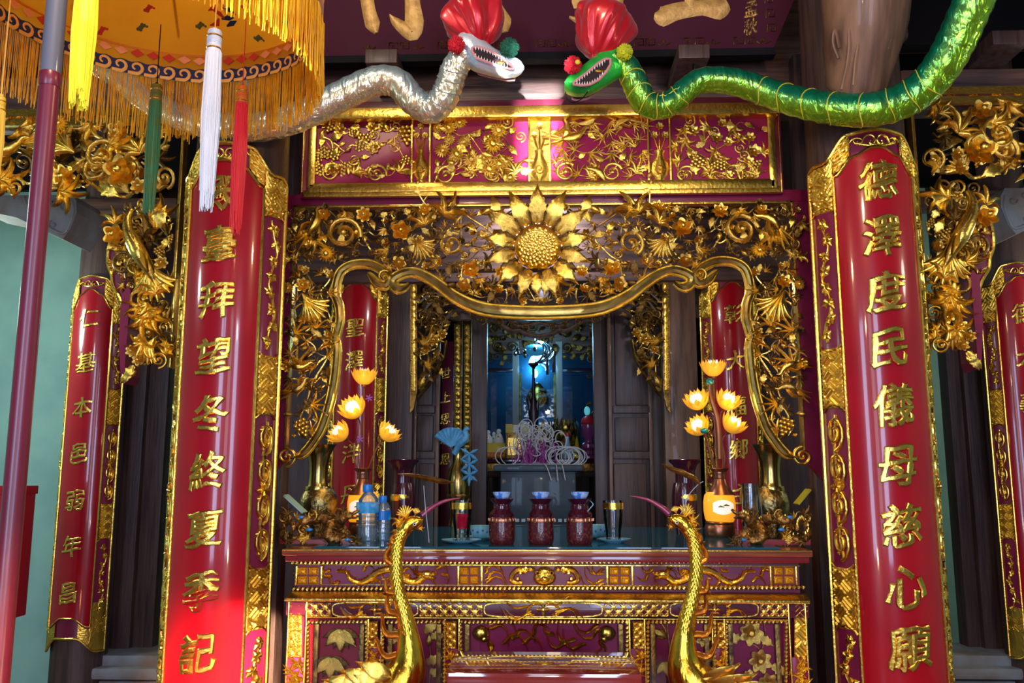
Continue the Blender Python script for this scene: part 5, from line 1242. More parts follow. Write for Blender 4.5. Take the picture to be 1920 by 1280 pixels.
# lamp globe in the shrine and round lantern in front
BULB = mat('lit_bulb', (.9, 1, 1), 0, .3, emit=(0.55, 0.86, 1.0), estr=9)
o = MB().ell(W(1003, 700, YS+.3), (.028, .028, .04), 16, 12).build('shrine_bulb', BULB, loc=W(1003, 700, YS+.3)); tag(o, 'white lit bulb inside the far shrine, above the statue', 'bulb')
lamp('shrine_light', 'POINT', W(1003, 690, YS+.92), 3, (0.30, 0.72, 1.0), radius=.03)
lamp('shrine_light', 'POINT', W(1008, 672, YS+.3), 1.2, (0.25, 0.68, 1.0), radius=.06)
lamp('shrine_light', 'POINT', W(1010, 640, 6.9), 16, (0.35, 0.75, 1.0), radius=.1)
lt = thing('round_lantern', 'round cut glass lantern with silver rings hanging above the shrine', 'lantern', W(1003, 656, 6.95))
CG = mat('lantern_glass', (.03, .22, .40), 0, .1, .6, emit=(.03, .25, .5), estr=.4); c = W(1003, 656, 6.95)
MB().ell(c, (.095, .09, .05), 18, 10).build('globe', CG, lt)
SIL = mat('bright_silver', (.75, .85, .9), 1, .15)
for q in range(7):
    a = -1.1+q*.37; P = [c+Vector((.155*math.sin(t)*math.cos(a), .13*math.sin(t)*math.sin(a)-.02, .09*math.cos(t)-.02)) for t in [pi*j/10 for j in range(11)]]
    MB().tube(P, .006, 6).build('arm', SIL, lt)
for q in range(12):
    a = q*pi/6; MB().ell(c+V(.16*math.cos(a), .13*math.sin(a), -.03+.02*(q % 2)), (.016, .016, .022), 8, 6).build('crystal', SIL, lt)
for q, l in ((.10, .09), (.15, .07)): MB().tube([c+V(q, -.05, -.06), c+V(q, -.05, -.06-l-.06)], .012, 6).build('pendant', WOOD, lt)
MB().tube([c+V(0, 0, .07), V(c.x, c.y, 4.26)], .004, 6).build('cord', SIL, lt)
# the offering table with its things
YO = 6.55
zo = W(1010, 859, YO).z
ot = thing('offering_table', 'dark wooden offering table in front of the far shrine', 'table', V(W(1015, 860, YO).x, YO+.3, 0))
ox0, ox1 = W(905, 860, YO).x, W(1135, 860, YO).x
MB().box(ox0, ox1, YO, YO+.7, zo-.04, zo, .008).build('top', MARV, ot); MB().box(ox0+.02, ox1-.02, YO+.03, YO+.67, zo-.14, zo-.04, .006).build('apron', WOOD, ot)
for a in (ox0+.06, ox1-.06):
    for b in (YO+.07, YO+.62): MB().lathe([(.03, 0), (.035, .05), (.022, .3), (.03, zo-.3), (.028, zo-.1)], (a, b, 0), 12).build('leg', WOOD, ot)
for x in (925, 1020, 1100): MB().boxp(x-18, 868, x+18, 884, YO+.01, .03, .006).build('carved_bracket', GOLDD, ot)
def at(px, Y): p = W(px, 860, Y); p.z = zo; return p
YELL = mat('yellow_card_box', (.75, .55, .02), 0, .45, .2); WHT = mat('white_print', (.85, .85, .8), 0, .5); REDB = mat('red_print', (.55, .02, .03), 0, .4, .2); ORAN = mat('orange_fruit', (.75, .25, .03), 0, .45); PINKP = mat('pink_print', (.6, .1, .35), 0, .4)
def box3(name, label, px0, px1, y1, Y, m, deco):
    a, b = at(px0, Y), at(px1, Y); z1 = W(px0, y1, Y).z
    r = thing(name, label, 'box', V((a.x+b.x)/2, Y, zo))
    MB().box(a.x, b.x, Y, Y+.12, zo+.001, z1, .004).build('carton', m, r)
    for (x0, x1, q0, q1, mm) in deco: MB().box(lerp(a.x, b.x, x0), lerp(a.x, b.x, x1), Y-.003, Y+.01, lerp(zo, z1, q0), lerp(zo, z1, q1)).build('printed_panel', mm, r, False)
    return r
box3('offering_box', 'yellow gift box with white and pink panels left of the gold offerings', 948, 990, 795, YO+.04, GOLDD, [(0, .32, .75, 1.0, YELL), (.34, .66, .76, .98, WHT), (.55, .7, .76, .92, PINKP), (.68, 1, .75, 1, YELL), (.1, .9, .1, .6, GOLD)])
box3('offering_box', 'flat yellow box under white figures at the left of the offering table', 912, 948, 830, YO+.08, YELL, [(.05, .95, .1, .4, REDB)])
for i, (x, y, s) in enumerate(((915, 815, 10), (935, 812, 11), (925, 800, 9))):
    c = at(x, YO+.12); c.z = W(x, 830, YO+.08).z
    r = thing('white_figure', ('small white porcelain figure on the flat yellow box, left one', 'small white porcelain figure on the flat yellow box, right one', 'small white porcelain figure behind the two on the yellow box')[i], 'figurine', c+V(0, .09*(i == 2), 0), 'white figures on the offering table')
    k = s*YO/F; cc = c+V(0, .09*(i == 2), 0); MB().lathe([(k*.9, 0), (k, k*.3), (k*.7, k*1.1), (k*.4, k*1.6), (.001, k*1.8)], cc, 14).build('body', WHT, r); MB().ell(cc+V(0, 0, k*2.0), (k*.45,)*3, 10, 7).build('head', WHT, r); MB().ell(cc+V(0, -k*.6, k*.9), (k*.3, k*.2, k*.3), 8, 6).build('gilt_sash', GOLD, r)
rnd = random.Random(3)
for i in range(5):
    c = at(915+i*7, YO+.05); o = MB().ell((0, 0, 0), (.022, .022, .02), 12, 8).build('fruit', ORAN); o.location = c+V(0, -.01*(i % 2), .021); tag(o, ('leftmost', 'second from left', 'middle', 'second from right', 'rightmost')[i]+' orange fruit in the row below the flat yellow box', 'fruit', 'fruits along the offering table')
def pineapple(px, Y, w, h, label):
    c = at(px, Y); r = thing('gilt_offering', label, 'offering', c, 'gilt paper offerings'); R_ = w*Y/F; H = h*Y/F
    MB().lathe([(R_*.5, 0), (R_*.95, H*.2), (R_, H*.45), (R_*.75, H*.8), (R_*.2, H)], c, 16).build('core', GOLDD, r)
    for j in range(6):
        n = 11; z = H*(.08+.15*j); rr = interp([0, .2, .45, .8, 1], [R_*.5, R_*.95, R_, R_*.75, R_*.3], z/H)
        for q in range(n):
            a = 2*pi*(q+.5*(j % 2))/n; p = c+V(rr*math.sin(a), -rr*math.cos(a), z)
            if math.cos(a) < -.4: continue
            inst('smooth_leaf', rnd.choice('gbd'), r, p, pi/2, R_*.75, (rnd.uniform(-.3, .1), 0), M=Matrix.Rotation(a, 3, 'Z'), name='gilt_leaf')
pineapple(1012, YO+.22, 28, 62, 'pineapple shaped gilt offering behind the dark candle stand'); pineapple(1060, YO+.46, 24, 72, 'gilt leafy offering right of the pineapple shaped one')
# red tiered lamp, small vase, gilt stupa on the right
r = thing('tiered_lamp', 'purple tiered lamp with red lid at the right end of the offering table', 'lamp', at(1104, YO+.1)); c = at(1104, YO+.1); k = (YO+.1)/F
MB().lathe([(18*k, 0), (18*k, 4*k), (9*k, 8*k), (8*k, 14*k), (14*k, 20*k), (14*k, 26*k), (8*k, 30*k), (8*k, 38*k), (13*k, 44*k), (13*k, 62*k), (11*k, 64*k)], c, 18).build('body', mat('purple_glaze', (.22, .04, .16), 0, .2, .6), r)
MB().lathe([(12*k, 63*k), (14*k, 66*k), (12*k, 74*k), (4*k, 80*k), (.001, 82*k)], c, 18).build('lid', REDB, r)
MB().ell(c+V(-2*k, 0, 88*k), (6*k, 6*k, 9*k), 10, 8).build('finial', mat('cyan_glass', (.2, .7, .8), 0, .1, 1, emit=(.1, .5, .6), estr=.5), r)
r = thing('gilt_stupa', 'small yellow gilt stupa left of the purple tiered lamp', 'ornament', at(1082, YO+.34)); c = at(1082, YO+.34)
MB().lathe([(14*k, 0), (14*k, 5*k), (9*k, 10*k), (8*k, 18*k), (5*k, 24*k), (3*k, 36*k), (.001, 44*k)], c, 16).build('body', mat('yellow_gilt', (.8, .55, .03), .5, .35), r)
MB().lathe([(10*k, 8*k), (11*k, 10*k), (10*k, 12*k)], c, 16).build('ring', GOLDB, r)
r = thing('blue_flask', 'small pale blue glass flask in front of the gilt stupa', 'flask', at(1064, YO+.05)); c = at(1064, YO+.05)
MB().lathe([(9*k, 0), (11*k, 4*k), (11*k, 14*k), (5*k, 24*k), (3.5*k, 34*k), (3.5*k, 40*k)], c, 16).build('body', mat('pale_blue_glass', (.3, .55, .75), 0, .1, .8), r); MB().lathe([(4.4*k, 40*k), (4.4*k, 47*k), (.001, 47*k)], c, 12).build('stopper', REDB, r)
# tall dark candle stand (lily shaped socket) in front
YC = 6.42
r = thing('candle_stand', 'tall dark bronze candle stand with lily shaped socket before the shrine', 'candle stand', V(W(1001, 900, YC).x, YC, 0)); c = W(1001, 900, YC); k = YC/F
DBR = mat('dark_bronze', (.05, .035, .04), .8, .35)
zz = lambda y: W(1001, y, YC).z
MB().lathe([(14*k, 0), (15*k, .04), (5*k, .1), (4*k, zz(840)), (7*k, zz(800)), (10*k, zz(775)), (9*k, zz(760)), (3*k, zz(740)), (2.6*k, zz(690)), (4*k, zz(688))], (c.x, YC, 0), 16).build('stem', DBR, r)
MB().lathe([(2*k, zz(690)), (9*k, zz(684)), (9*k, zz(681)), (2*k, zz(680))], (c.x, YC, 0), 16).build('drip_pan', DBR, r)
for q in range(6):
    a = q*pi/3+.5; d = V(math.cos(a), math.sin(a), 0); P = [V(c.x, YC, zz(770))+d*7*k, V(c.x, YC, zz(755))+d*9*k, V(c.x, YC, zz(744))+d*13*k]; MB().tube(catmull(P, 4), [.012]*4+[.011, .009, .006, .003, .001], 7).build('petal', DBR, r)
# stone incense burner on the middle table
YB = 5.72
zt2 = W(1010, 1000, YB).z
mt = thing('middle_table', 'low dark table carrying the stone incense burner behind the altar', 'table', V(W(1010, 1000, YB).x, YB+.2, 0))
MB().box(W(900, 900, YB).x, W(1125, 900, YB).x, 5.6, 6.29, zt2-.05, zt2, .006).build('top', WOOD, mt); MB().box(W(906, 900, YB).x, W(1118, 900, YB).x, 5.63, 6.27, zt2-.16, zt2-.05).build('apron', WOOD, mt)
for a in (915, 1110):
    for b in (5.67, 6.23): MB().box(W(a, 900, YB).x-.03, W(a, 900, YB).x+.03, b-.03, b+.03, 0, zt2-.16, .006).build('leg', WOOD, mt)
STONE = mat('blue_grey_stone', (.022, .055, .075), 0, .5, .1, col2=(.012, .032, .05), nscale=7, bump=.15, bscale=30); ASH = mat('ash', (.55, .68, .72), 0, .8); 
ib = thing('incense_burner', 'dark stone incense burner box with pale rim behind the three jars', 'incense burner', V(W(1008, 980, YB).x, YB+.2, zt2))
bx0, bx1 = W(938, 900, YB).x, W(1080, 900, YB).x; zr = W(1010, 872, YB).z
MB().box(bx0, bx1, YB, YB+.48, zt2+.001, zr-.035, .012).build('bowl', STONE, ib); MB().box(bx0-.045, bx1+.045, YB-.03, YB+.52, zr-.04, zr, .010).build('rim', STONE, ib); MB().box(bx0-.005, bx1+.005, YB-.008, YB+.49, zt2+.03, zt2+.06, .006).build('foot_band', STONE, ib)
MB().grid(lambda u, v: Vector((lerp(bx0-.03, bx1+.03, u), lerp(YB-.02, YB+.5, v), zr+.002+.018*math.sin(pi*u)*math.sin(pi*v)+.004*math.sin(40*u)*math.sin(31*v))), 30, 16).build('ash', ASH, ib)
o = mb = MB()
for q in range(12): mb.box(bx0+.02+q*.04, bx0+.045+q*.04, YB-.006, YB, zt2+.075, zt2+.095)
mb.build('fret_line', ASH, ib)['kind'] = 'stuff'
MAG = mat('magenta_stick', (.35, .02, .25), 0, .6); CURL = mat('curled_ash', (.62, .62, .60), 0, .8)
for q in range(70):
    x = rnd.gauss(.5, .15); x = min(.85, max(.15, x)); p = V(lerp(bx0, bx1, x), YB+.2+rnd.uniform(-.15, .15), zr)
    t = p+V(rnd.uniform(-.04, .04), rnd.uniform(-.03, .03), rnd.uniform(.10, .2)); MB().tube([p, t], .0032, 5).build('incense_stick', MAG, ib)
    if q < 48:   # burnt ash still hanging in curls
        r0 = rnd.uniform(.03, .062); sg = rnd.choice((-1, 1)); a0 = rnd.uniform(0, 6.28); n = 18; P = []
        for j in range(n):
            a = a0+sg*j*.36; P.append(t+V(r0*(math.cos(a)-math.cos(a0))*(1-.015*j), .012*math.sin(j*.5)+.002*j, r0*(math.sin(a)-math.sin(a0))*1.15+.0015*j))
        MB().tube(P, .0036, 5).build('ash_curl', CURL, ib)
for q in range(14):
    x = rnd.choice((rnd.uniform(-.04, .25), rnd.uniform(.75, 1.04))); p = V(lerp(bx0, bx1, x), YB+rnd.uniform(-.0, .3), zr+.006); r0 = rnd.uniform(.04, .07)
    P = [p+V(r0*math.cos(a)*1.3, .01*math.sin(2*a), r0*(math.sin(a)+.9)) for a in [-1.2+.33*j for j in range(17)]]; MB().tube(P, .0036, 5).build('ash_curl', CURL, ib)
for px, dx in ((1020, 14), (1052, 8), (1042, 4)): MB().tube(catmull([W(px, 869, YB-.03), W(px+dx*.4, 876, YB-.07), W(px+dx, 900, YB-.06)], 5), .0036, 5).build('ash_curl', CURL, ib)
# brass vase with blue paper bird, left of the inner doorway
r = thing('bird_vase', 'dark brass vase on a stand holding the pale blue paper bird', 'vase', V(W(858, 970, 5.5).x, 5.5, .5)); c = W(858, 970, 5.5); k = 5.5/F; z = lambda y: W(858, y, 5.5).z
MB().lathe([(18*k, .5), (18*k, z(985)), (14*k, z(965)), (20*k, z(930)), (22*k, z(905)), (17*k, z(880)), (8*k, z(862)), (9*k, z(845)), (13*k, z(836)), (11*k, z(838))], (c.x, 5.5, 0), 22).build('body', BRASS, r)
MB().box(c.x-.1, c.x+.1, 5.4, 5.6, 0, .5, .01).build('stand', WOOD, r); MB().lathe([(20.5*k, z(932)), (21.5*k, z(929)), (20.5*k, z(926))], (c.x, 5.5, 0), 20).build('ring', GOLDD, r)
CY = mat('pale_blue_paper', (.16, .50, .75), 0, .5, col2=(.08, .32, .58), nscale=20)
r = thing('paper_bird', 'pale blue paper bird with spread fan wing standing in the brass vase', 'ornament', W(858, 840, 5.48))
b0 = W(846, 838, 5.48)
for q in range(9):
    a = .55+q*.24; mb = MB(); mb.ridge([(0, 0), (.065*math.cos(a), .065*math.sin(a)), (.125*math.cos(a), .125*math.sin(a))], [.004, .014, .016], .012, lambda u, v, h: b0+V(u*1.0, -h-.01*q*.1, v)); mb.build('wing_feather', CY, r)
MB().tube(catmull([W(852, 850, 5.47), W(862, 832, 5.45), W(874, 820, 5.45), W(872, 806, 5.45), W(880, 802, 5.45)], 5), [.02]*5+[.026]*5+[.02]*5+[.014]*5+[.004], 9).build('body', CY, r)
for y0 in (850, 870, 890):
    mb = MB(); 
    for q in range(5): mb.ridge([(0, 0), (.03*math.cos(q-3.6), .035*math.sin(q-3.6)), (.06*math.cos(q-3.6), .07*math.sin(q-3.6))], [.003, .012, .003], .01, lambda u, v, h: W(880, y0, 5.44)+V(u, -h, v))
    mb.build('tail_feather', CY, r)
MB().tube([W(884, 900, 5.44), W(872, 840, 5.46)], .008, 6).build('stem', CY, r)
# blue gown hung at the far right gap
o = thing('blue_figure', 'tall narrow blue figure glimpsed between the right door and the lamp', 'statue', V(W(1237, 900, 6.1).x, 6.1, .9)); c = W(1237, 900, 6.1); k = 6.1/F; z = lambda y: W(1237, y, 6.1).z
MB().lathe([(7*k, .9), (9*k, z(890)), (6*k, z(840)), (7*k, z(800)), (5*k, z(770)), (2*k, z(760))], (c.x, 6.1, 0), 14).build('robe', ROBE, o); MB().ell((c.x, 6.1, z(752)), (4*k, 4*k, 6*k), 10, 7).build('head', FACE, o); MB().box(c.x-.06, c.x+.06, 6.04, 6.16, 0, .9, .01).build('pedestal', WOOD, o)
# tube lamp behind the big arch
o = MB().tube([W(955, 386, 4.385), W(1062, 386, 4.385)], .016, 10).build('tube_lamp', mat('lit_tube', (1, 1, 1), emit=(.75, .95, 1.0), estr=12), loc=W(1008, 386, 4.385)); tag(o, 'short white tube lamp behind the sunflower of the big arch', 'lamp')
lamp('tube_light', 'AREA', W(1008, 392, 4.18), 10, (.80, .86, 1.0), W(1008, 480, 4.5), .28, .05)
lamp('inner_room_fill', 'POINT', (-.72, 4.75, 2.62), 4, (.95, .88, .86), radius=.03)  # unseen pair of fill lamps added to brighten the inner arch and doors
lamp('inner_room_fill', 'POINT', (.72, 4.75, 2.62), 4, (.95, .88, .86), radius=.03)
# ------------------------------------------------------------------ side lintels and corner brackets
def side(mx):
    Yp = 3.56; u_ = Yp/F
    c = W(333, 600, Yp)
    if not mx: f = lambda x, y, h: W(x, y, Yp)-V(0, h, 0); axx = -1.2745
    else:
        sh_ = W(1728, 600, Yp).x+c.x     # mirrored about the hall's middle, set against the right column
        f = lambda x, y, h: (lambda q: Vector((sh_-q.x, q.y, q.z+.045)))(W(x, y, Yp)-V(0, h, 0))
    def g(a): return pi-a if mx else a
    dz = .045 if mx else 0
    lt_ = thing('carved_lintel', 'gilded openwork lintel with flowers beside the right column, below the green tail' if mx else 'gilded openwork lintel with phoenix behind the parasol fringe and maroon pole', 'lintel', f(200, 380, 0), 'carved side lintels')
    mb = MB(); a, b = f(-560, 214, 0), f(330, 232, 0); mb.box(min(a.x, b.x), max(a.x, b.x), Yp, Yp+.06, b.z, a.z, .004); mb.build('top_rail', DMAROON, lt_)
    for y in (214, 231): 
        a, b = f(-560, y, .006), f(330, y+2, .006); MB().box(min(a.x, b.x), max(a.x, b.x), Yp-.01, Yp+.01, b.z, a.z).build('gilt_line', GOLDB, lt_)
    mb = MB(); rnd = random.Random(2)
    for k in range(26):
        x = -180+k*20
        P = [(x+9*(1-t/14)*math.cos(k*pi+t*.5), 223+5.5*(1-t/16)*math.sin(k*pi+t*.5)) for t in range(13)]; mb.ridge(P, 1.5, .008, f)
        mb.ridge([(x, 223), (x+10, 219+8*(k % 2)), (x+20, 223)], [1.2, 2.2, 1.2], .008, f)
    o = mb.build('rail_scroll', GOLDB, lt_, fixn=True); o['kind'] = 'stuff'
    # vertical gilt strip against the column
    mb = MB(); a, b = f(331, 232, 0), f(336, 690, 0); xa, xb = f(331, 460, 0).x, f(337, 460, 0).x; mb.box(min(xa, xb), max(xa, xb), Yp-.02, Yp+.03, b.z, a.z, .004); mb.build('column_strip', GOLDB, lt_)
    LP = [(-260, 240), (320, 240), (320, 372), (250, 372), (205, 345), (150, 350), (60, 372), (-40, 375), (-260, 370)]
    fill(lt_, LP, f, 105, [('leaf', 4, 22, 44), ('acanthus', 4, 34, 56), ('flower', 3, 24, 40), ('rose', 2, 30, 48), ('scroll', 3, 30, 54), ('spray', 3, 26, 44), ('bud', 2, 18, 28), ('tail', 1, 40, 60)], 21, 22, 'gggbd', (0.0, .08), True, unit=u_, bname='branch', rb=.008)
    for kd, v, x, y, s, a in (('rose', 'b', 245, 335, 66, .4), ('rose', 'g', 240, 262, 44, 0), ('flower', 'b', 140, 345, 52, 0), ('acanthus', 'b', 280, 300, 60, 2.2), ('tail', 'b', 60, 285, 90, .3), ('tail', 'b', 160, 300, 80, 2.6), ('acanthus', 'b', 20, 350, 60, .2), ('scroll', 'g', 210, 305, 66, 1), ('bird', 'b', 20, 300, 84, .1), ('scroll', 'g', 200, 330, 52, 2), ('acanthus', 'b', 130, 370, 60, -.2), ('leaf', 'b', 205, 360, 50, -.5), ('daisy', 'b', 130, 245, 36, 0)):
        inst(kd, v, lt_, f(x, y, .085), g(a), s*u_, (.1, .1))
    for R_, x, y, t0, t1 in ((46, 205, 345, .3, 2.7), (34, 215, 350, .2, 3.2), (30, 150, 330, 3.4, 5.8), (56, 240, 340, 3.3, 5.2)):
        P = [f(x+R_*math.cos(t0+(t1-t0)*k/14), y-R_*.62*math.sin(t0+(t1-t0)*k/14), .06+.02*math.sin(k)) for k in range(15)]; MB().tube(P, .009, 7).build('branch', GOLD, lt_)
    # bracket below
    br = thing('carved_bracket', 'gilded corner bracket with bird and lotus on the right column' if mx else 'gilded corner bracket with bird and lotus on the left column, above the short couplet', 'bracket', f(300, 700, 0), 'carved corner brackets')
    BP = [(258, 385), (322, 385), (324, 680), (304, 655), (290, 672), (276, 690), (280, 560), (256, 520), (236, 450)]
    mb = MB(); mb.slab([(246, 722), (252, 706), (263, 552), (258, 545), (247, 560), (242, 640)], lambda u, v, h: f(u, v, h-.05), .14); mb.build('edge_board', MAROON, br, False, fixn=True)
    PL = [(258, 548), (258, 445), (240, 432), (222, 436), (208, 452), (203, 478), (204, 498), (210, 515), (212, 535), (224, 556), (236, 590), (246, 606)]
    mb = MB(); mb.slab(PL, lambda u, v, h: f(u, v, h-.03), .03); mb.build('wing_plate', MAROON, br, False, fixn=True)
    MB().tube(catmull([f(x, y, .004) for x, y in PL], 3), .007, 6).build('plate_rim', GOLDB, br)
    fill(br, [(252, 450), (238, 440), (222, 444), (212, 462), (210, 495), (220, 530), (236, 570), (246, 590), (250, 540)], lambda x, y, h: f(x, y, h+.003), 22, [('scroll', 3, 14, 24), ('leaf', 3, 14, 22), ('acanthus', 2, 18, 26)], 31, 9, 'bbg', (0, .015), False, unit=u_)
    fill(br, BP, f, 66, [('leaf', 4, 18, 34), ('acanthus', 4, 26, 46), ('flower', 2, 20, 30), ('scroll', 3, 20, 36), ('spray', 2, 20, 34), ('grapes', 1, 22, 30)], 32, 13, 'gbbd', (0.0, .09), True, unit=u_, bname='branch', rb=.006)
    for kd, v, x, y, s, a in (('tail', 'b', 300, 500, 80, -1.35), ('acanthus', 'b', 236, 432, 40, 1.7), ('rose', 'b', 236, 452, 44, 0), ('acanthus', 'b', 300, 590, 60, -1.2), ('acanthus', 'b', 288, 600, 50, -1.6), ('tail', 'b', 310, 640, 56, -2.2), ('acanthus', 'b', 290, 645, 50, -1.9), ('leaf', 'b', 272, 690, 34, -2.0), ('leaf', 'g', 268, 700, 30, -2.1), ('flower', 'g', 280, 680, 24, 0), ('leaf', 'b', 262, 704, 24, -2.2), ('flower', 'g', 268, 664, 24, 0), ('bud', 'b', 276, 700, 20, -2.4), ('scroll', 'b', 317, 680, 28, 0), ('acanthus', 'b', 312, 560, 44, 1.8), ('leaf', 'b', 312, 440, 50, 1.2), ('acanthus', 'b', 300, 420, 60, .3), ('flower', 'b', 284, 645, 26, 0)):
        inst(kd, v, br, f(x, y, .10), g(a), s*u_, (.1, .1))
    # the bird: long body slanting down, wing and tail
    bd = [f(272, 408, .12), f(266, 425, .13), f(268, 445, .135), f(278, 468, .14), f(290, 492, .14), f(302, 516, .12), f(312, 545, .10)]
    MB().tube(catmull(bd, 5), [interp([0, 5, 10, 15, 20, 25, 30], [.008, .016, .022, .032, .034, .024, .006], i) for i in range(31)], 10).build('bird_body', GOLD, br)
    for j in range(5):
        mb = MB(); mb.ridge([(276+j*2, 455+j*5), (292+j*2, 482+j*4), (300+j*2, 512+j*3)], [3, 6, 1], .02, lambda u, v, h: f(u, v, h+.15)); mb.build('bird_wing_feather', GOLDB, br, fixn=True)
    for R_, x, y, t0, t1 in ((18, 248, 500, .2, 5.2), (16, 272, 505, 0, 4.6), (15, 276, 568, .5, 5.6), (20, 272, 520, 1, 3.6)):
        P = [f(x+R_*math.cos(t0+(t1-t0)*k/14), y-R_*math.sin(t0+(t1-t0)*k/14), .08) for k in range(15)]; MB().tube(P, .007, 7).build('branch', GOLDD if R_ > 16 else GOLD, br)
side(False); side(True)
# ------------------------------------------------------------------ red box at the left wall
RB = mat('red_box_paint', (.42, .01, .02), 0, .35, .3)
a, b = W(-70, 915, 4.2), W(28, 1160, 4.2); b.x = W(34, 1040, 4.2).x
r = thing('red_box', 'plain red metal box on the wall side behind the maroon pole, lower left', 'box', V((a.x+b.x)/2, 4.2, 0))
MB().box(a.x, b.x, 4.2, 4.31, b.z, a.z, .008).build('body', RB, r); MB().box(a.x-.004, b.x+.004, 4.19, 4.32, a.z-.03, a.z+.012, .004).build('lid', RB, r)
MB().box(a.x+.04, a.x+.12, 4.22, 4.29, 0.04, b.z, .006).build('stand', WOOD, r); MB().box(a.x-.02, a.x+.2, 4.15, 4.36, 0, .04, .01).build('foot', WOOD, r); MB().box(b.x-.10, b.x-.02, 4.186, 4.2, a.z-.012, a.z-.006).build('slot', BLACK, r)
# ------------------------------------------------------------------ maroon pole
POLE = mat('maroon_pole', (.17, .010, .03), 0, .35, .2, col2=(.11, .012, .025), stretch=(4, 4, .6), nscale=4, coatr=.2); POLEG = mat('grey_pole_cloth', (.10, .105, .14), 0, .5, .2)
PY = 1.55; pp = W(20, 1000, PY); r = thing('painted_pole', 'tall maroon pole with grey upper end standing at the far left', 'pole', V(pp.x, PY, 0)); zc = W(92, 137, PY).z
MB().lathe([(.06, 0), (.06, .03), (.022, .05), (.020, .5), (.0182, zc)], (pp.x, PY, 0), 24).build('shaft', POLE, r); MB().lathe([(.0191, zc-.004), (.0188, zc+.6), (.018, 3.4)], (pp.x, PY, 0), 24).build('upper_sleeve', POLEG, r); MB().lathe([(.0187, zc-.03), (.0198, zc-.028), (.0198, zc-.002), (.0187, zc)], (pp.x, PY, 0), 24).build('ferrule', POLE, r)
# ------------------------------------------------------------------ parasol
UY, UR = 2.14, .46; UX = W(272, 157, UY).x
zrim = W(272, 108, 2.6).z; zval = W(272, 157, 2.6).z; zfr = W(272, 262, 2.6).z
SATIN = mat('orange_satin', (.95, .42, .012), 0, .4, .15, col2=(.80, .30, .01), nscale=5, bump=.3, bscale=9, sheen=.3)
_nt = SATIN.node_tree; _t = _nt.nodes.new('ShaderNodeBsdfTranslucent'); _t.inputs['Color'].default_value = (.95, .42, .015, 1); _m = _nt.nodes.new('ShaderNodeMixShader'); _m.inputs[0].default_value = .45
_o = [n for n in _nt.nodes if n.type == 'OUTPUT_MATERIAL'][0]; _nt.links.new(_nt.nodes['Principled BSDF'].outputs[0], _m.inputs[1]); _nt.links.new(_t.outputs[0], _m.inputs[2]); _nt.links.new(_m.outputs[0], _o.inputs[0])
um = thing('parasol', 'orange satin ceremonial parasol with gold fringe and embroidered valance, seen from below', 'parasol', V(UX, UY, zfr))
zcan = lambda r: zrim+.20*(1-(r/UR)**1.7)
MB().grid(lambda u, v: Vector((UX+UR*(.03+.97*v)*math.cos(2*pi*u), UY+UR*(.03+.97*v)*math.sin(2*pi*u), zcan(UR*(.03+.97*v))+.006*math.cos(16*pi*u)*v*(1-v)*4)), 96, 16, cu=True).build('canopy', SATIN, um)
MB().grid(lambda u, v: Vector((UX+(UR+.003*math.sin(9*2*pi*u))*math.cos(2*pi*u), UY+(UR+.003*math.sin(9*2*pi*u))*math.sin(2*pi*u), lerp(zrim, zval, v))), 120, 5, cu=True).build('valance', SATIN, um)
MB().tube([V(UX+UR*math.cos(2*pi*k/64), UY+UR*math.sin(2*pi*k/64), zrim) for k in range(65)], .004, 6).build('hoop', SATIN, um)
MB().tube([V(UX, UY, zcan(0)-.05), V(UX, UY, 4.24)], .012, 10).build('hanger', WOOD, um); MB().lathe([(.05, -.03), (.06, 0), (.03, .03)], (UX, UY, zcan(0)), 16).build('hub', WOOD, um)
for k in range(8):
    a = 2*pi*(k+.3)/8; MB().tube([V(UX+r_*math.cos(a), UY+r_*math.sin(a), zcan(r_)+.012) for r_ in (.03, .12, .22, .32, .395)], .004, 6).build('rib', WOOD, um)
NAVY = mat('navy_embroidery', (.004, .025, .09), 0, .5); EMR = mat('red_embroidery', (.62, .04, .02), 0, .5); EMP = mat('peach_embroidery', (.90, .36, .14), 0, .5); EMG = mat('green_embroidery', (.10, .13, .03), 0, .5); EMO = mat('orange_embroidery', (.92, .50, .10), 0, .5)
def vm(s, z, h):      # inside face of the valance: arc length from the far point (towards right), height
    a = pi/2-s/UR; rr = UR-.004-h+.003*math.sin(9*a); return Vector((UX+rr*math.cos(a), UY+rr*math.sin(a), z))
zb1, zb0 = zval+.046, zval
for sg in (0,):
    MB().grid(lambda u, v: vm(lerp(-1.3, 1.3, u), lerp(zb0, zb1-.006*(math.sin(u*2.6/.0485*2*pi*.5)**2), v), .0015), 240, 4).build('navy_band', NAVY, um)
n = 52
for k in range(n):
    s = -1.25+k*2.5/n
    mb = MB(); P = [(s+.020*(1-.055*t)*math.cos(.6+t*.52), zb0+.022+.019*(1-.055*t)*math.sin(.6+t*.52)) for t in range(13)]
    P = [(s-.024, zb0+.004), (s+.004, zb0+.0035)]+[(s+.021*(1-.06*t)*math.cos(-1.1+t*.5), zb0+.024+.020*(1-.06*t)*math.sin(-1.1+t*.5)) for t in range(12)]
    mb.ridge(P, [.005, .006]+[.0055*(1-.045*t) for t in range(12)], .002, lambda u, v, h: vm(u, v, h+.002)); mb.build('scroll_motif', EMO, um)
    if k % 1 == 0 and s < 1.2:
        w, hh = .021, .014; z = zb1+.026
        mb = MB(); mb.slab([(s-w, z), (s, z-hh), (s+w, z), (s, z+hh)], lambda u, v, h: vm(u, v, h+.001), .002); mb.build('diamond_motif', EMR if (k//3) % 2 else EMP, um, False, fixn=True)
def cm(dx, dy, h):     # underside of the canopy
    r_ = math.hypot(dx, dy); return Vector((UX+dx, UY+dy, zcan(r_)-.004-h))
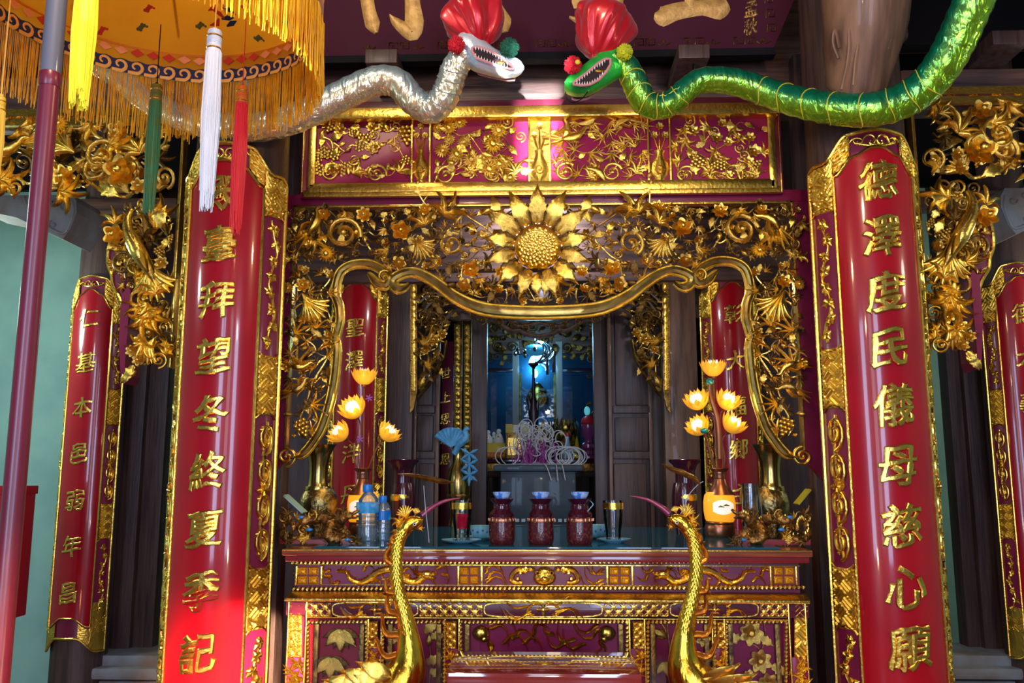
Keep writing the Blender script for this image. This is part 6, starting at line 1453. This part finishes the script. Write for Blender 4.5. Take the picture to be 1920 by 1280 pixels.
def pix_c(px, py):
    best = None
    for q in range(400):
        p = W(px, py, 1.68+q*.0025); r_ = math.hypot(p.x-UX, p.y-UY)
        if r_ < UR and (best is None or abs(p.z-zcan(r_)) < best[0]): best = (abs(p.z-zcan(r_)), p)
    if best is None or best[0] > .02: return 9, 9
    return best[1].x-UX, best[1].y-UY
for px, py, m in ((265, 48, EMG), (227, 88, EMG), (225, 96, EMG), (330, 95, EMR), (278, 14, EMR), (484, 69, EMG), (460, 10, EMR), (375, 45, EMG), (538, 42, EMG), (15, 48, EMR), (190, 55, EMR), (120, 72, EMR)):
    dx, dy = pix_c(px, py)
    if math.hypot(dx, dy) > UR*.97: continue
    for q, (ox, oy, rr) in enumerate(((0, 0, .008), (-.010, .002, .006), (.010, -.002, .006), (-.004, .007, .005), (.005, -.007, .005), (.017, .003, .004))):
        mb = MB(); mb.slab([(dx+ox+rr*math.cos(t*pi/4), dy+oy+rr*.8*math.sin(t*pi/4)) for t in range(8)], cm, .0015); mb.build('cloud_motif', m, um, False, fixn=True)
for px, py, a, m in ((410, 22, .5, EMR), (425, 30, -.4, NAVY), (405, 40, 2.4, EMR), (432, 40, -.7, NAVY), (418, 8, 1.2, EMP), (400, 10, 2.2, EMR), (428, 15, .2, NAVY)):
    dx, dy = pix_c(px, py)
    if math.hypot(dx, dy) > UR*.97: continue
    mb = MB(); mb.ridge([(dx-.02*math.cos(a), dy-.02*math.sin(a)), (dx+.004, dy+.003), (dx+.024*math.cos(a+.4), dy+.024*math.sin(a+.4))], [.002, .008, .001], .002, cm); mb.build('phoenix_motif', m, um)
FRG = mat('gold_fringe', (.88, .44, .008), 0, .5, col2=(.70, .30, .005), nscale=30)
mb = MB(); rnd = random.Random(8); NF = 900
for k in range(NF):
    a = 2*pi*k/NF+rnd.uniform(-.002, .002); rr = UR+rnd.uniform(-.003, .006); l = (zval-zfr)*rnd.uniform(.9, 1.08)
    if rnd.random() < .06: continue
    x, y = UX+rr*math.cos(a), UY+rr*math.sin(a); w = rnd.uniform(-.006, .006)
    mb.tube([V(x, y, zval+.004), V(x+w*.3, y, zval-l*.5), V(x+w, y+rnd.uniform(-.006, .006), zval-l)], .0014, 4, False)
o = mb.build('fringe', FRG, um); o['kind'] = 'stuff'
# tassels hanging around the parasol
def tassel(px0, py0, py1, Y, hw, m, mcap, label, ptop, band, seed, thread):
    a = W(px0, py0, Y); zb = W(px0, py1, Y).z; k = Y/F; R_ = hw*k; rnd = random.Random(seed)
    r = thing('tassel', label, 'tassel', V(a.x, Y, zb), 'tassels of the parasol')
    hcap = R_*3.2
    MB().lathe([(R_*.3, .004), (R_*.85, 0), (R_*.95, -R_*.3), (R_*.9, -R_*.6), (R_*.98, -R_*.9), (R_*.9, -R_*1.9), (R_*.98, -R_*2.2), (R_*.95, -R_*2.6), (R_*1.0, -R_*3.2)], a, 18).build('head', mcap, r)
    for d in (.75, 2.5): MB().lathe([(R_*.97, -R_*(d+.28)), (R_*1.06, -R_*(d+.14)), (R_*.97, -R_*d)], a, 18).build('gilt_band', band, r)
    for d in (1.1, 1.35, 1.6, 1.85): MB().lathe([(R_*.93, -R_*(d+.2)), (R_*1.0, -R_*(d+.1)), (R_*.93, -R_*d)], a, 18).build('cord_winding', mcap, r)
    zt = a.z-hcap+.003; L = zt-zb
    MB().lathe([(R_*.96, zt), (R_*1.04, zt-L*.3), (R_*1.0, zt-L*.6), (R_*.7, zt-L*.82), (R_*.2, zt-L*.9)], (a.x, Y, 0), 16).build('skirt_core', m, r)
    mb = MB()
    for q in range(150):
        t = rnd.uniform(0, 2*pi); rr = R_*rnd.uniform(.75, 1.1); l = L*(rnd.uniform(.72, 1.0) if rnd.random() < .5 else rnd.uniform(.85, 1.0)); w = rnd.uniform(-.003, .003)
        mb.tube([V(a.x+rr*.92*math.cos(t), Y+rr*.92*math.sin(t), zt), V(a.x+rr*math.cos(t)*1.04+w, Y+rr*math.sin(t)*1.04, zt-l*.5), V(a.x+rr*math.cos(t+.15)*.7+w*1.5, Y+rr*.7*math.sin(t+.15), zt-l)], .0013, 4, False)
    mb.build('strands', m, r)['kind'] = 'stuff'
    MB().tube([V(a.x, Y, a.z-.002), V(a.x, Y, ptop)], .0016, 5).build('string', thread, r)
    MB().ell((a.x, Y, a.z+.004), (.006, .006, .006), 8, 6).build('knot', thread, r)
TW = mat('white_thread', (.62, .66, .74), 0, .45, sheen=.3); TG = mat('green_thread', (.015, .16, .05), 0, .45, sheen=.2, col2=(.05, .12, .01), nscale=30); TR = mat('red_thread', (.72, .005, .02), 0, .45, sheen=.2); TY = mat('yellow_thread', (.95, .80, .01), 0, .45, sheen=.2); TRC = mat('orange_cap', (.70, .16, .02), 0, .4); TGC = mat('olive_cap', (.13, .13, .02), 0, .4); TYC = mat('ochre_cap', (.70, .46, .05), 0, .4)
ztop_ = zrim+.02
tassel(403, 58, 398, 1.9, 15, TW, TW, 'long white tassel with gilt bands hanging before the left column', ztop_+.06, GOLDB, 1, EMO)
tassel(294, 160, 402, 2.45, 11.5, TG, TGC, 'dark green tassel hanging from a black thread inside the parasol', W(304, 46, 2.45).z, GOLD, 2, BLACK)
tassel(455, 163, 440, 2.4, 11.5, TR, TRC, 'bright red tassel with orange cap right of the white one', zcan(math.hypot(W(455, 160, 2.4).x-UX, .2)), GOLD, 3, EMR)
tassel(171, -110, 206, 1.5, 20, TY, TYC, 'bright yellow tassel hanging down from the upper picture edge', ztop_+.06, GOLDB, 4, EMO)
tassel(2, 183, 345, 1.9, 10, TYC, TYC, 'ochre tassel cut by the left picture edge', ztop_+.06, GOLD, 5, EMO)
# ------------------------------------------------------------------ serpents
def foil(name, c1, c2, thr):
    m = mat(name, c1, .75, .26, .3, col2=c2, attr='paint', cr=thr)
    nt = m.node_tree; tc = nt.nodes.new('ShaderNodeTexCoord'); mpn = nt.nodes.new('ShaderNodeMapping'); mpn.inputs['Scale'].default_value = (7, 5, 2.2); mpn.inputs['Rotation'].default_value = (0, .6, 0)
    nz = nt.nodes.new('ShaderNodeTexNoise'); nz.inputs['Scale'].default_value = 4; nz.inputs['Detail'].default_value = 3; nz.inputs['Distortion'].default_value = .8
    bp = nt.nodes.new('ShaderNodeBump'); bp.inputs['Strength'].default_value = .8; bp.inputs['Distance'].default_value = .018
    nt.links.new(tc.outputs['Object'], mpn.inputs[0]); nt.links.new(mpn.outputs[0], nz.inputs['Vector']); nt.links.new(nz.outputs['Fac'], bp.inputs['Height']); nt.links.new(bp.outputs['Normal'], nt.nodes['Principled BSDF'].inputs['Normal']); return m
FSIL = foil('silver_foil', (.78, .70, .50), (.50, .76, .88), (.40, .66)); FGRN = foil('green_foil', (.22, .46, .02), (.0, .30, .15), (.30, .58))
SILH = mat('silver_head_foil', (.60, .68, .76), .45, .3, .3, col2=(.35, .62, .74), nscale=9, cr=(.5, .7), bump=.5, bscale=30); GRNH = mat('green_head_foil', (.02, .48, .04), .35, .32, .4, col2=(.01, .30, .06), nscale=12, bump=.5, bscale=30)
LIP = mat('pink_lip', (.55, .24, .25), 0, .4, .3); MOUTH = mat('dark_mouth', (.02, .008, .012), 0, .4); TOOTH = mat('white_tooth', (.85, .82, .75), 0, .3); SATR = mat('red_satin', (.52, .004, .014), .25, .30, .2, sheen=.2, bump=.12, bscale=8); THRD = mat('yellow_thread_net', (.75, .62, .05), .2, .4)
def pompom(r, c, R_, m, name='pompom'):
    mb = MB(); mb.ell(c, (R_*.85,)*3, 14, 10); rnd = random.Random(4)
    for q in range(260):
        z = rnd.uniform(-1, 1); a = rnd.uniform(0, 2*pi); d = V(math.sqrt(1-z*z)*math.cos(a), math.sqrt(1-z*z)*math.sin(a), z); e = (d+V(rnd.uniform(-.3, .3), rnd.uniform(-.3, .3), rnd.uniform(-.3, .3))).normalized()
        mb.tube([Vector(c)+d*R_*.8, Vector(c)+e*R_*rnd.uniform(1.0, 1.15)], [.0035, .001], 4, False)
    return mb.build(name, m, r)
def hat(r, c, rx, rz, knot, seed, low=.45):
    c = Vector(c); kn = Vector(knot); ax = (c-kn).normalized()
    def fn(u, v):
        a = 2*pi*u; q = (v-.5)*pi
        from mathutils import noise as nz_
        lob = 1+.42*nz_.noise((1.5*math.cos(a)+seed, 1.5*math.sin(a), v*1.6))*math.cos(q)+.16*nz_.noise((3.6*math.cos(a)+seed, 3.6*math.sin(a), v*3.0))*math.cos(q)
        return lob
    rot = Vector((0, 0, 1)).rotation_difference(ax).to_matrix()
    mb = MB()
    def g(u, v):
        a = 2*pi*u; b = pi*(v-.5); L = (c-kn).length
        z = math.sin(b); rr = math.cos(b)**(.8)*(1.0 if z > 0 else (1+z)**low if z > -1 else 0)
        p = Vector((rx*rr*math.cos(a), rx*.85*rr*math.sin(a), rz*z if z > 0 else L*z))*1.0
        k_ = fn(u, v); p.x *= k_; p.y *= k_; p.z *= 1+.05*math.sin(3*a+seed)
        return c+rot @ p
    mb.grid(g, 72, 40, cu=True); r = mb.build('satin_hat', SATR, r); MB().lathe([(.012, -.01), (.02, 0), (.012, .012)], kn, 12, rot).build('hat_band', SATR, r)
def snake_head(r, Yh, mh, top, bot, wid, mouth_up, mouth_lo, mir=False):
    """head from side outline (top and bottom lines, back to snout), mouth slot between upper and lower lip lines"""
    n = 22; xs = [lerp(top[0][0], top[-1][0], i/(n-1)) for i in range(n)]
    so = lambda L: sorted(L)
    def yv(L, x): L = so(L); return interp([p[0] for p in L], [p[1] for p in L], x)
    k = Yh/F; secs = []
    for i, x in enumerate(xs):
        a, b = W(x, yv(top, x), Yh), W(x, yv(bot, x), Yh); secs.append(((a.x), (a.z+b.z)/2, max(.002, (a.z-b.z)/2), wid*interp([0, .25, .6, .9, 1], [.75, 1, .8, .62, .2], i/(n-1))))
    mb = MB()
    def g(u, v):
        j = v*(n-1); i = min(n-2, int(j)); t = j-i; s = [lerp(secs[i][q], secs[i+1][q], t) for q in range(4)]
        a = 2*pi*u; ca, sa = math.cos(a), math.sin(a)
        return Vector((s[0], Yh-s[3]*math.copysign(abs(ca)**.8, ca), s[1]+s[2]*math.copysign(abs(sa)**.85, sa)))
    mb.grid(g, 26, n, cu=True)
    for e in (0, 1): mb.f.append(tuple(range(26)) if e else tuple((n-1)*26+q for q in range(26)))
    r = mb.build('head', mh, r, fixn=True)
    for sd in (1, -1):     # the open mouth on both sides
        yo = lambda x, h: Vector((W(x, 640, Yh).x, Yh-sd*(wid*interp([0, .25, .6, .9, 1], [.75, 1, .8, .62, .2], (x-xs[0])/(xs[-1]-xs[0]))*.93+h), 0))
        def pt(x, y, h): q = yo(x, h); q.z = W(x, y, Yh).z; return q
        xa, xb = mouth_up[0][0], mouth_up[-1][0]; m = 18
        ring = [(lerp(xa, xb, i/m), yv(mouth_up, lerp(xa, xb, i/m))) for i in range(m+1)]+[(lerp(xb, xa, i/m), yv(mouth_lo, lerp(xb, xa, i/m))) for i in range(m+1)]
        mb = MB(); mb.grid(lambda u, v: pt(lerp(xa, xb, u), lerp(yv(mouth_up, lerp(xa, xb, u)), yv(mouth_lo, lerp(xa, xb, u)), v), .007), 16, 5); mb.build('mouth', MOUTH, r)
        MB().tube([pt(x, y, .010) for x, y in ring+ring[:1]], .0055, 7).build('lip', LIP, r)
        for L, dn in ((mouth_up, 1), (mouth_lo, -1)):
            for q in range(12):
                x = lerp(xa, xb, .08+.76*q/11); y = yv(L, x); h = 6.5 if q not in (9, 10) else 9
                MB().tube([pt(x, y, .011), pt(x+(.6), y+dn*h, .011)], [.0042, .0004], 5).build('tooth', TOOTH, r)
        MB().ell(pt(lerp(xa, xb, .7), lerp(yv(mouth_up, lerp(xa, xb, .7)), yv(mouth_lo, lerp(xa, xb, .7)), .5), .008), (.020, .005, .009), 8, 6).build('tongue', GOLDD, r)
YSN = 3.26
s1 = thing('silver_serpent', 'silver foil serpent with red satin hat and pompoms, left of the green one', 'serpent', W(800, 215, YSN))
bp_ = [(150, 105, 3.5), (215, 140, 3.45), (280, 190, 3.4), (345, 222, 3.36), (440, 240, 3.30), (520, 232, 3.28), (590, 205, YSN), (650, 175, YSN), (705, 152, YSN), (745, 156, YSN), (775, 188, YSN), (805, 205, YSN), (828, 190, YSN-.02), (842, 160, YSN-.03), (852, 130, YSN-.04), (872, 100, YSN-.05)]
P = catmull([W(x, y, Y) for x, y, Y in bp_], 8); n = len(P)
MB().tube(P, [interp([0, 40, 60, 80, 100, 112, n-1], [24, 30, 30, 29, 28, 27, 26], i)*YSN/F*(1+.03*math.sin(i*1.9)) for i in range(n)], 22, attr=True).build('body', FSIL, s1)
CORD = mat('grey_cord', (.30, .32, .34), .2, .5)
def rings(P, idx, rad, r, m, nm, th=.0016):
    for i in idx:
        T = (P[i+1]-P[i-1]).normalized(); N = T.cross(V(0, 1, 0)).normalized(); B = T.cross(N)
        MB().tube([P[i]+(N*math.cos(2*pi*k/20)+B*math.sin(2*pi*k/20))*rad(i)+T*.012*math.cos(4*pi*k/20) for k in range(21)], th, 5).build(nm, m, r)
rings(P, range(90, n-6, 5), lambda i: interp([0, 40, 60, 80, 100, 112, n-1], [24, 30, 30, 29, 28, 27, 26], i)*YSN/F*1.03, s1, CORD, 'binding_cord')
snake_head(s1, YSN-.05, SILH, [(860, 70), (868, 60), (885, 62), (905, 76), (925, 92), (945, 103), (965, 110), (977, 116), (983, 126)], [(860, 108), (875, 122), (890, 131), (910, 137), (930, 142), (950, 145), (965, 143), (977, 137), (983, 128)], .062, [(884, 104), (895, 103), (915, 108), (935, 117), (952, 128), (964, 137)], [(884, 112), (892, 124), (915, 131), (935, 136), (952, 140), (964, 140)])
hat(s1, W(888, 30, YSN-.05), 60*YSN/F, 44*YSN/F, W(906, 86, YSN-.07), 1.0, .22)
PR_ = mat('red_wool', (.62, .005, .02), 0, .8, sheen=.1); PG_ = mat('green_wool', (.0, .10, .05), 0, .8, sheen=.1); PY_ = mat('lime_wool', (.55, .58, .01), 0, .8, sheen=.1)
pompom(s1, W(856, 84, YSN-.13), 16*YSN/F, PR_); pompom(s1, W(955, 90, YSN-.11), 18*YSN/F, PG_)
s2 = thing('green_serpent', 'green foil serpent with red satin hat, its tail rising at upper right', 'serpent', W(1250, 215, YSN))
bp2 = [(1150, 105, YSN-.06), (1176, 128, YSN-.05), (1192, 160, YSN-.04), (1208, 190, YSN-.02), (1232, 200, YSN), (1262, 190, YSN), (1292, 164, YSN), (1322, 150, YSN), (1380, 154, YSN), (1440, 174, YSN), (1500, 192, 3.2), (1560, 203, 3.14), (1630, 206, 3.1), (1690, 190, 3.08), (1736, 160, 3.05), (1770, 118, 3.0), (1796, 70, 2.96), (1818, 20, 2.92), (1845, -40, 2.88), (1880, -110, 2.86), (1920, -200, 2.85)]
P2 = catmull([W(x, y, Y) for x, y, Y in bp2], 8); n2 = len(P2)
rad2 = lambda i: interp([0, 24, 48, 64, 96, 128, n2-1], [25, 27, 25, 27, 33, 36, 36], i)*3.15/F
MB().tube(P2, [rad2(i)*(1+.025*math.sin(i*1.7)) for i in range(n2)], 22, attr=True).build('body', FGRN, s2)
rings(P2, list(range(12, 46, 6))+list(range(70, 116, 6)), lambda i: rad2(i)*1.02, s2, THRD, 'binding_thread', .002)
for q in (-.5, .6):
    MB().tube([P2[i]+V(math.sin(q)*rad2(i)*.2, -math.cos(q)*rad2(i)*1.02, -math.sin(q)*rad2(i)*.75+.01*(i % 6)/6) for i in range(8, 44)], .0016, 5).build('binding_thread', THRD, s2)
snake_head(s2, YSN-.06, GRNH, [(1058, 160), (1064, 148), (1080, 136), (1100, 120), (1120, 102), (1140, 82), (1155, 76), (1168, 84), (1176, 100)], [(1058, 166), (1066, 174), (1080, 178), (1100, 178), (1120, 170), (1140, 158), (1155, 148), (1168, 140), (1176, 130)], .062, [(1080, 168), (1092, 160), (1110, 146), (1128, 131), (1142, 122), (1152, 122)], [(1080, 172), (1092, 174), (1110, 172), (1128, 162), (1142, 148), (1152, 132)])
hat(s2, W(1132, 50, YSN-.06), 68*YSN/F, 44*YSN/F, W(1116, 108, YSN-.08), 2.4, .26)
pompom(s2, W(1074, 122, YSN-.13), 16*YSN/F, PR_); pompom(s2, W(1171, 98, YSN-.13), 15*YSN/F, PY_); MB().lathe([(.006, 0), (.010, .004), (.006, .008)], W(1083, 117, YSN-.19), 10, Matrix.Rotation(pi/2, 3, 'X')).build('eye_ring', THRD, s2)
MB().tube(catmull([W(1060, 172, YSN-.1), W(1064, 186, YSN-.12), W(1074, 192, YSN-.12), W(1090, 186, YSN-.12), W(1102, 172, YSN-.12)], 5), .0022, 5).build('whisker', BLACK, s2)
for x in (707, 1298): MB().tube([W(x, 150, YSN), W(x+2, 120, 3.56)], .0035, 6).build('hanging_wire', BLACK, s1 if x < 1000 else s2)
# ------------------------------------------------------------------ gilded cranes in front of the altar
CRG = mat('crane_gilt', (.88, .52, .05), 1, .22, col2=(.42, .18, .015), stretch=(1, 1, .3), nscale=26, cr=(.45, .7), bump=.3, bscale=50)
BEAK = mat('purple_beak', (.20, .01, .06), 0, .3, .5, col2=(.30, .03, .08), nscale=10)
def crane(mx, label):
    YC_ = 2.95
    cx = W(744, 1040, YC_).x
    shift = W(1304, 1040, YC_).x+cx
    f0 = lambda x, y, h: W(x, y, YC_)-V(0, h, 0)
    f = (lambda x, y, h=0: (lambda q: Vector((shift-q.x, q.y, q.z+(W(760, 984, YC_).z-W(760, 988, YC_).z))))(f0(x, y, h))) if mx else (lambda x, y, h=0: f0(x, y, h))
    g = lambda a: pi-a if mx else a
    b = f(740, 1290, 0); r = thing('gilded_crane', label, 'crane', V(b.x, YC_, 0), 'gilded cranes')
    path = [(785, 975), (772, 978), (762, 988), (750, 1008), (744, 1036), (743, 1070), (748, 1110), (757, 1145), (765, 1185), (768, 1225), (762, 1258), (740, 1290), (700, 1310), (655, 1318), (610, 1312)]
    rad = [8, 11, 13, 11.5, 11.5, 11.5, 12, 14, 18, 25, 36, 44, 40, 24, 6]
    P = catmull([f(x, y) for x, y in path], 6); n = len(P); u = YC_/F
    RR = [interp([i*6 for i in range(len(rad))], rad, i)*u for i in range(n)]
    MB().tube(P, RR, 18).build('body', CRG, r)
    # feather relief lying along neck and body
    rnd = random.Random(6); mb = MB()
    for i in range(14, n-4):
        t = (P[i+1]-P[i-1]).normalized(); N = t.cross(V(0, 1, 0)).normalized(); c = 7 if i > 50 else 5
        for k in range(c):
            a = -1.35+2.7*(k+.5*(i % 2))/c; nr = (V(0, -1, 0)*math.cos(a)+N*math.sin(a)).normalized(); sd = nr.cross(t)
            L = RR[i]*(.62 if i > 50 else .75)+.006; w = RR[i]*(.20 if i > 50 else .24)
            o_ = P[i]+nr*(RR[i]*.97)
            mb.ridge([(0, 0), (L*.5, 0), (L, 0)], [w*.9, w*1.2, w*.15], [.0005, .003, .004], lambda p_, q_, h_, o_=o_, t=t, sd=sd, nr=nr: o_+t*p_+sd*q_+nr*h_, False)
    mb.build('feathers', CRG, r)['kind'] = 'stuff'
    # head, beak, crest
    MB().ell(f(779, 981), (17*u, 10*u, 9*u), 16, 10, Matrix.Rotation(g(.62) if not mx else -.62, 3, 'Y') if False else Matrix.Rotation(.62 if mx else -.62, 3, 'Y')).build('head', CRG, r)
    MB().tube(catmull([f(792, 966), f(806, 954, .0), f(826, 942), f(846, 936), f(864, 933)], 6), [interp([0, 24], [6.2*u, .8*u], i) for i in range(25)], 10).build('beak', BEAK, r)
    MB().tube([f(768, 984, .028), f(776, 978, .030), f(784, 973, .028)], .003, 5).build('brow', CRG, r); MB().ell(f(779, 982, 9.6*u), (.006, .004, .006), 10, 7).build('eye', TOOTH, r); MB().ell(f(779, 982, 11.2*u), (.003, .003, .003), 8, 6).build('pupil', BLACK, r)
    for x, y, a, s, kd in ((764, 976, 1.9, 30, 'tail'), (778, 966, 1.3, 15, 'tail'), (752, 980, 2.6, 22, 'acanthus'), (752, 994, 3.2, 20, 'acanthus'), (787, 988, -.9, 12, 'acanthus')): inst(kd, 'b', r, f(x, y, .0), g(a), s*u, name='crest')
    # flame shaped plumes down the back
    for x, y, a, l in ((740, 1018, 2.0, 22), (736, 1056, 2.2, 40), (740, 1110, 2.7, 34), (748, 1150, 2.6, 50), (750, 1190, 2.8, 62), (750, 1226, 3.05, 64)):
        mb = MB(); Q = []
        for k in range(9):
            t = k/8; an = a+.42*math.sin(t*5.5)-.1; Q.append((x+l*t*math.cos(an), y-l*t*math.sin(an)))
        for dq in (0, .28):
            mb.ridge([(px, py+dq*9) for px, py in Q], [5, 6, 6, 5.4, 4.8, 4, 3, 2, .4], .02, f); mb.build('back_plume', COPPERG, r, fixn=True); mb = MB()
    for q in range(9): inst('smooth_leaf', 'b', r, f(740-q*14, 1262+q*4+8*(q % 2), .06), g(2.75+.06*q), 70*u, (.3, 0), name='wing_feather')
    # wire with a dry leaf held above the beak
    if not mx: wp = [(806, 1016), (803, 985), (799, 950), (796, 910)]; lp_ = [(748, 888), (770, 890), (800, 896), (830, 902), (853, 904)]; lw = [.5, 3, 5.5, 5, .6]
    else: wp = [(772, 966), (764, 950), (756, 930), (740, 912), (730, 906)]; lp_ = [(806, 873), (790, 882), (768, 890), (745, 902), (735, 914)]; lw = [.5, 4, 6, 5, .6]
    MB().tube(catmull([f(x, y, .02) for x, y in wp], 5), .0016, 5).build('wire', CORD, r)
    Q = [(p.x, p.y) for p in catmull([(a_, b_, 0) for a_, b_ in lp_], 4)]
    mb = MB(); mb.ridge(Q, [interp([0, 4, 8, 12, 16], lw, i) for i in range(17)], .016, lambda x, y, h: f(x, y, h+.016)); mb.build('dry_leaf', GOLDD, r, fixn=True)
    # legs and turtle below the frame
    bb = f(720, 1300)
    for q in (-.05, .05): MB().tube([V(bb.x, YC_+q, bb.z-.02), V(bb.x+.01, YC_+q, .5), V(bb.x, YC_+q, .20)], .014, 8).build('leg', CRG, r)
    MB().ell((bb.x, YC_, .12), (.2, .15, .12), 18, 10, fn=lambda u_, v_: 1 if v_ > .2 else .9).build('turtle', GOLDD, r)
COPPERG = mat('coppery_gilt', (.92, .48, .10), .95, .3, col2=(.5, .2, .04), nscale=22)
crane(False, 'gilded crane with purple beak on the left, its neck before the altar'); crane(True, 'gilded crane with purple beak on the right, its neck before the altar')
# ------------------------------------------------------------------ lacquered offertory chest in front
YD0, YD1 = 2.62, 2.93
zd = W(1020, 1262, YD0).z; dx0, dx1 = W(836, 1262, YD0).x, W(1204, 1262, YD0).x
GLOSS = mat('glossy_chest_top', (.30, .03, .02), .0, .08, 1.0, col2=(.24, .02, .015), nscale=4, spec=.9, coatr=.03)
ch = thing('offertory_chest', 'glossy red lacquered offertory chest with slot, in front of the altar', 'chest', V((dx0+dx1)/2, (YD0+YD1)/2, 0))
MB().box(dx0+.012, dx1-.012, YD0+.01, YD1-.01, 0, zd-.03, .004).build('body', RED, ch)
MB().box(dx0, dx1, YD0, YD1, zd-.032, zd, .008).build('lid', GLOSS, ch); MB().box(dx0+.2, dx1-.2, 2.79, 2.80, zd-.002, zd+.002).build('slot', MOUTH, ch)
for a, b in ((dx0+.03, dx0+.13), (dx1-.13, dx1-.03)):
    mb = MB(); lattice(mb, lambda u, v, h: V(u, YD0+.009-h, v), a, b, zd-.30, zd-.04, .022, pat_coin, .004, .0024); mb.build('lattice_panel', GILTRED, ch)
mb = MB(); vine(mb, -.025, .025, lambda u, v, h: V((dx0+dx1)/2+v, YD0+.009-h, zd-.065+u), -.14, .14, .003, 1, .004); mb.build('carved_scroll', GOLDB, ch)
for x in (dx0+.006, dx1-.006): MB().box(x-.006, x+.006, YD0+.004, YD0+.016, 0, zd-.032, .002).build('corner_strip', GOLDB, ch)
MB().box(dx0, dx1, YD0+.002, YD0+.012, zd-.042, zd-.034).build('gilt_line', GOLDB, ch)
for x in (dx0+.06, dx1-.06):    # acrylic cover on top of the chest
    pass
